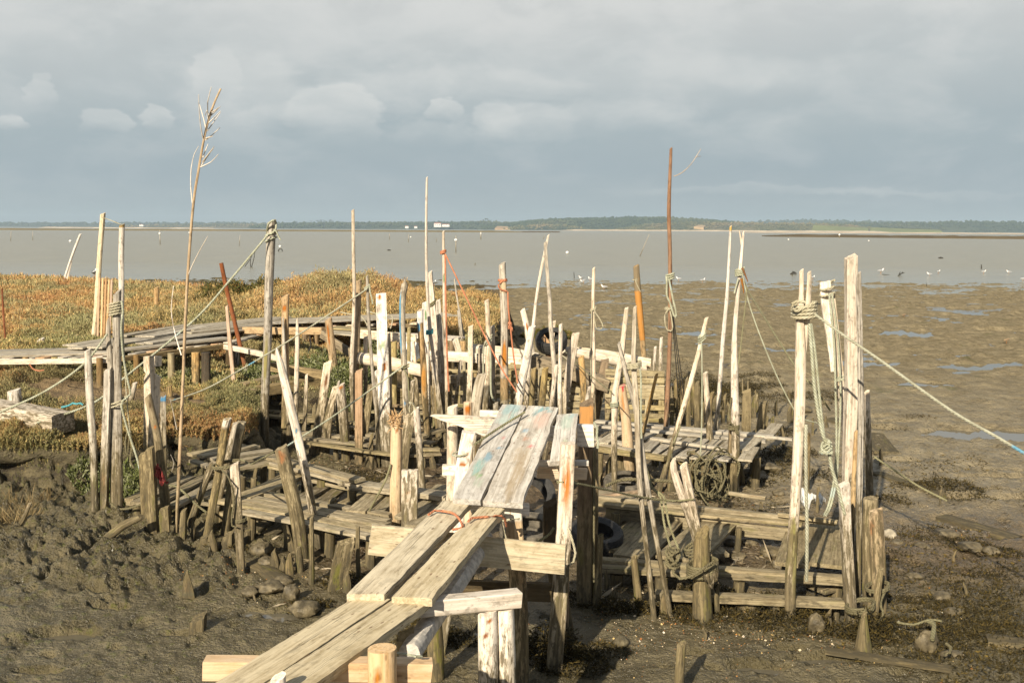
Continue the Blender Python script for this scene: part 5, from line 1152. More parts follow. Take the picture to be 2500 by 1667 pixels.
def quadplank(parent, name, mat, nl, nr, fl, fr, th, seed=0, label=None, marks=None, edge=.004):
    """board given by its four top corners"""
    rs = random.Random(seed); Lm = ((fl + fr) / 2 - (nl + nr) / 2).length; N = max(4, int(Lm / .04)); V = []; GC = []; MK = []; cols = 9
    nrm = (nr - nl).cross(fl - nl).normalized()
    if nrm.z < 0: nrm = -nrm
    sx = rs.uniform(0, 40); wd = (nr - nl).length
    for i in range(N + 1):
        s = i / N
        e1 = edge * vnoise(np.array([s * Lm * 9]), np.array([seed * 1.7]), 3)[0]; e2 = edge * vnoise(np.array([s * Lm * 9]), np.array([seed * 1.7 + 7]), 4)[0]
        l = nl + (fl - nl) * s; r = nr + (fr - nr) * s; u_ = (r - l).normalized(); l = l + u_ * e1; r = r + u_ * e2
        jag = .5 * edge
        for j in range(cols):
            q = l + (r - l) * (j / (cols - 1)); z = 0
            if j in (0, cols - 1): z = -.004
            V.append(q + nrm * (z + .0015 * rs.uniform(-1, 1))); GC.append((sx + j / (cols - 1) * wd, sx, s * Lm))
        for q, x_ in ((r, wd), (l, 0)):
            V.append(q - nrm * th); GC.append((sx + x_, sx + th, s * Lm))
        if marks:
            for j in range(cols + 2):
                u = (j / (cols - 1)) * 2 - 1; best = (0, 0, 0, 0)
                if j < cols:
                    for (ms, mu, ml, mw, mc) in marks:
                        dd = ((s - ms) * Lm / ml) ** 2 + ((u - mu) / mw) ** 2
                        if dd < 1 and (1 - dd) > best[3]: best = (*mc, min(.46, (1 - dd) * .7))
                MK.append(best)
    c = cols + 2; F_ = []
    for i in range(N):
        for j in range(c):
            k = (j + 1) % c; F_.append((i * c + j, i * c + k, (i + 1) * c + k, (i + 1) * c + j))
    F_.append(tuple(range(c - 1, -1, -1))); F_.append(tuple(N * c + j for j in range(c)))
    mb = MB(); mb.add(V, F_, GC, MK if marks else None)
    o = mb.build(name, M[mat], parent)
    if label: o['label'] = label
    return o
def face_board(parent, name, mat, a_px, b_px, da, db, h_px, th, seed=0, label=None, **k):
    """board standing on edge between two photo points (middle of its face)"""
    a = P(*a_px, da); b = P(*b_px, db)
    return plank_o(parent, name, mat, a, b, h_px * pxm((da + db) / 2), th, seed, label, flat=False, ref=ZREF, **k)
def legs(parent, name, mat, pts, z1, r, seed=0, z0=None):
    for i, q in enumerate(pts):
        a = Vector((q.x, q.y, (gz(q.x, q.y) if z0 is None else z0) - .25)); b = Vector((q.x + .02, q.y, z1)); mb = MB()
        loft(mb, [(a, 1.05), ((a + b) / 2, 1), (b, .95)], r, r * .9, XREF, 'round', .07, 10, seed + i, None); mb.build(name, M[mat], parent)

# ---------------------------------------------------------------- gangway
gw = empty('gangway', Vector((.1, 6.3, 0)), 'weathered plank gangway climbing on posts through the pier', 'gangway')
zA, zB, zC, zD, zE = 1.175, 1.19, 1.225, 1.335, 1.365
def WP(px, py, z): return W(px, py, z)
DOTS = lambda seed, n, c=(.20, .085, .03): [(random.Random(seed + i).uniform(.03, .97), random.Random(seed + 99 + i).uniform(-.9, .9), random.Random(seed + 7 + i).uniform(.006, .018), random.Random(seed + 3 + i).uniform(.05, .09), c) for i in range(n)]
quadplank(gw, 'plank', 'gang', WP(436, 1720, zA), WP(560, 1720, zA), WP(862, 1457, zB), WP(953, 1460, zB), .045, 1)
quadplank(gw, 'plank', 'gang', WP(566, 1720, zA), WP(694, 1720, zA), WP(960, 1460, zB), WP(1053, 1463, zB), .045, 2)
quadplank(gw, 'plank', 'gang', WP(847, 1449, zC), WP(939, 1449, zC), WP(1081, 1220, zD), WP(1152, 1224, zD), .045, 3)
quadplank(gw, 'plank', 'gang', WP(955, 1455, zC), WP(1053, 1460, zC), WP(1172, 1236, zD), WP(1230, 1240, zD), .045, 4, edge=.005)
P1 = [(.93, 0, .16, .9, TURQ), (.86, .2, .10, .6, (.30, .45, .42)), (.80, -.2, .08, .8, (.40, .50, .46)), (.30, -.35, .16, .5, (.16, .36, .33)), (.40, 0, .10, .4, (.14, .30, .40)), (.22, .0, .05, .4, GREEN), (.60, .4, .03, .2, REDP), (.72, .1, .05, .15, GREEN), (.5, .6, .04, .2, BLUE), (.15, .3, .08, .5, (.40, .44, .36))]
P2 = [(.93, .1, .13, .7, (.12, .34, .38)), (.84, .3, .20, .6, PINKP), (.70, -.4, .05, .2, BLUE), (.55, .3, .03, .25, REDP), (.25, .2, .5, .5, (.33, .25, .15)), (.45, -.3, .15, .3, (.36, .28, .18)), (.97, -.4, .03, .3, WHITEP), (.62, -.2, .06, .25, (.45, .25, .17))]
P3 = [(.80, .1, .16, .8, (.42, .52, .45)), (.95, .5, .05, .5, TURQ), (.55, -.2, .08, .4, (.66, .64, .58)), (.35, .1, .07, .4, (.36, .42, .26)), (.7, -.5, .03, .3, WHITEP)]
rz = lambda y: 1.365 + (1.745 - 1.365) * (1222 - y) / (1222 - 988)
quadplank(gw, 'plank', 'paint', WP(1104, 1216, 1.37), WP(1172, 1220, 1.37), WP(1226, 986, 1.745), WP(1284, 989, 1.745), .04, 5, 'plank splashed with turquoise and blue paint', P1)
quadplank(gw, 'plank', 'paint', WP(1178, 1222, 1.368), WP(1274, 1228, 1.368), WP(1288, 989, 1.75), WP(1362, 994, 1.75), .04, 6, 'wide plank with faded pink and blue paint', P2, edge=.007)
quadplank(gw, 'plank', 'paint', WP(1343, 1126, 1.50), WP(1402, 1122, 1.50), WP(1360, 1011, 1.72), WP(1411, 1008, 1.72), .04, 7, 'short plank with pale green paint', P3)
# furry birch log carrying the joint
mb = MB(); a = P(1188, 1262, 6.3); a.z -= .14; b = P(1000, 1548, 4.75); b.z -= .10
loft(mb, catmull([(a, .9), ((a + b) / 2 + Vector((.0, 0, -.01)), 1), (b, 1.05)], .04), .052, .052, XREF, 'round', .14, 16, 5); mb.build('log', M['birch'], gw)
mb = MB(); a = P(1160, 1245, 6.3); a.z -= .11; b = P(900, 1470, 5.0); b.z -= .07
loft(mb, catmull([(a, .9), (b, 1.05)], .06), .055, .055, XREF, 'round', .1, 14, 6); mb.build('log', M['birch'], gw)
# cross boards
face_board(gw, 'crossbeam', 'new', (500, 1626), (1053, 1632), 4.28, 4.36, 50, .09, 11, rough=.02)
face_board(gw, 'crossbeam', 'white', (1010, 1481), (1266, 1457), 5.02, 5.22, 40, .09, 12, 'bright white crossbeam', rough=.02)
face_board(gw, 'crossbeam', 'gang', (903, 1316), (1380, 1364), 5.95, 6.15, 75, .03, 13, 'wide pale crossboard', rough=.02)
face_board(gw, 'crossbeam', 'dark', (1100, 1436), (1345, 1444), 6.7, 6.7, 46, .05, 14, 'dark mossy crossboard')
face_board(gw, 'crossbeam', 'white', (1152, 1234), (1292, 1243), 6.42, 6.5, 30, .05, 15, 'chalky board under the painted planks')
face_board(gw, 'crossbeam', 'white', (1080, 1146), (1200, 1148), 7.05, 7.05, 26, .06, 16)
face_board(gw, 'crossbeam', 'new', (1312, 1152), (1432, 1156), 6.98, 7.02, 27, .05, 17, 'rust-stained crossboard', rough=.02)
face_board(gw, 'crossbeam', 'white', (1306, 1131), (1436, 1130), 6.92, 6.96, 13, .04, 18)
face_board(gw, 'crossbeam', 'white', (1171, 1010), (1240, 1012), 8.3, 8.3, 16, .05, 19)
face_board(gw, 'crossbeam', 'white', (1150, 1042), (1360, 1058), 7.8, 7.75, 36, .04, 20)
face_board(gw, 'crossbeam', 'white', (1409, 1060), (1450, 1061), 7.45, 7.45, 54, .05, 21, 'white block on the tall support')
mb = MB(); d = 7.6; out = [(1050, 1015), (1060, 1012), (1140, 1015), (1192, 1020), (1240, 1030), (1225, 1068), (1180, 1064), (1128, 1042), (1080, 1027)]
fr = [P(x, y, d) for x, y in out]; n = len(fr); V = fr + [v + Vector((0, .03, 0)) for v in fr]
mb.add(V, [tuple(range(n)), tuple(range(2 * n - 1, n - 1, -1))] + [(i + n, (i + 1) % n + n, (i + 1) % n, i) for i in range(n)], [(v.z, v.y, v.x) for v in V]); mb.build('pointed_board', M['white'], gw, smooth=False)
# supports
S = lambda *a, **k: post(*a, parent=gw, name='support_post', **k)
S('e5', '', [(1427, 1478, 33), (1428, 1300, 32), (1429, 1120, 31), (1430, 984, 31)], 'brown', 'square', marks=[(1025, 0, 38, 9, (.50, .25, .08))]); PO['e5']['label'] = 'tall dark support with an orange head'
S('e6', '', [(1355, 1634, 38), (1364, 1450, 36), (1376, 1260, 34), (1386, 1082, 33)], 'bleach', 'square', marks=[(1180, 0, 95, .45, (.50, .17, .02)), (1110, 0, 40, .2, (.45, .15, .02)), (1120, 0, 12, .12, (.2, .06, .01))], rough=.03, cut=.08); PO['e6']['label'] = 'support streaked with orange rust'
S('e7', '', [(1272, 1700, 42), (1264, 1500, 40), (1255, 1350, 40), (1249, 1232, 39)], 'tan', 'square', marks=[(1252, 0, 24, 9, (.74, .68, .58))], rough=.02, cut=.06); PO['e7']['label'] = 'squared support with a whitened head'
S('e9', '', [(1370, 1475, 40), (1348, 1330, 34), (1345, 1230, 30)], 'dark', 'square', d=7.3)
S('e9b', '', [(1000, 1990, 44), (994, 1640, 40), (990, 1550, 40)], 'slat', 'square', d=4.9)
S('e9c', '', [(1065, 1590, 40), (1062, 1500, 30), (1072, 1480, 26)], 'mossy', d=6.6)

# ---------------------------------------------------------------- platforms of rough boards
def L2(p, q, z, z2=None): return W(p[0], p[1], z), W(q[0], q[1], z2 if z2 is not None else z)
def platform(label, loc, boards, mat='low', legspec=None, name='board_platform', cat='platform', th=.035, grp=None):
    r = empty(name, loc, label, cat, grp)
    for i, bd in enumerate(boards):
        (p, q, z, wd) = bd[:4]; mt_ = bd[4] if len(bd) > 4 else mat; th_ = bd[5] if len(bd) > 5 else th
        a, b = L2(p, q, z); plank_o(r, 'plank', mt_, a, b, wd, th_, hash_s(label) % 777 + i)
    if legspec:
        for (px, py, z1, rr) in legspec:
            q = W(px, py, z1); legs(r, 'leg', 'stub', [q], z1 - .03, rr, int(px))
    return r
g0 = lambda px, py: Vector(hit(px, py))
# small raised landing, left
platform('small raised landing of grey boards at the marsh edge', g0(560, 1200), [((463, 1108), (594, 1084), .43, .13), ((488, 1112), (628, 1086), .432, .13), ((515, 1118), (660, 1096), .43, .14), ((545, 1126), (672, 1107), .434, .13), ((575, 1138), (682, 1121), .43, .13), ((470, 1120), (585, 1160), .39, .09), ((590, 1085), (690, 1120), .39, .09)],
         legspec=[(500, 1130, .4, .05), (585, 1158, .4, .05), (615, 1160, .4, .035), (660, 1135, .4, .045), (520, 1112, .4, .045), (640, 1125, .4, .04)])
platform('long narrow walkway of stepped boards crossing the mud', g0(850, 1220), [((662, 1112), (880, 1168), .47, .16), ((668, 1125), (845, 1172), .44, .12), ((664, 1133), (915, 1180), .40, .12), ((765, 1168), (862, 1190), .33, .06), ((838, 1170), (1095, 1207), .42, .20), ((850, 1184), (1090, 1216), .40, .05)],
         legspec=[(690, 1145, .38, .05), (780, 1165, .38, .05), (855, 1190, .38, .05), (950, 1195, .38, .05), (1050, 1210, .38, .05), (740, 1150, .38, .04)])
platform('broad low platform of parallel boards in front of the landing', g0(700, 1330), [((510, 1212), (945, 1298), .33, .13), ((600, 1244), (920, 1308), .335, .12), ((560, 1210), (945, 1278), .33, .12), ((620, 1212), (950, 1267), .332, .10), ((640, 1200), (955, 1252), .33, .11), ((590, 1238), (925, 1317), .28, .05)],
         legspec=[(610, 1245, .3, .045), (700, 1265, .3, .045), (800, 1285, .3, .05), (900, 1305, .3, .045), (520, 1222, .3, .05), (760, 1250, .3, .05)])
platform('wedge of fanned boards sloping down from the landing', g0(420, 1270), [((312, 1216), (440, 1160), .27, .12), ((330, 1224), (470, 1160), .272, .12), ((370, 1230), (512, 1155), .27, .14), ((420, 1232), (540, 1168), .273, .14), ((470, 1215), (590, 1180), .26, .15), ((450, 1215), (640, 1240), .24, .12), ((312, 1222), (420, 1236), .235, .06), ((545, 1246), (640, 1262), .22, .10)],
         legspec=[(330, 1226, .24, .05), (400, 1236, .24, .04), (460, 1222, .22, .06), (540, 1240, .22, .05)])
platform('loose wide plank lying up to the landing from the broad platform', g0(660, 1220), [((588, 1212), (748, 1150), .34, .24), ((600, 1205), (690, 1160), .30, .10)])
platform('pair of rotten split boards in the gap beside the walkway', g0(800, 1240), [((735, 1212), (830, 1165), .28, .17, 'grey'), ((780, 1222), (860, 1172), .26, .16, 'grey')])
platform('slanted planks between walkway and broad platform near the orange post', g0(900, 1240), [((868, 1248), (965, 1164), .33, .20), ((905, 1262), (985, 1185), .30, .16), ((838, 1228), (930, 1182), .24, .13), ((990, 1260), (1090, 1182), .34, .22), ((1010, 1280), (1075, 1230), .33, .18)], legspec=[(1085, 1200, .3, .05), (1000, 1262, .3, .05)])
# back platforms
platform('weathered plank path winding between the middle posts', g0(900, 1080), [((728, 1052), (1000, 1082), .27, .16), ((735, 1066), (990, 1092), .26, .13), ((750, 1078), (980, 1108), .24, .10, 'slat'), ((860, 1040), (1040, 1062), .29, .18), ((900, 1058), (1060, 1078), .28, .14), ((960, 1092), (1075, 1095), .25, .12), ((965, 1110), (1075, 1104), .2, .10), ((1010, 1060), (1080, 1045), .29, .14)],
         legspec=[(760, 1068, .24, .05), (840, 1080, .24, .05), (930, 1090, .24, .05), (1000, 1095, .24, .05), (1060, 1085, .24, .05)])
platform('far grey boards lying on the shelly mud under the boardwalk', g0(800, 1030), [((620, 998), (770, 1012), .18, .18), ((640, 1012), (780, 1024), .2, .16), ((615, 1003), (690, 1022), .14, .14), ((740, 1018), (880, 1030), .2, .16), ((1000, 990), (1130, 998), .25, .22), ((1010, 1004), (1140, 1012), .25, .2), ((1075, 1000), (1140, 1006), .3, .1, 'pink', .05), ((905, 985), (1000, 990), .22, .14, 'pink'), ((880, 1000), (1000, 1008), .2, .16)],
         legspec=[(630, 1005, .15, .05), (760, 1018, .15, .05), (1020, 1000, .2, .05), (1120, 1004, .2, .05)])
# right slatted pallets
rp = platform('slatted pallets forming a landing beyond the gangway', g0(1650, 1180), [((1440, 1024), (1890, 1062), .50, .12, 'deck'), ((1445, 1036), (1870, 1074), .485, .12, 'deck'), ((1590, 1040), (1935, 1069), .515, .05, 'deck'), ((1590, 1068), (1776, 1094), .52, .09, 'deck'), ((1440, 1088), (1625, 1112), .46, .12, 'slat', .06), ((1625, 1100), (1790, 1122), .42, .05, 'deck'), ((1620, 1086), (1790, 1106), .41, .04, 'deck'), ((1622, 1122), (1760, 1142), .33, .06, 'brown'), ((1445, 1066), (1580, 1090), .478, .12, 'deck'), ((1450, 1080), (1570, 1100), .478, .10, 'deck')], 'deck',
              legspec=[(1460, 1100, .42, .05), (1560, 1110, .42, .05), (1640, 1120, .40, .06), (1720, 1130, .40, .06), (1790, 1125, .42, .05), (1840, 1085, .42, .05), (1510, 1060, .42, .05), (1600, 1060, .42, .05), (1700, 1070, .42, .05), (1845, 1110, .42, .05), (1680, 1130, .36, .05)])
for i, (x0, x1) in enumerate([(1606, 1645), (1640, 1680), (1676, 1712), (1710, 1744), (1746, 1778), (1778, 1812)]):
    a, b = W(x0 - 12, 1106 + i * 3.4, .455), W(x1 + 8, 1066 + i * 2.2, .465); plank_o(rp, 'slat', 'deck', a, b, .13, .022, 300 + i)
for i, (p, q) in enumerate([((1470, 1080), (1512, 1052)), ((1572, 1098), (1606, 1066)), ((1812, 1098), (1870, 1048)), ((1818, 1122), (1838, 1090)), ((1870, 1065), (1898, 1034)), ((1560, 1070), (1590, 1056))]):
    a, b = W(*p, .50), W(*q, .50); plank_o(rp, 'slat', 'deck', a, b, .16, .022, 320 + i)
# right long boards and frame of the sunken dock
platform('long boards and mud-filled frame of the sunken dock', g0(1800, 1420), [((1455, 1208), (2040, 1268), .36, .07, 'low', .05), ((1452, 1222), (1960, 1272), .32, .20, 'low'), ((1480, 1240), (1950, 1292), .25, .03, 'low', .13), ((1780, 1200), (1870, 1212), .40, .05, 'low'), ((1900, 1252), (2045, 1270), .38, .05, 'low'),
          ((1470, 1362), (2062, 1404), .22, .10, 'low', .05), ((1465, 1378), (2060, 1408), .19, .16, 'low', .05), ((1600, 1442), (2058, 1464), .16, .12, 'low', .06), ((1480, 1388), (1690, 1400), .12, .06, 'dark'),
          ((1655, 1362), (1748, 1272), .235, .40, 'low'), ((1758, 1352), (1700, 1300), .19, .18, 'low'), ((1935, 1376), (1960, 1285), .22, .30, 'low'), ((2010, 1376), (2020, 1280), .235, .34, 'low'), ((1490, 1340), (1600, 1250), .16, .30, 'low'), ((1540, 1358), (1640, 1252), .20, .34, 'low'), ((1440, 1330), (1520, 1230), .12, .18, 'dark'), ((1500, 1306), (1550, 1252), .14, .10, 'stub', .1), ((1990, 1432), (2035, 1420), .08, .22, 'low'), ((1620, 1350), (1700, 1335), .17, .16, 'low')],
         legspec=[(1500, 1245, .28, .05), (1620, 1262, .28, .05), (1800, 1280, .28, .03), (1930, 1292, .28, .04), (1500, 1392, .15, .06), (1610, 1400, .15, .06), (1800, 1410, .15, .05), (2040, 1412, .15, .05), (1640, 1450, .1, .06), (1820, 1462, .1, .09), (1900, 1464, .1, .06), (2030, 1464, .1, .06)], cat='dock', name='sunken_dock')
platform('wide plank sloping down behind the big gangway support', g0(1560, 1240), [((1415, 1196), (1560, 1212), .34, .22, 'low'), ((1440, 1210), (1560, 1196), .36, .06, 'pink')])
# timbers of the retaining edge
def beam(name, label, a, b, w_, h_, mat, cat='beam', grp=None, seed=0, sec='square', rough=.04):
    mb = MB(); t = (b - a).normalized(); side = t.cross(ZREF).normalized(); k = max(4, int((b - a).length / .07))
    loft(mb, [(a + (b - a) * (i / k), 1) for i in range(k + 1)], w_ / 2, h_ / 2, side, sec, rough, 14, seed, None, 'flat', .06, .006)
    o = mb.build(name, M[mat], None, loc=(a + b) / 2 - Vector((0, 0, h_ / 2))); return tag(o, label, cat, grp)
k16 = pxm(15)
GT = 'timbers of the retaining edge'
beam('timber', 'cracked upper timber of the retaining edge by the marsh', P(594, 944, 15.8), P(762, 907, 16.9), .16, .14, 'timber', 'timber', GT, 1)
beam('timber', 'lower dark timber under the cracked one', P(598, 960, 15.5), P(790, 930, 16.5), .18, .17, 'timber', 'timber', GT, 2)
beam('timber', 'long grey timber behind the two stacked timbers', P(665, 895, 16.6), P(790, 915, 16.4), .14, .15, 'timber', 'timber', GT, 3)
beam('timber', 'heavy mud-stained timber behind the middle posts', P(815, 953, 16.5), P(1052, 977, 16.3), .14, .36, 'timber', 'timber', GT, 4)
beam('timber', 'short block at the corner of the retaining edge', P(588, 968, 14.8), P(620, 958, 15.0), .10, .12, 'timber', 'timber', GT, 5)
# big squared beam lying at the far left
mb = MB(); z = .88
A_, B_ = W(-60, 973, z), W(152, 1001, z); B_.z = .84; t = (B_ - A_).normalized(); side = t.cross(ZREF).normalized(); k = 30
loft(mb, [(A_ + (B_ - A_) * (i / k) - Vector((0, 0, .12)), 1 + .02 * math.sin(i * 1.3)) for i in range(k + 1)], .17, .12, side, 'square', .05, 14, 77, None, 'flat', .1, .01)
o = mb.build('timber', M['bleach'], None, loc=(A_ + B_) / 2 - Vector((0, 0, .24))); tag(o, 'massive squared pale timber lying on the marsh', 'timber')
# pale log rail
GL = 'log rails'
def rail(label, a, b, r, mat='log', seed=0, sq=False):
    mb = MB(); k = max(6, int((b - a).length / .08)); side = (b - a).normalized().cross(ZREF).normalized()
    loft(mb, catmull([(a, 1), ((a + b) / 2 + Vector((0, 0, .02)), 1.04), (b, .95)], .08), r, r, side, 'square' if sq else 'round', .09, 14, seed, None, 'round', .2, .015)
    o = mb.build('log_rail', M[mat], None, loc=(a + b) / 2 - Vector((0, 0, r))); return tag(o, label, 'rail', GL)
rail('long nailed log rail behind the orange-streaked post', P(1150, 855, 15.9), P(1312, 876, 15.7), .10, seed=1)
rail('lower pale squared rail joined to the nailed log', P(1042, 866, 16.1), P(1312, 886, 15.5), .075, seed=2, sq=True)
rail('cracked log rail ending by the dark red pole', P(1388, 858, 15.6), P(1588, 886, 15.3), .085, seed=3)
rail('second log lying against the cracked log rail', P(1370, 856, 15.5), P(1578, 897, 15.1), .075, seed=4)
rail('heavy flat beam slanting down in front of the tyre', P(1298, 882, 15.0), P(1486, 940, 14.6), .10, 'timber', 5, True)
rail('pale half-log nailed across the middle posts', P(877, 876, 15.6), P(1032, 904, 15.3), .10, seed=6)
rail('short dark board rail between the middle posts', P(1090, 926, 15.4), P(1160, 933, 15.2), .07, 'timber', 7, True)
rail('round log end under the second boardwalk', P(1000, 836, 17.0), P(1040, 838, 17.2), .07, 'tan', 8)
# slatted walls
def slatwall(label, x0, x1, ys, d0, d1, ups, mat='slat', hpx=13, frame=True):
    r = empty('slatted_wall', g0((x0 + x1) / 2, 1012), label, 'wall', 'slatted pallet walls')
    for i, y in enumerate(ys):
        (ya, yb, hh) = y if isinstance(y, tuple) else (y, y + 4, hpx)
        plank_o(r, 'slat', mat, P(x0, ya, d0), P(x1, yb, d1), hh * pxm(d0), .025, hash_s(label) % 555 + i, flat=False, ref=ZREF, warp=.006)
    for i, (px, yt, yb, wpx) in enumerate(ups):
        t_ = (px - x0) / (x1 - x0); d = d0 + (d1 - d0) * t_ + .05
        mb = MB(); loft(mb, [(P(px, yb, d), 1), (P(px, (yb + yt) / 2, d), 1), (P(px, yt, d), 1)], wpx * pxm(d) / 2, .04, XREF, 'square', .03, 14, i); mb.build('upright', M['slat' if i % 2 else 'timber'], r)
    return r
slatwall('first slatted pallet wall under the tyre', 1298, 1420, [(902, 910, 10), (918, 924, 10), (933, 938, 10), (948, 952, 14), (968, 971, 12), (985, 988, 14), (1003, 1006, 14)], 15.1, 14.9, [(1302, 885, 1015, 11), (1345, 900, 1015, 9), (1400, 905, 1015, 14), (1420, 910, 1015, 13)])
slatwall('slatted pallet crate beside the dark red pole', 1478, 1622, [(908, 913, 14), (928, 931, 13), (942, 945, 9), (958, 962, 26), (992, 996, 12), (1013, 1016, 12), (1022, 1026, 9)], 14.6, 14.5, [(1484, 905, 1030, 14), (1519, 918, 1030, 15), (1560, 920, 1030, 13), (1614, 910, 1032, 14)])
slatwall('dim slatted wall behind the orange-streaked post', 1205, 1300, [(893, 896, 10), (908, 911, 10), (925, 928, 12), (945, 948, 12), (965, 968, 12), (985, 988, 12)], 15.6, 15.4, [(1208, 885, 1010, 9), (1250, 885, 1010, 8), (1290, 885, 1010, 9)])
slatwall('dark boarded wall of the pier core', 1095, 1205, [(905, 906, 8), (958, 960, 10), (990, 992, 10)], 16.2, 16.0, [(1098, 880, 1005, 9), (1120, 880, 1005, 8), (1160, 880, 1005, 8), (1178, 880, 1005, 8), (1200, 880, 1005, 9)])

# ---------------------------------------------------------------- boardwalk on the marsh
bw = empty('boardwalk', W(400, 850, .8), 'long grey boardwalk curving over the salt marsh on short legs', 'boardwalk')
def lane(p0, p1, z0, z1, nb, wtot, mat, seed, th=.03):
    a, b = W(*p0, z0), W(*p1, z1); t = (b - a).normalized(); s_ = t.cross(ZREF).normalized()
    for i in range(nb):
        off = s_ * ((i + .5) / nb - .5) * wtot; rr = random.Random(seed + i)
        j0, j1 = rr.uniform(-.25, .25), rr.uniform(-.25, .25)
        plank_o(bw, 'plank', mat, a + off + t * j0 + Vector((0, 0, rr.uniform(-.008, .012))), b + off + t * j1 + Vector((0, 0, rr.uniform(-.008, .012))), wtot / nb * .93, th, seed + i)
lane((-60, 862), (275, 852), 1.10, 1.10, 4, .95, 'deck', 10)
lane((190, 848), (330, 822), 1.14, 1.14, 3, .9, 'deck', 15)
lane((305, 838), (590, 797), 1.14, 1.17, 4, .85, 'deck', 20)
lane((330, 820), (470, 795), 1.19, 1.22, 3, .7, 'deck', 25)
lane((300, 851), (570, 822), 1.11, 1.13, 2, .42, 'deck', 30)
lane((440, 804), (700, 778), 1.20, 1.22, 5, 1.1, 'deck', 35)
lane((660, 783), (890, 774), 1.22, 1.22, 5, 1.05, 'deck', 40)
lane((860, 774), (1105, 766), 1.22, 1.22, 5, 1.05, 'deck', 45)
def joists(pts, z, wpx, seed):
    for i, (a, b) in enumerate(pts):
        p, q = W(*a, z), W(*b, z); plank_o(bw, 'joist', 'timber' if i % 2 else 'log', p, q, .09, .08, seed + i)
joists([((-40, 878), (270, 873)), ((300, 870), (560, 838)), ((590, 812), (760, 797)), ((760, 795), (1040, 789)), ((540, 838), (690, 870))], 1.09, 8, 60)
for i in range(22):                    # short cross ends poking out below the deck edge
    x = [20, 75, 105, 150, 185, 215, 245, 330, 372, 448, 485, 525, 560, 590, 640, 700, 755, 815, 855, 905, 960, 1010][i]
    y = np.interp(x, [0, 260, 560, 700, 1010], [871, 868, 832, 795, 785]); z = 1.13 if x < 560 else 1.18
    a = W(x, y + 1, z - .06); b = a + Vector((.1, .55, .0)); plank_o(bw, 'cross_piece', ['log', 'deck', 'pink'][i % 3], a + Vector((0, -.12, 0)), b, .15, .04, 90 + i)
for i, (px, py, r) in enumerate([(130, 878, .06), (60, 878, .06), (255, 875, .06), (330, 872, .06), (415, 868, .07), (475, 866, .08), (500, 866, .09), (240, 880, .06), (606, 812, .08), (634, 808, .075), (715, 800, .08), (742, 812, .065), (785, 806, .07), (850, 800, .06), (887, 806, .05), (917, 812, .075), (980, 800, .07), (965, 820, .09), (1000, 830, .07), (1085, 800, .07), (1060, 805, .07), (1035, 800, .06), (560, 838, .1)]):
    q = W(px, py, 1.06); legs(bw, 'leg', ['slat', 'tan', 'dark', 'brown'][i % 4], [q], 1.10, r * .85, i)
# the lower second boardwalk
b2_ = empty('side_walkway', W(900, 850, .8), 'lower side walkway with a green-painted edge board', 'walkway')
def lane2(p0, p1, z0, z1, nb, wtot, mat, seed, lab=None):
    a, b = W(*p0, z0), W(*p1, z1); t = (b - a).normalized(); s_ = t.cross(ZREF).normalized()
    for i in range(nb): plank_o(b2_, 'plank', mat, a + s_ * ((i + .5) / nb - .5) * wtot, b + s_ * ((i + .5) / nb - .5) * wtot, wtot / nb * .93, .03, seed + i, lab)
lane2((735, 800), (905, 815), 1.08, 1.08, 3, .7, 'deck', 110)
lane2((810, 798), (905, 803), 1.12, 1.12, 2, .5, 'slat', 115)
lane2((905, 812), (1120, 824), 1.07, 1.07, 3, .6, 'white', 120)
o = plank_o(b2_, 'edge_board', 'bleach', P(868, 814, 17.0), P(1016, 828, 16.6), .15, .03, 130, 'edge board with faded green paint', flat=False, ref=ZREF, marks=[blot(.3, 0, .5, 3, (.30, .38, .26)), blot(.85, 0, .25, 3, (.42, .46, .10))])
for i, (px, py) in enumerate([(745, 815), (770, 818), (800, 822), (870, 830), (930, 835), (985, 838), (1045, 838), (1100, 836), (1128, 838)]):
    q = W(px, py, 1.0); legs(b2_, 'leg', ['slat', 'brown', 'tan'][i % 3], [q], 1.04, .06, i)
plank_o(b2_, 'joist', 'tan', P(598, 806, 19), P(790, 808, 17.6), .13, .12, 140, flat=False, ref=ZREF)
plank_o(b2_, 'brace', 'timber', P(785, 815, 17.4), P(862, 865, 17.0), .14, .05, 141, flat=False, ref=ZREF)
# slatted gate
gt = empty('slatted_gate', P(258, 848, PD['a2']), 'narrow gate of orange slats between two posts', 'gate')
for i, (xt, xb, yt, yb) in enumerate([(243, 238, 678, 842), (251, 247, 679, 842), (259, 253, 681, 843), (267, 259, 683, 844), (273, 267, 683, 838)]):
    dd = PD['a2'] - .06; mb = MB(); loft(mb, [(P(xb, yb, dd), 1), (P((xt + xb) / 2, (yt + yb) / 2, dd), 1), (P(xt, yt, dd), 1)], 4.6 * pxm(dd) / 2, .012, XREF, 'square', .03, 14, i); mb.build('slat', M['new' if i % 2 else 'pink'], gt)
for y in (690, 752, 815):
    plank_o(gt, 'rail', 'pink', P(238, y, PD['a2'] - .02), P(276, y + 2, PD['a2'] - .02), .05, .02, int(y), flat=False, ref=ZREF)
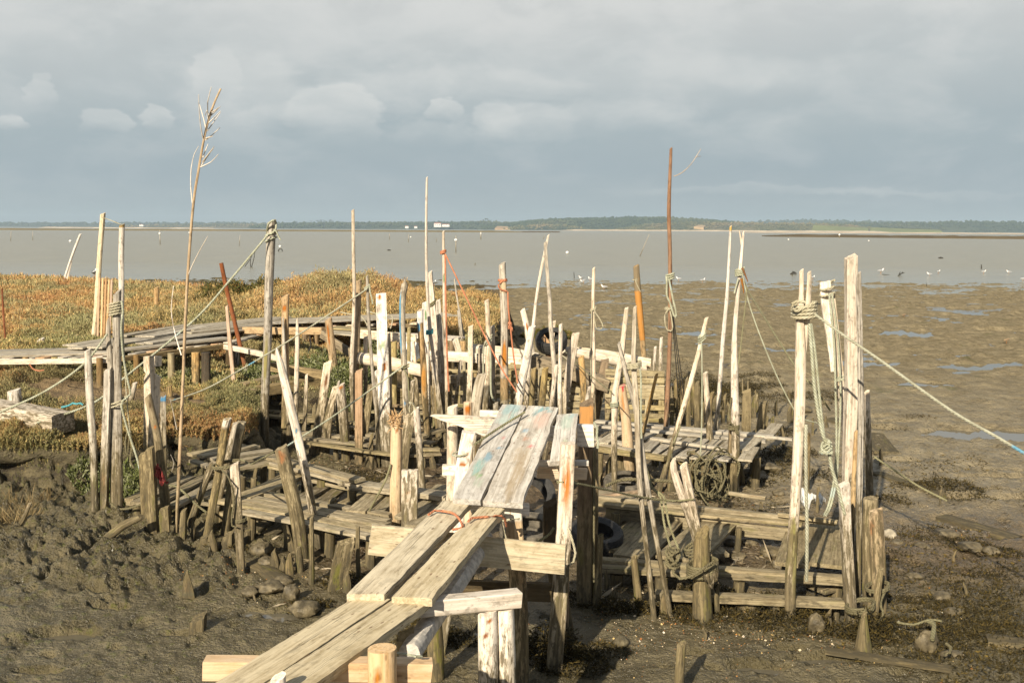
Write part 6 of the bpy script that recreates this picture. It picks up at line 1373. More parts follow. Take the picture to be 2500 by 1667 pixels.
# ================================================================ ropes
def rope(label, pts, mat='rope', r=.011, grp='ropes on the pier', name='rope', sag=0.0, n=7, cat='rope', parent=None, step=.05):
    """pts: [(px, py, d)]"""
    V = [P(*q) for q in pts]
    if sag and len(V) == 2:
        a, b = V; V = [a + (b - a) * (i / 8) - Vector((0, 0, sag * 4 * (i / 8) * (1 - i / 8))) for i in range(9)]
    mb = MB(); loft(mb, catmull([(v, 1) for v in V], step), r * .86, r * .86, XREF + Vector((.01, .3, .02)), n=n, rough=0, sx=0.0)
    o = mb.build(name, M[mat], parent, loc=None)
    if not parent: tag(o, label, cat, grp)
    return o
def coil_pts(px, py0, py1, d, rx, turns, tilt=0.0, n=14, ph=0):
    c0 = P(px, py0, d); c1 = P(px, py1, d); out = []
    N_ = int(turns * n)
    for i in range(N_ + 1):
        a = 2 * math.pi * i / n + ph; c = c0 + (c1 - c0) * (i / N_)
        out.append(c + Vector((rx * math.cos(a), -rx * math.sin(a), tilt * math.cos(a))))
    return out
def rope_w(label, V, mat='rope', r=.011, grp='ropes on the pier', cat='rope', parent=None, name='rope'):
    mb = MB(); loft(mb, catmull([(v, 1) for v in V], .03), r * .86, r * .86, Vector((.3, .2, .9)), n=7, rough=0, sx=0.0)
    o = mb.build(name, M[mat], parent)
    if not parent: tag(o, label, cat, grp)
    return o
D = PD
# big noose post and its long rope
dB1 = D['b1'] - .12
rope('long rope running down from the nooseed post to the marsh', [(655, 572, dB1), (560, 686, dB1 - .3), (470, 785, dB1 - .6), (300, 925, dB1 - 1.2), (225, 985, dB1 - 1.5), (90, 1032, 11.9)], r=.016)
PO_ = bpy.data.objects[-1] if False else None
V = coil_pts(662, 588, 566, D['b1'], .078, 1.6, .05) + [P(655, 548, dB1), P(668, 538, dB1), P(674, 545, D['b1'] - .05), P(672, 562, dB1), P(660, 572, dB1)]
rope_w('thick pale noose knotted round the tall grey post head', V, r=.016)
rope('frayed rope tail hanging from the noose knot', [(668, 560, dB1), (675, 566, dB1), (680, 578, dB1), (685, 586, dB1)], r=.012)
rope('rope from the wrapped split post down to the cracked white stump', [(262, 815, D['a5'] - .1), (205, 888, D['a5'] - .1), (110, 955, D['a5'] - .1), (0, 1006, D['a5'] - .1), (-60, 1030, D['a5'])], r=.013)
V = coil_pts(283, 768, 738, D['a5'], .062, 4.5, .02)
rope_w('pale rope wound several times round the grey split post', V, 'rope_w', r=.013)
rope('rope hanging in a long loop beside the split post', [(297, 735, D['a5'] - .06), (300, 760, D['a5'] - .08), (296, 800, D['a5'] - .08), (301, 870, D['a5'] - .06), (313, 935, D['a5'] - .05), (318, 962, D['a5'] - .05), (300, 978, D['a5'] - .1), (296, 990, D['a5'] - .12), (312, 1050, D['a5'] - .1), (335, 1120, D['a5'] - .1), (350, 1182, D['a5'] - .1)], 'rope', r=.013)
rope('thin cord hanging straight inside the long loop', [(299, 790, D['a5'] - .05), (305, 900, D['a5'] - .05), (310, 980, D['a5'] - .04), (318, 1060, D['a5'])], 'rope_w', r=.008)
V = coil_pts(289, 990, 975, D['a5'], .07, 2, .03)
rope_w('pale rope tie at the waist of the split post', V, 'rope_w', r=.012)
rope('bunch of old rope dangling by the split post', [(312, 1050, D['a5']), (306, 1080, D['a5']), (310, 1112, D['a5']), (314, 1085, D['a5'] + .02), (318, 1055, D['a5']), (322, 1090, D['a5']), (318, 1125, D['a5']), (328, 1142, D['a5'])], 'rope_d', r=.012)
rope('rope sagging between the split post and the squared post foot', [(271, 1228, D['a5'] - .12), (285, 1240, D['a5'] - .15), (310, 1242, D['a5'] - .15), (348, 1230, D['a5'] - .2)], 'rope_d', r=.013)
rope('rope from the red netting down to the tied bundle', [(410, 1184, D['a22'] - .12), (432, 1188, D['a22'] - .1), (453, 1205, D['a22'] - .1), (480, 1232, D['a22'] - .1), (504, 1250, D['a22'] - .1)], 'rope_g', r=.014)
V = coil_pts(552, 1137, 1130, D['p1'] - .02, .13, 2, .02)
rope_w('dark rope binding the leaning bundle of posts together', V, 'rope_d', r=.013)
rope('rope trailing from the bundle to the flat cracked post', [(527, 1132, D['p1'] - .15), (545, 1150, D['p1'] - .2), (560, 1170, D['p4'] - .05), (572, 1215, D['p4'] - .05), (566, 1260, D['p4'] - .06), (567, 1283, D['p4'] - .06), (578, 1287, D['p4'] - .07)], 'rope_d', r=.009)
V = coil_pts(588, 1272, 1264, D['p4'], .048, 3, .01)
rope_w('cord tied low round the flat cracked post', V, 'rope_d', r=.008)
rope('cord lying over the landing to the walkway corner', [(588, 1121, 11.3), (612, 1135, 11.1), (600, 1150, 11.05), (590, 1162, 11.0), (612, 1135, 11.08), (660, 1108, 11.2), (695, 1090, D['b3'] + .4)], 'rope_g', r=.011)
rope('long thin rope sloping from the crooked pole to the tan stump', [(897, 705, D['b12'] - .05), (800, 770, 12.9), (700, 835, 12.8), (600, 895, 12.7), (500, 950, 12.6), (412, 980, D['a20'] - .1)], 'rope_b', r=.012)
V = coil_pts(896, 704, 698, D['b12'], .03, 2, .02) + [P(904, 715, D['b12'] - .04), P(908, 728, D['b12'] - .04), P(910, 742, D['b12'] - .04)]
rope_w('knot with a hanging tail on the crooked grey pole', V, r=.012)
rope('rope sloping from the knobbly blue-edged post to the walkway', [(985, 893, D['b14'] - .06), (900, 955, 12.4), (800, 1025, 11.9), (695, 1092, 11.5)], 'rope', r=.012)
V = coil_pts(989, 898, 890, D['b14'], .05, 1.5, .02) + [P(995, 920, D['b14'] - .06), P(998, 960, D['b14'] - .05), P(1000, 985, D['b14'] - .05)]
rope_w('rope knotted round the knobbly blue-edged post', V, 'rope_g', r=.010)
rope('thick cream rope loop behind the frayed orange post', [(1000, 983, D['b16'] + .1), (1008, 985, D['b16'] + .05), (1012, 1003, D['b16']), (1003, 1012, D['b16']), (1000, 995, D['b16']), (1004, 982, D['b16']), (1013, 995, D['b16']), (1022, 1015, D['b16']), (1030, 1028, D['b16'] + .04)], 'rope_w', r=.014)
rope('muddy rope hanging from the orange post down to the mossy slab', [(954, 1133, D['b17'] - .05), (942, 1170, D['b17'] - .05), (915, 1222, D['b17']), (885, 1275, D['b17'] + .1), (864, 1300, D['b17'] + .1), (843, 1322, D['b17'] + .1)], 'rope_g', r=.013)
V = coil_pts(796, 1358, 1345, D['d2'], .10, 3, .02) + [P(830, 1345, D['d2'] - .1)]
rope_w('muddy rope turned round the fat cut stump', V, 'rope_d', r=.012)
V = coil_pts(1043, 1073, 1068, D['b19'], .058, 2.2, .01) + [P(1052, 1080, D['b19'] - .05), P(1058, 1095, D['b19'] - .05), P(1060, 1106, D['b19'] - .04)]
rope_w('muddy cord tied low on the rusty wavy post', V, 'rope_d', r=.010)
# orange ropes
dO = D['b24'] - .05
rope('orange rope stretched from the slim pole down to the chalk-white pole', [(1087, 620, dO), (1140, 730, dO - .15), (1190, 832, dO - .3), (1225, 900, 13.0), (1262, 957, 12.9)], 'rope_o', r=.012)
V = coil_pts(1082, 618, 612, D['b24'], .035, 2.5, .015)
rope_w('orange rope knot on the neck of the slim pole', V, 'rope_o', r=.013)
rope('orange rope hanging straight down the slim pole', [(1087, 622, dO), (1088, 700, dO), (1090, 800, dO), (1093, 900, dO - .02), (1096, 955, dO)], 'rope_o', r=.014)
V = coil_pts(1227, 686, 682, D['b30'], .058, 2.2, .0) + [P(1217, 695, D['b30'] - .07), P(1222, 706, D['b30'] - .08), P(1238, 711, D['b30'] - .06)]
rope_w('orange rope bound round the capped head of the tall grey post', V, 'rope_o', r=.013)
rope('frayed orange rope dropping from the capped post to the white pole', [(1240, 712, D['b30'] - .05), (1241, 750, D['b30'] - .06), (1245, 790, D['b30'] - .06), (1247, 806, D['b30'] - .06), (1254, 870, D['b30'] - .1), (1264, 935, 13.2)], 'rope_o', r=.013)
mb = MB(); rr = random.Random(4)
for i in range(26):
    a = P(1246 + rr.uniform(-3, 3), 792 + rr.uniform(-8, 12), D['b30'] - .07); e = a + Vector((rr.uniform(-.03, .03), rr.uniform(-.03, .02), rr.uniform(-.06, .01))); loft(mb, [(a, 1), (e, .4)], .007, .005, XREF, n=4, rough=0)
o = mb.build('frayed_knot', M['rope_o'], None); tag(o, 'fluffy frayed knot in the hanging orange rope', 'rope', 'ropes on the pier')
rope('orange rope lashing the planks at the gangway bend', [(1046, 1256, 6.05), (1060, 1246, 6.1), (1100, 1250, 6.05), (1118, 1262, 5.98), (1130, 1284, 5.86), (1122, 1290, 5.86), (1106, 1292, 5.9)], 'rope_o', r=.009)
rope('orange rope from the lashing to the squared support head', [(1143, 1272, 5.9), (1152, 1264, 5.95), (1190, 1261, 6.0), (1224, 1258, 6.02), (1232, 1266, 6.05), (1236, 1284, 6.1)], 'rope_o', r=.009)
rope('thin rope stretched over the painted plank', [(1281, 1006, 7.35), (1220, 1043, 7.15), (1158, 1085, 6.88)], 'rope_g', r=.010)
V = coil_pts(1126, 1108, 1104, 7.0, .064, 1.2, .01)
rope_w('pale cord round the squared white post', V, 'rope', r=.007)
rope('orange cord looped at the foot of the thin red-brown pole', [(2, 846, D['a2']), (4, 830, D['a2']), (8, 825, D['a2']), (11, 832, D['a2']), (8, 845, D['a2']), (25, 848, D['a2']), (42, 852, D['a2'])], 'rope_o', r=.011)
rope('orange cord caught under the boardwalk', [(72, 888, 14.2), (80, 900, 14.2), (95, 905, 14.2), (108, 903, 14.2)], 'rope_o', r=.011)
# behind: knots round the sleeved post
V = coil_pts(1192, 838, 826, D['b27'], .05, 2, .05) + [P(1183, 840, D['b27'] - .06), P(1180, 870, D['b27'] - .06), P(1180, 920, D['b27'] - .06)]
rope_w('pale rope tied round the sleeved post with a blue tail', V, 'rope_b', r=.015)
rope('thick green rope ending in a frayed tassel by the sleeved post', [(1195, 836, D['b27'] - .06), (1198, 880, D['b27'] - .06), (1198, 930, D['b27'] - .06), (1200, 965, D['b27'] - .05), (1208, 980, D['b27'] - .05)], 'rope', r=.017)
rope('dark cable hanging under the boardwalk', [(757, 820, 17.5), (758, 845, 17.5), (752, 860, 17.5)], 'cable', r=.014)
rope('rope lying along the boardwalk edge', [(832, 762, 19.5), (850, 766, 19.3), (880, 772, 19), (895, 790, 18.6), (900, 800, 18.4)], 'rope_w', r=.014)
rope('cream rope draped over the boardwalk by the broad plank', [(893, 757, 19.5), (915, 765, 19.3), (950, 770, 18.8), (958, 775, 18.6), (957, 790, 18.5), (953, 802, 18.5)], 'rope_w', r=.014)
V = coil_pts(1056, 745, 735, D['b22'], .05, 3, .04)
rope_w('thin olive cord tied round the leaning flat post', V, 'rope_g', r=.008)
V = coil_pts(1049, 815, 805, D['b21'], .045, 3, .01)
rope_w('bright blue twine wound on the needle-thin pole', V, 'turq', r=.012)
# far middle
V = coil_pts(1448, 757, 752, D['f10'], .04, 2, .02) + [P(1452, 760, D['f10'] - .05), P(1462, 775, D['f10'] - .05), P(1471, 792, D['f10'] - .05), P(1470, 801, D['f10'] - .05), P(1458, 803, D['f10'] - .05), P(1453, 790, D['f10'] - .05), P(1450, 765, D['f10'] - .05)]
rope_w('cream rope loop hanging from the slim knotty pole', V, 'rope_w', r=.010)
rope('cream rope hanging straight down the slim knotty pole', [(1445, 757, D['f10'] - .05), (1443, 830, D['f10'] - .05), (1443, 930, D['f10'] - .05)], 'rope_w', r=.009)
rope('dark cord slanting from the tyre to the roped grey pole', [(1380, 858, 14.6), (1400, 880, 13.6), (1440, 915, 12.2), (1494, 958, 10.9)], 'rope_g', r=.008)
rope('coiled cord hanging under the tyre', [(1373, 868, 14.6), (1385, 878, 14.5), (1388, 892, 14.5), (1378, 905, 14.5), (1372, 912, 14.5)], 'rope_w', r=.009)
V = coil_pts(1500, 992, 980, D['f12'], .042, 3, .01)
rope_w('pale cord wound round the long leaning grey pole', V, r=.009)
V = coil_pts(1548, 897, 884, D['f13'], .052, 4, .01)
rope_w('cream rope collar on the long pole before the wall', V, 'rope_w', r=.009)
rope('pale green rope hanging below the cream collar', [(1562, 890, D['f13'] - .03), (1565, 930, D['f13'] - .03), (1565, 1000, D['f13'] - .03), (1566, 1070, D['f13'] - .03)], 'rope', r=.009)
V = coil_pts(1552, 685, 680, D['f14'], .055, 1.3, .0) + [P(1553, 690, D['f14'] - .06), P(1560, 705, D['f14'] - .06), P(1564, 712, D['f14'] - .05)]
rope_w('yellow cord tied round the rust-orange post', V, 'rope_w', r=.010)
dF = D['f19'] - .06
V = coil_pts(1636, 682, 668, D['f19'], .05, 2.5, .02) + [P(1628, 690, dF), P(1628, 720, dF), P(1636, 740, dF), P(1645, 770, dF), P(1650, 775, dF), P(1650, 760, dF), P(1644, 735, dF), P(1638, 705, dF), P(1633, 680, dF)]
rope_w('big green rope loop slung from the tall dark red pole', V, 'rope', r=.015)
V = coil_pts(1633, 755, 749, D['f19'], .05, 2, .01) + [P(1625, 765, dF), P(1624, 790, dF), P(1630, 806, dF), P(1638, 808, dF), P(1642, 800, dF), P(1640, 780, dF), P(1636, 758, dF)]
rope_w('smaller olive rope loop low on the dark red pole', V, 'rope_w', r=.011)
for i, (x1, y1) in enumerate([(1656, 970), (1666, 975), (1671, 966)]):
    rope('black cable running down behind the tall dark red pole', [(1640 + i * 2, 772, dF + .04), (1648 + i * 4, 860, dF + .1), (x1, y1, dF + .2)], 'cable', r=.007, grp='black cables at the dark red pole')
V = coil_pts(1714, 832, 815, D['f20'], .042, 3, .04)
rope_w('green rope hitch on the strongly leaning pole', V, 'rope', r=.011)
rope('thin green rope hanging from the hitch to the rope tangle', [(1713, 835, D['f20'] - .06), (1714, 920, D['f20'] - .06), (1713, 1040, D['f20'] - .06), (1708, 1142, D['f20'] - .06)], 'rope', r=.010)
rope('rope trailing off the leaning pole to the split post', [(1662, 1040, D['f20'] - .08), (1645, 1080, D['f20'] - .1), (1640, 1110, D['f20'] - .1), (1646, 1130, 8.6)], 'rope_g', r=.010)
dG = D['f23'] - .05
V = coil_pts(1806, 672, 656, D['f23'], .05, 4, .015)
rope_w('green rope wound round the neck of the forked pole', V, 'rope', r=.012)
rope('guy rope from the forked pole down to the stout roped post', [(1810, 665, dG), (1824, 704, dG), (1880, 797, 9.9), (1943, 896, 9.0), (1990, 950, 8.8), (2027, 1002, 8.8)], 'rope_g', r=.010)
rope('second guy rope from the forked pole toward the mud', [(1812, 668, dG), (1830, 745, dG), (1860, 830, dG - .1), (1900, 925, dG - .1), (1936, 995, dG - .1), (1955, 1020, dG - .1), (1995, 1032, dG)], 'rope', r=.009)
rope('rope hanging down along the forked pole', [(1824, 705, dG), (1818, 760, dG), (1808, 850, dG), (1803, 890, dG)], 'rope_g', r=.010)
rope('frayed rope end fluttering at the forked pole', [(1803, 680, dG), (1797, 700, dG), (1793, 716, dG)], 'rope', r=.012)
twig(PO['f23'], 'bark_strip', [(1812, 655), (1819, 670), (1826, 688)], 7, 2, 'bark', .02, d0=dG)
twig(PO['f23'], 'bark_strip', [(1810, 680), (1814, 700), (1816, 716)], 6, 2, 'bark', .02, d0=dG)
V = coil_pts(1791, 1046, 1036, D['f23'], .062, 3, .01) + [P(1796, 1052, dG - .03), P(1803, 1060, dG - .03), P(1800, 1050, dG - .03), P(1783, 1030, dG - .03), P(1778, 1018, dG - .02), P(1786, 970, dG)]
rope_w('muddy rope tied low round the forked pole', V, 'rope_d', r=.012)
# right cluster
dI = D['i1']
V = coil_pts(1963, 775, 740, dI, .092, 4.2, .012) + [P(1944, 760, dI - .1), P(1934, 752, dI - .1), P(1934, 742, dI - .1), P(1945, 736, dI - .1), P(1965, 738, dI - .11)]
rope_w('thick rope coiled round the stout white post', V, 'rope_w', r=.0145)
rope('long blue-flecked mooring rope leading off to the flats', [(1982, 762, dI - .06), (2062, 820, dI - .2), (2150, 880, dI - .4), (2322, 1002, dI - .9), (2440, 1070, dI - 1.2), (2620, 1178, dI - 1.6)], 'rope_b', r=.0125)
rope('heavy rope hanging from the coil to a big knot', [(1976, 790, dI - .06), (1982, 860, dI - .06), (1988, 940, dI - .06), (2000, 1020, dI - .06), (2010, 1065, dI - .06), (2022, 1092, dI - .06), (2030, 1140, dI - .06), (2045, 1190, dI - .06), (2062, 1255, dI - .06)], 'rope', r=.016)
rope('twin strand beside the heavy hanging rope', [(1980, 790, dI - .04), (1990, 860, dI - .03), (1998, 940, dI - .03), (2004, 1000, dI - .03), (2012, 1070, dI - .03)], 'rope', r=.012)
V = []
for i in range(60):
    a = i * .9; V.append(P(2019, 1090, dI - .07) + Vector((.05 * math.cos(a) * math.sin(i * .31), .04 * math.sin(a), .05 * math.sin(a * .7 + 1))))
rope_w('big tangled knot halfway down the heavy rope', V, 'rope', r=.011)
rope('braided rope hanging free to the platform boards', [(1968, 1037, dI - .04), (1967, 1080, dI - .08), (1968, 1180, dI - .1), (1970, 1270, dI - .1), (1970, 1350, dI - .1), (1969, 1418, dI - .08)], 'rope_b', r=.016)
V = coil_pts(2020, 722, 692, 9.0, .062, 2.0, .03)
rope_w('rope looped over the head of the leaning flat board', V, 'rope_w', r=.013)
for i, (xa, xb, xc) in enumerate([(2024, 2040, 2040), (2031, 2052, 2046)]):
    rope('rope strand hanging from the leaning board to the mud', [(xa, 716, 8.9), ((xa + xb) / 2 + 4, 830, 8.88), (xb, 960, 8.86), (xc + 2, 1080, 8.85), (xc - 4, 1170, 8.85), (xc - 18, 1235, 8.8), (xc - 30, 1258, 8.7)], 'rope', r=.011, grp='twin rope strands on the leaning board')
V = coil_pts(2055, 925, 921, 8.9, .06, 1.5, .02)
rope_w('turquoise cord tied round leaning board and broad post', V, 'rope', r=.010)
V = coil_pts(2100, 1484, 1472, 7.55, .105, 2.5, .03)
rope_w('muddy rope binding the feet of the far cluster', V, 'rope_d', r=.014)
V = coil_pts(2142, 1436, 1428, 7.75, .09, 2, .02) + [P(2150, 1470, 7.6), P(2156, 1500, 7.55), P(2140, 1525, 7.5)]
rope_w('muddy rope looped round the split half-log', V, 'rope_d', r=.012)
rope('rope leading off the cluster over the seaweed bar', [(2133, 1114, 9.6), (2180, 1145, 9.5), (2240, 1185, 9.35), (2312, 1222, 9.2)], 'rope_g', r=.012)
# split post rope work
V = coil_pts(1715, 1400, 1372, D['g2'], .115, 5, .02)
rope_w('muddy rope wound thickly round the fat mossy stump', V, 'rope_d', r=.016)
V = coil_pts(1700, 1345, 1325, 7.9, .10, 2.5, .05)
rope_w('muddy rope round the base of the split post', V, 'rope_d', r=.012)
V = []
for i in range(70):
    a = i * .8; V.append(P(1642, 1362, 7.6) + Vector((.055 * math.cos(a) * (.6 + .4 * math.sin(i * .37)), .05 * math.sin(a), .07 * math.sin(a * .6 + .5))))
rope_w('fist-sized rope knot hanging by the roped stump', V, 'rope_d', r=.012)
rope('slack rope loop from the knot to the roped stump', [(1642, 1380, 7.6), (1645, 1400, 7.55), (1660, 1412, 7.5), (1690, 1405, 7.5), (1720, 1385, 7.45), (1740, 1372, 7.5)], 'rope_d', r=.013)
for i, (xa, xm, xb) in enumerate([(1563, 1592, 1640), (1560, 1590, 1662)]):
    rope('olive rope pair drooping from the long poles to the knot', [(xa, 1050, 8.2), (1570, 1110, 8.15), (xm, 1188, 8.0), (1612 + i * 8, 1212, 7.95), (1622 + i * 12, 1280, 7.8), (xb, 1345 + i * 8, 7.65)], 'rope_g', r=.011, grp='drooping rope pair')
rope('cord stretched from the rust-streaked support to the split post', [(1359, 1176, 6.72), (1396, 1178, 6.74), (1450, 1188, 7.0), (1560, 1212, 7.6), (1640, 1222, 7.85), (1694, 1218, 7.8)], 'rope_g', r=.009)
V = coil_pts(1381, 1178, 1175, 6.86, .06, 1.2, .0)
rope_w('cord turned round the rust-streaked support', V, 'rope_g', r=.008)
rope('turquoise cord hanging at the tall dark support', [(1450, 1030, 7.35), (1458, 1045, 7.35), (1457, 1065, 7.35), (1461, 1080, 7.35), (1459, 1094, 7.35)], 'rope', r=.011)
rope('bent plastic strip dangling behind the rusty support', [(1388, 1290, 6.7), (1396, 1315, 6.65), (1405, 1350, 6.65), (1400, 1372, 6.65), (1390, 1378, 6.65)], 'rope_w', r=.010)
rope('dark hose drooping to the mud under the support', [(1452, 1100, 7.6), (1450, 1300, 7.6), (1450, 1420, 7.6)], 'rope_d', r=.010)
rope('green rope on the sawn round post', [(968, 1594, 4.3), (990, 1596, 4.3), (1015, 1601, 4.3), (1030, 1602, 4.32)], 'rope', r=.007)
rope('muddy rope draped in the shade of the gangway', [(1285, 1330, 6.9), (1320, 1318, 6.95), (1345, 1300, 7.0), (1352, 1288, 7.0)], 'rope_g', r=.011)
rope('cord tied across the two gate posts', [(247, 530, D['a2'] - .08), (270, 538, D['a2'] - .05), (292, 547, D['a3'] - .06), (300, 549, D['a3'] - .06)], 'rope_w', r=.009)
rope('turquoise twine end lying by the massive timber', [(150, 994, 11.0), (168, 990, 11.0), (178, 984, 11.0), (186, 986, 11.0), (196, 984, 11.0), (203, 988, 11.0)], 'turq', r=.014)
rope('light cord hanging off the squared post under orange rope', [(1226, 1275, 6.1), (1231, 1300, 6.1), (1236, 1315, 6.1)], 'rope_w', r=.008)
rope('brown fibre tied to the squared support', [(1228, 1270, 6.08), (1245, 1268, 6.05), (1268, 1266, 6.08)], 'rope_w', r=.009)
rope('buried grey rope curving on the mud', [(1640, 1175, 9.7), (1560, 1170, 9.6), (1515, 1172, 9.6), (1480, 1185, 9.5)], 'rope_d', r=.02)
rope('thick pale hose half buried in weed', [(2265, 1515, 7.2), (2280, 1522, 7.15), (2276, 1560, 7.0)], 'rope_g', r=.02)
rope('loop of rope end in the near seaweed', [(2310, 1570, 6.9), (2322, 1580, 6.85), (2318, 1594, 6.8), (2305, 1596, 6.8)], 'rope_d', r=.013)
rope('brown line lying across the weed by the pale hose', [(2190, 1518, 7.3), (2230, 1524, 7.25), (2270, 1512, 7.25), (2300, 1516, 7.2)], 'rope_g', r=.010)
# rope heap
mb = MB(); rr = random.Random(12); c0 = hit(1735, 1218)
for i in range(16):
    V = []; R0 = rr.uniform(.16, .36); c = c0 + Vector((rr.uniform(-.1, .1), rr.uniform(-.1, .1), rr.uniform(.08, .34))); ax = Vector((rr.gauss(0, 1), rr.gauss(0, 1), rr.gauss(.4, .8))).normalized(); a1 = ax.orthogonal().normalized(); a2 = ax.cross(a1)
    for j in range(18):
        a = j / 18 * 2 * math.pi * 1.15; V.append((c + a1 * R0 * math.cos(a) * rr.uniform(.9, 1.05) + a2 * R0 * .75 * math.sin(a), 1))
    loft(mb, catmull(V, .05), .011, .011, Vector((.2, .3, .8)), n=5, rough=0)
o = mb.build('rope_heap', M['rope_d'], None, loc=c0); tag(o, 'tangled heap of old rope beside the short straight post', 'rope heap')
# red net bag
NETBAG = True

# ================================================================ tyres
def tyre(label, c, nrm, Ro, Rw, mat='rubber', name='tyre'):
    nrm = nrm.normalized(); a1 = nrm.orthogonal().normalized(); a2 = nrm.cross(a1); mb = MB(); N_ = 56
    prof = [(Ro - .075, .5), (Ro - .04, .62), (Ro - .012, .60), (Ro, .46), (Ro + .003, .30), (Ro - .006, .27), (Ro + .003, .24), (Ro + .004, .04), (Ro - .006, .0), (Ro + .004, -.04), (Ro + .003, -.24), (Ro - .006, -.27), (Ro + .003, -.30), (Ro, -.46), (Ro - .012, -.60), (Ro - .04, -.62), (Ro - .075, -.5), (Ro - .095, -.48), (Ro - .085, -.36), (Ro - .03, -.38), (Ro - .022, 0), (Ro - .03, .38), (Ro - .085, .36), (Ro - .095, .48)]
    V = []; m_ = len(prof)
    for i in range(N_):
        a = 2 * math.pi * i / N_; dr = a1 * math.cos(a) + a2 * math.sin(a)
        for j, (r, h) in enumerate(prof):
            tr = -.007 if (i % 2 and j in (3, 4, 12, 13)) else 0
            V.append(c + dr * (r + tr) + nrm * h * Rw)
    F_ = [(i * m_ + j, ((i + 1) % N_) * m_ + j, ((i + 1) % N_) * m_ + (j + 1) % m_, i * m_ + (j + 1) % m_) for i in range(N_) for j in range(m_)]
    mb.add(V, F_); o = mb.build(name, M[mat], None, loc=c); return tag(o, label, 'tyre', 'old tyres')
tyre('black tyre lying tilted on top of the log rails', P(1346, 832, 15.25), Vector((-.10, -.62, 1)), .245, .15)
tyre('sunken black tyre in the dock behind the gangway', W(1455, 1311, .2), Vector((.1, -.25, 1)), .255, .15)
tyre('muddy tyre half hidden in shade under the painted planks', W(1283, 1212, .34), Vector((.15, -.75, .8)), .31, .17)
tyre('mud-coloured tyre under the squared support', W(1290, 1300, .14), Vector((0, -.2, 1)), .28, .15, 'rubber_mud')
tyre('half-buried muddy tyre in front of the red-topped post', W(1530, 1182, .10), Vector((0, -.15, 1)), .27, .12, 'rubber_mud')
tyre('old pale tyre sunk in the flats beyond the forked pole', hit(1790, 897) + Vector((0, 0, .0)), Vector((0, -.1, 1)), .24, .08, 'rubber_mud')
# white pipe remnants, plastic sheet, float in the marsh
o = post('wp', 'white stake with a plastic rag tied to it', [(578, 890, 10), (577, 862, 10), (576, 838, 9)], 'white', 'square', grp='poles on the marsh', d=PD['a12'] + .6)
mb = MB(); rr = random.Random(8); c = P(576, 850, PD['a12'] + .5)
for i in range(14):
    e = c + Vector((rr.uniform(-.07, .07), -.03 + rr.uniform(-.03, .02), rr.uniform(-.06, .08))); V = [c, e + Vector((.03, 0, .02)), e, e + Vector((-.02, .01, -.03))]; mb.add(V, [(0, 1, 2), (0, 2, 3)])
o = mb.build('plastic_rag', M['bag'], None, loc=c); tag(o, 'white plastic rag knotted on a stake', 'rag')
def sheet(label, pts, d0, name='plastic_sheet', mat='bag', amp=.03, cat='plastic sheet'):
    a, b, c, d_ = [P(x, y, d0 + dz) for x, y, dz in pts]; n = 12; V = []; mb = MB()
    for i in range(n + 1):
        for j in range(n + 1):
            u, v = i / n, j / n; q = a * (1 - u) * (1 - v) + b * u * (1 - v) + c * u * v + d_ * (1 - u) * v
            V.append(q + Vector((0, amp * vnoise(np.array([u * 5]), np.array([v * 4]), 7)[0], amp * vnoise(np.array([u * 4]), np.array([v * 6]), 8)[0])))
    mb.add(V, [(i * (n + 1) + j, (i + 1) * (n + 1) + j, (i + 1) * (n + 1) + j + 1, i * (n + 1) + j + 1) for i in range(n) for j in range(n)])
    o = mb.build(name, M[mat], None, loc=d_); return tag(o, label, cat)
sheet('torn white sheet hanging below the side walkway', [(975, 836, 0), (1040, 838, .1), (1038, 884, .1), (985, 872, -.1)], 16.5, amp=.06)
sheet('crushed white and blue plastic bag on the brown mud', [(1955, 1203, .3), (1990, 1212, .2), (1994, 1232, -.2), (1953, 1226, -.2)], 9.1, 'plastic_bag', amp=.07, cat='plastic bag')
sheet('small white scrap of plastic beside the crushed bag', [(2000, 1206, .1), (2016, 1220, .1), (2014, 1228, -.1), (1998, 1222, -.1)], 9.1, 'plastic_bag', amp=.04, cat='plastic bag')
sheet('muddy cloth rag bunched on the roped stump', [(1715, 1400, -.06), (1752, 1392, -.02), (1756, 1425, -.05), (1722, 1422, -.1)], D['g2'] - .08, 'cloth_rag', 'stone', .05, 'rag')
sheet('crumpled red net bag hanging on the crooked post', [(382, 1136, 0), (388, 1140, .05), (411, 1188, 0), (381, 1164, -.05)], D['a22'] - .17, 'net_bag', 'red', .05, 'net bag')
# ================================================================ boulders and clods
def rock(label, px, py, wpx, hpx, mat='mudclod', name='mud_clod', cat='mud clod', seed=0, sink=.3, grp=None):
    c = hit(px, py); k = pxm(c.y); rx = wpx * k / 2; rz = hpx * k / 2
    bm_v = []; mb = MB(); nu, nv = 20, 12
    for i in range(nv + 1):
        th = math.pi * i / nv
        for j in range(nu):
            ph = 2 * math.pi * j / nu; x, y, z = math.sin(th) * math.cos(ph), math.sin(th) * math.sin(ph), math.cos(th)
            q = 1 + .22 * float(vnoise(np.array([x * 1.7 + seed]), np.array([y * 1.7 + z * 1.3]), seed)[0]) + .12 * float(vnoise(np.array([x * 4 + seed]), np.array([y * 4 + z * 3]), seed + 1)[0])
            bm_v.append(c + Vector((x * rx * q, y * rx * .9 * q, (z * rz) * q + rz * (1 - sink))))
    F_ = [(i * nu + j, (i + 1) * nu + j, (i + 1) * nu + (j + 1) % nu, i * nu + (j + 1) % nu) for i in range(nv) for j in range(nu)]
    mb.add(bm_v, F_); o = mb.build(name, M[mat], None, loc=c); return tag(o, label, cat, grp)
GS = 'stones and clods in the mud'
rock('pale stone at the foot of the fat orange stump', 2172, 1312, 32, 24, 'stonew', 'stone', 'stone', 1)
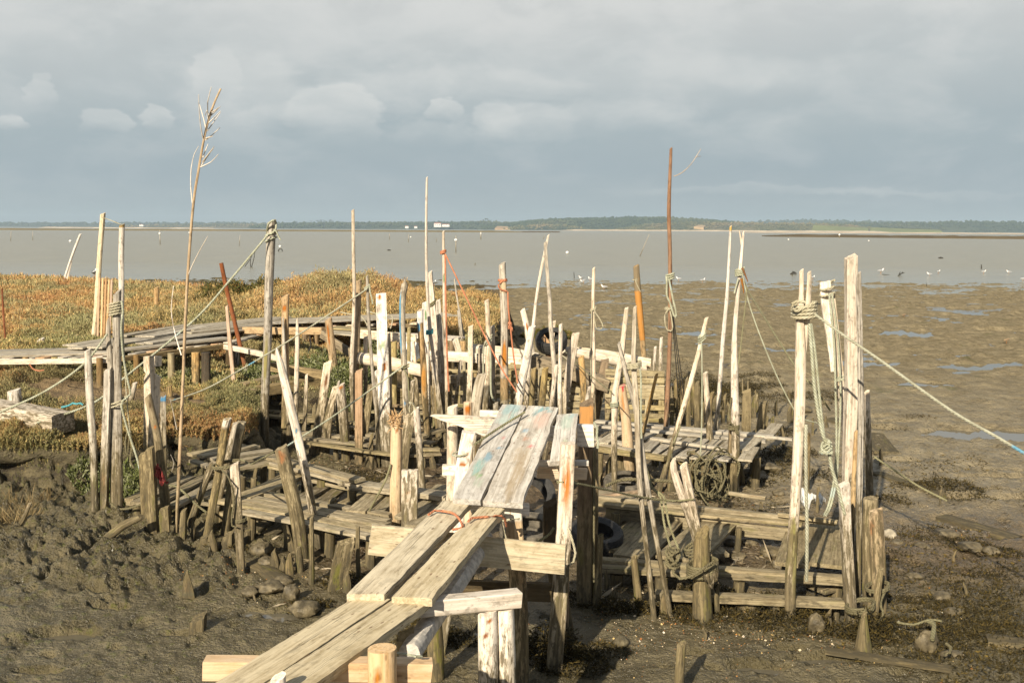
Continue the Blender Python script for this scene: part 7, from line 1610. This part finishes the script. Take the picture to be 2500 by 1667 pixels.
rock('round mud-caked boulder in front of the stout roped post', 1991, 1545, 44, 62, 'stone', 'stone', 'stone', 2)
rock('pale lump of stone with a muddy hood among seaweed', 2262, 1588, 52, 66, 'stone', 'stone', 'stone', 3)
rock('smooth rounded mud clod by the branch pole', 430, 1338, 36, 22, 'stone', 'stone', 'stone', 4)
rock('squat mud block in the wet mud near the planks', 745, 1500, 72, 42, 'stone', 'stone', 'stone', 5)
rock('slanted mud block between stubs and squat block', 712, 1460, 40, 46, 'stone', 'stone', 'stone', 6)
rock('low round mud mound under the gangway shadow', 1515, 1575, 40, 28, 'mudclod', 'mud_clod', 'mud clod', 7)
for i, (px, py, w_, h_) in enumerate([(640, 1355, 60, 40), (690, 1430, 50, 30), (660, 1440, 70, 26), (610, 1450, 46, 22), (650, 1380, 40, 26)]):
    rock('greenish clod in the rubble before the left platform', px, py, w_, h_, 'stone', 'mud_clod', 'mud clod', 20 + i, grp='rubble clods by the left platform')
for i, (px, py, w_, h_) in enumerate([(1880, 1150, 50, 24), (1830, 1160, 40, 20), (1930, 1160, 36, 20), (1900, 1210, 30, 18), (1770, 1010, 40, 24), (1820, 1015, 40, 18), (1960, 1005, 40, 18), (2010, 990, 40, 18)]):
    rock('muddy stone among the weed behind the stout post', px, py, w_, h_, 'stone', 'stone', 'stone', 40 + i, grp='stones behind the stout post')
for i, (px, py, w_, h_) in enumerate([(1470, 1345, 30, 30), (1650, 1300, 26, 24), (1595, 1290, 22, 24), (1880, 1355, 60, 26), (1830, 1330, 46, 20), (1800, 1365, 40, 20), (1900, 1385, 40, 22), (1780, 1330, 34, 20), (1860, 1310, 50, 20)]):
    rock('dried mud lump inside the sunken dock frame', px, py, w_, h_, 'stone', 'mud_clod', 'mud clod', 60 + i, grp='mud lumps in the dock frame')
for i, (px, py, w_, h_) in enumerate([(2310, 1310, 60, 26), (2250, 1340, 40, 20), (2190, 1330, 34, 20), (2300, 1460, 50, 20), (2370, 1340, 60, 24), (2420, 1350, 40, 20), (2320, 1605, 60, 26), (2330, 1500, 50, 22), (2230, 1410, 40, 18)]):
    rock('weedy stone scattered in the brown mud of the shore', px, py, w_, h_, 'stone', 'stone', 'stone', 80 + i, grp='weedy stones on the shore', sink=.5)
# flat boards lying on the right mud
def lying(label, a, b, w_, th, mat='stub', seed=0):
    p, q = hit(*a), hit(*b); p.z += .04; q.z += .04; mb = MB(); plank(mb, p, q, w_, th, seed, rough=.06); o = mb.build('lying_board', M[mat], None); return tag(o, label, 'board', 'boards lying on the mud')
lying('thin board lying alone on the near mud', (2015, 1595), (2320, 1642), .09, .03, 'stub', 1)
lying('weed-fringed plank lying beyond the far cluster', (2140, 1158), (2300, 1212), .16, .10, 'stub', 2)
lying('half-buried plank near the shore stones', (2300, 1265), (2480, 1318), .22, .06, 'stub', 3)
lying('short board stuck in mud behind the tallest posts', (2128, 1062), (2164, 1108), .34, .04, 'stub', 4)
lying('pale board lying beside the weedy boulders', (2022, 1027), (2100, 1040), .30, .05, 'stub', 5)
lying('worn pale board at the edge of the near seaweed', (2408, 1568), (2530, 1582), .16, .05, 'stub', 6)
lying('mud-covered plank by the broad platform', (610, 1372), (690, 1420), .16, .05, 'stub', 7)
lying('broken log end under the broad platform', (612, 1300), (680, 1262), .16, .12, 'grey', 8)
lying('second log end under the broad platform', (650, 1312), (712, 1272), .17, .13, 'grey', 9)
lying('board lying in shade behind the gangway crossboard', (885, 1382), (965, 1362), .14, .05, 'low', 10)

# ================================================================ gulls
def gull_proto():
    r = empty('gull', (0, 0, 0)); mb = MB()
    bp = [(Vector((-.20, 0, .165)), .10), (Vector((-.12, 0, .17)), .55), (Vector((-.04, 0, .165)), .95), (Vector((.04, 0, .17)), 1), (Vector((.10, 0, .19)), .8), (Vector((.13, 0, .225)), .52), (Vector((.145, 0, .26)), .52), (Vector((.165, 0, .285)), .50), (Vector((.19, 0, .288)), .38), (Vector((.205, 0, .284)), .15)]
    loft(mb, catmull(bp, .015), .062, .066, Vector((0, 1, 0)), n=12, rough=0); mb.build('body', M['gull_w'], r)
    for s in (-1, 1):
        mb = MB(); wp = [(Vector((.07, s * .045, .185)), .5), (Vector((.0, s * .062, .185)), 1), (Vector((-.09, s * .052, .18)), .8), (Vector((-.17, s * .03, .175)), .4), (Vector((-.24, s * .012, .18)), .1)]
        loft(mb, catmull(wp, .02), .018, .05, Vector((0, 1, 0)), n=8, rough=0); mb.build('wing', M['gull_g'], r)
        mb = MB(); loft(mb, [(Vector((.0, s * .022, -.03)), 1), (Vector((.01, s * .022, .05)), 1), (Vector((.0, s * .024, .13)), 1.3)], .006, .006, XREF, n=5, rough=0); mb.build('leg', M['beak'], r)
    mb = MB(); loft(mb, [(Vector((.198, 0, .283)), 1), (Vector((.225, 0, .278)), .8), (Vector((.245, 0, .268)), .2)], .010, .013, Vector((0, 1, 0)), n=6, rough=0); mb.build('beak', M['beak'], r)
    mb = MB(); loft(mb, [(Vector((-.15, 0, .172)), 1), (Vector((-.22, 0, .178)), .6), (Vector((-.27, 0, .18)), .1)], .022, .010, Vector((0, 1, 0)), n=6, rough=0); mb.build('tail', M['gull_k'], r)
    return r
def dup(root, loc, rz, sc, label, group, cat, lean=0):
    r = root.copy(); COL.objects.link(r); r.location = loc; r.rotation_euler = (0, lean, rz); r.scale = (sc, sc, sc)
    r['label'] = label; r['category'] = cat; r['group'] = group
    for ch in list(root.children):
        c = ch.copy(); COL.objects.link(c); c.parent = r
    return r
proto = gull_proto()
GULLS = [(961, 700, 200, 'gull standing beyond the marsh hummock, near the knobbly post'), (1060, 696, 60, 'gull half hidden behind the leaning flat post'), (1419, 684, 200, 'gull with grey back at the front of the wading trio'), (1426, 691, 150, 'gull bending down in the wading trio'), (1441, 687, 130, 'gull wading right against the slim knotty pole'), (1475, 707, 160, 'gull standing on the waterline before the loop-hung pole'),
         (1657, 686, 150, 'gull wading just past the tall dark red pole'), (1715, 690, 20, 'gull wading between dark red pole and lichen-tipped pole'), (2150, 668, 10, 'big white bird standing by the floating log'), (2269, 674, 160, 'gull wading beyond the broad grey post, with folded dark wing'), (2291, 668, 30, 'small gull just behind the dark-winged wader'), (2402, 654, 0, 'gull sitting beside a black stick in the water'), (2463, 668, 150, 'last gull wading near the edge of the view'), (1984, 683, 30, 'gull peeping out behind the twin prong'), (231, 676, 90, 'white bird behind the peeled yellow gate post'), (2497, 686, 0, 'gull cut off at the rim of the photo')]
for i, (px, py, rz, lab) in enumerate(GULLS):  # at their wading spots
    v = ray(px, py); dd = (-.052 - CAM_H) / (v.z / v.y); dd = min(dd, 75)
    c = P(px, py, dd); c.z = -.05 if i not in (0, 14) else c.z
    if i == 14: c = P(231, 676, 33)
    if i == 0:
        proto.location = c; proto.rotation_euler = (0, 0, R(rz)); proto.scale = (1.0,) * 3; tag(proto, lab, 'gull', 'gulls at the water edge')
    else: dup(proto, c, R(rz), 1.25 if 'big white' in lab else .88, lab, 'gulls at the water edge', 'gull', R(25) if 'bending' in lab else 0)
# small brown waders on the flats
def wader(px, py, rz, lab):
    c = hit(px, py); r = empty('wader', c, lab, 'wader', 'brown waders on the flats'); mb = MB(); z = .05
    Rz = Matrix.Rotation(R(rz), 3, 'Z'); T = lambda v: c + Rz @ Vector(v)
    loft(mb, catmull([(T((-.10, 0, z + .02)), .1), (T((-.05, 0, z + .03)), .8), (T((0, 0, z + .035)), 1), (T((.045, 0, z + .05)), .7), (T((.065, 0, z + .075)), .55), (T((.085, 0, z + .078)), .2)], .012), .035, .035, Vector((0, 0, 1)), n=10, rough=0); mb.build('body', M['sand'], r)
    mb = MB(); loft(mb, [(T((.08, 0, z + .077)), 1), (T((.115, 0, z + .068)), .4)], .004, .004, ZREF, n=5, rough=0); mb.build('beak', M['gull_k'], r)
    for s in (-1, 1): mb = MB(); loft(mb, [(T((0, s * .012, -.02)), 1), (T((0, s * .012, z + .02)), 1)], .003, .003, XREF, n=4, rough=0); mb.build('leg', M['beak'], r)
wader(2457, 837, 10, 'small brown wader alone on the open mud'); wader(2207, 774, 20, 'small pale wader behind the broad grey post')
# ================================================================ floats, sticks and flotsam on the lagoon
def wpt(px, py):
    v = ray(px, py); dd = (-.052 - CAM_H) / (v.z / v.y); return P(px, py, dd)
def buoy(px, py, wpx, lab, stick=None):
    c = wpt(px, py + wpx * .3); k = c.y / F_PX; r_ = wpx * k / 2
    if stick: c = wpt(px, stick); z = P(px, py, c.y).z
    else: z = r_ * .55
    r = empty('float', c, lab, 'float', 'white floats on the lagoon'); k = c.y / F_PX; r_ = wpx * k / 2
    mb = MB(); loft(mb, [(Vector((c.x, c.y, z - r_ * .75)), .35), (Vector((c.x, c.y, z - r_ * .45)), .85), (Vector((c.x, c.y, z)), 1), (Vector((c.x, c.y, z + r_ * .45)), .85), (Vector((c.x, c.y, z + r_ * .75)), .35)], r_, r_, XREF, n=12, rough=0, cap='flat'); mb.build('ball', M['float'], r)
    mb = MB(); zt = z + r_ * (2.6 if stick else 1.0); loft(mb, [(Vector((c.x, c.y, -.4)), 1), (Vector((c.x, c.y, zt)), .8)], max(.02, 1.0 * k), max(.02, 1.0 * k), XREF, n=6, rough=0); mb.build('stick', M['grey'], r)
for q in [(172, 589, 7, 'white float near the thin leaning pole'), (391, 570, 6, 'white float on a stick before the far farmhouse', 596), (684, 602, 7, 'white float just past the nooseed post'), (1113, 586, 8, 'big white float on a stick beside the orange-roped pole', 616), (1174, 570, 4, 'tiny white float on a leaning stick', 584), (1385, 617, 8, 'square white float behind the crossing poles'), (1925, 585, 4, 'small white float before the brown sandbar'), (2121, 588, 3.5, 'tiny white float beyond the broad grey post'), (462, 568, 4, 'white float beside the branch pole'), (1003, 579, 4, 'little float near the needle-thin pole'), (2049, 573, 5, 'white-topped marker before the sandbar', 582)]:
    buoy(*q[:4], stick=q[4] if len(q) > 4 else None)
def stake(px0, py0, px1, py1, w_, lab, mat='grey', name='water_stake'):
    a = wpt(px0, py0); b = P(px1, py1, a.y); k = a.y / F_PX; mb = MB(); loft(mb, [(a - (b - a) * .15, 1), (a, 1), (b, .6)], w_ * k / 2.8, w_ * k / 2.8, XREF, n=6, rough=.05); o = mb.build(name, M[mat], None, loc=a); return tag(o, lab, 'stake', 'thin stakes in the lagoon')
for q in [(26, 588, 27, 564, 2, 'first thin stake off the marsh end'), (80, 586, 80, 564, 2, 'second thin stake off the marsh end'), (584, 600, 586, 574, 2, 'thin stake before the nooseed post'), (951, 584, 951, 570, 2, 'thin stake left of the needle-thin pole pair'), (997, 591, 998, 571, 2, 'slim stake close to the needle-thin pole'), (1065, 590, 1066, 582, 2, 'stub of a stake between two tall poles'), (1562, 626, 1585, 572, 2.4, 'long cane leaning out of the lagoon'), (2396, 656, 2396, 646, 5, 'black stick beside the sitting gull', 'dark_thing'), (2, 692, 2, 666, 4, 'dark stake at the marsh tip'), (1402, 678, 1401, 664, 3, 'green stick standing near the wading trio', 'dark_thing'), (2262, 702, 2262, 690, 2.5, 'dark stick in the shallow before the far gulls', 'dark_thing'), (1160, 647, 1160, 642, 3, 'tiny dark stub in open water'), (1326, 584, 1330, 574, 1.8, 'thin cane at the islet end')]:
    stake(*q[:6], *(q[6:7]))
def branch(label, pts, w_, name='driftwood', cat='driftwood', mat='dark_thing', grp='flotsam in the shallows'):
    mb = MB()
    for seg in pts:
        V = [P(x, y, wpt(seg[0][0], seg[0][1]).y) for x, y in seg]; k = V[0].y / F_PX; loft(mb, catmull([(v, 1 - .5 * i / len(V)) for i, v in enumerate(V)], .1), w_ * k / 2, w_ * k / 2, XREF, n=6, rough=.15, seed=len(mb.v))
    o = mb.build(name, M[mat], None); return tag(o, label, cat, grp)
branch('dark log floating beside the big white bird', [[(2154, 671), (2168, 672), (2184, 674)]], 4)
branch('forked branch sticking out near the floating log', [[(2192, 674), (2200, 668), (2208, 666)], [(2196, 672), (2204, 664)], [(2194, 673), (2198, 664)]], 2.5)
branch('black tangle of branches in the shallows', [[(1930, 670), (1938, 664), (1944, 668)], [(1934, 671), (1936, 662)], [(1938, 670), (1946, 671)], [(1932, 668), (1940, 666)]], 4)
branch('wire frame adrift near the nooseed post', [[(596, 652), (606, 654), (616, 652)], [(612, 652), (612, 632), (622, 608)], [(614, 652), (620, 630), (623, 608)], [(598, 650), (612, 632)]], 2)
branch('dark ring floating under the white float', [[(680, 614), (681, 609), (685, 608), (689, 610), (689, 615)]], 3)
branch('small dark hump in open water', [[(946, 612), (950, 610), (954, 612)]], 4)
branch('dark lump floating beyond the broad post', [[(2292, 631), (2297, 629), (2302, 631)]], 5)
branch('black weed patch with yellow shells behind the twin prong', [[(1982, 746), (1996, 742), (2012, 745)], [(1985, 747), (2005, 747)]], 7)
# ================================================================ haze over the lagoon
mt = bpy.data.materials.new('haze_air'); mt.use_nodes = True; g = G(mt.node_tree); g.N.clear()
ou = g.n('ShaderNodeOutputMaterial'); pv = g.n('ShaderNodeVolumePrincipled'); pv.inputs['Color'].default_value = c3(.62, .80, .97); pv.inputs['Density'].default_value = .00016; pv.inputs['Anisotropy'].default_value = .0
g.L.new(pv.outputs[0], ou.inputs['Volume'])
me = bpy.data.meshes.new('haze'); hx, y0, y1, z0, z1 = 9500, -60, 9500, -3.0, 110
me.from_pydata([(-hx, y0, z0), (hx, y0, z0), (hx, y1, z0), (-hx, y1, z0), (-hx, y0, z1), (hx, y0, z1), (hx, y1, z1), (-hx, y1, z1)], [], [(3, 2, 1, 0), (4, 5, 6, 7), (0, 1, 5, 4), (1, 2, 6, 5), (2, 3, 7, 6), (3, 0, 4, 7)])
me.materials.append(mt); o = bpy.data.objects.new('haze', me); COL.objects.link(o); tag(o, 'thin blue haze lying over the lagoon and far shore', 'haze', kind='stuff')
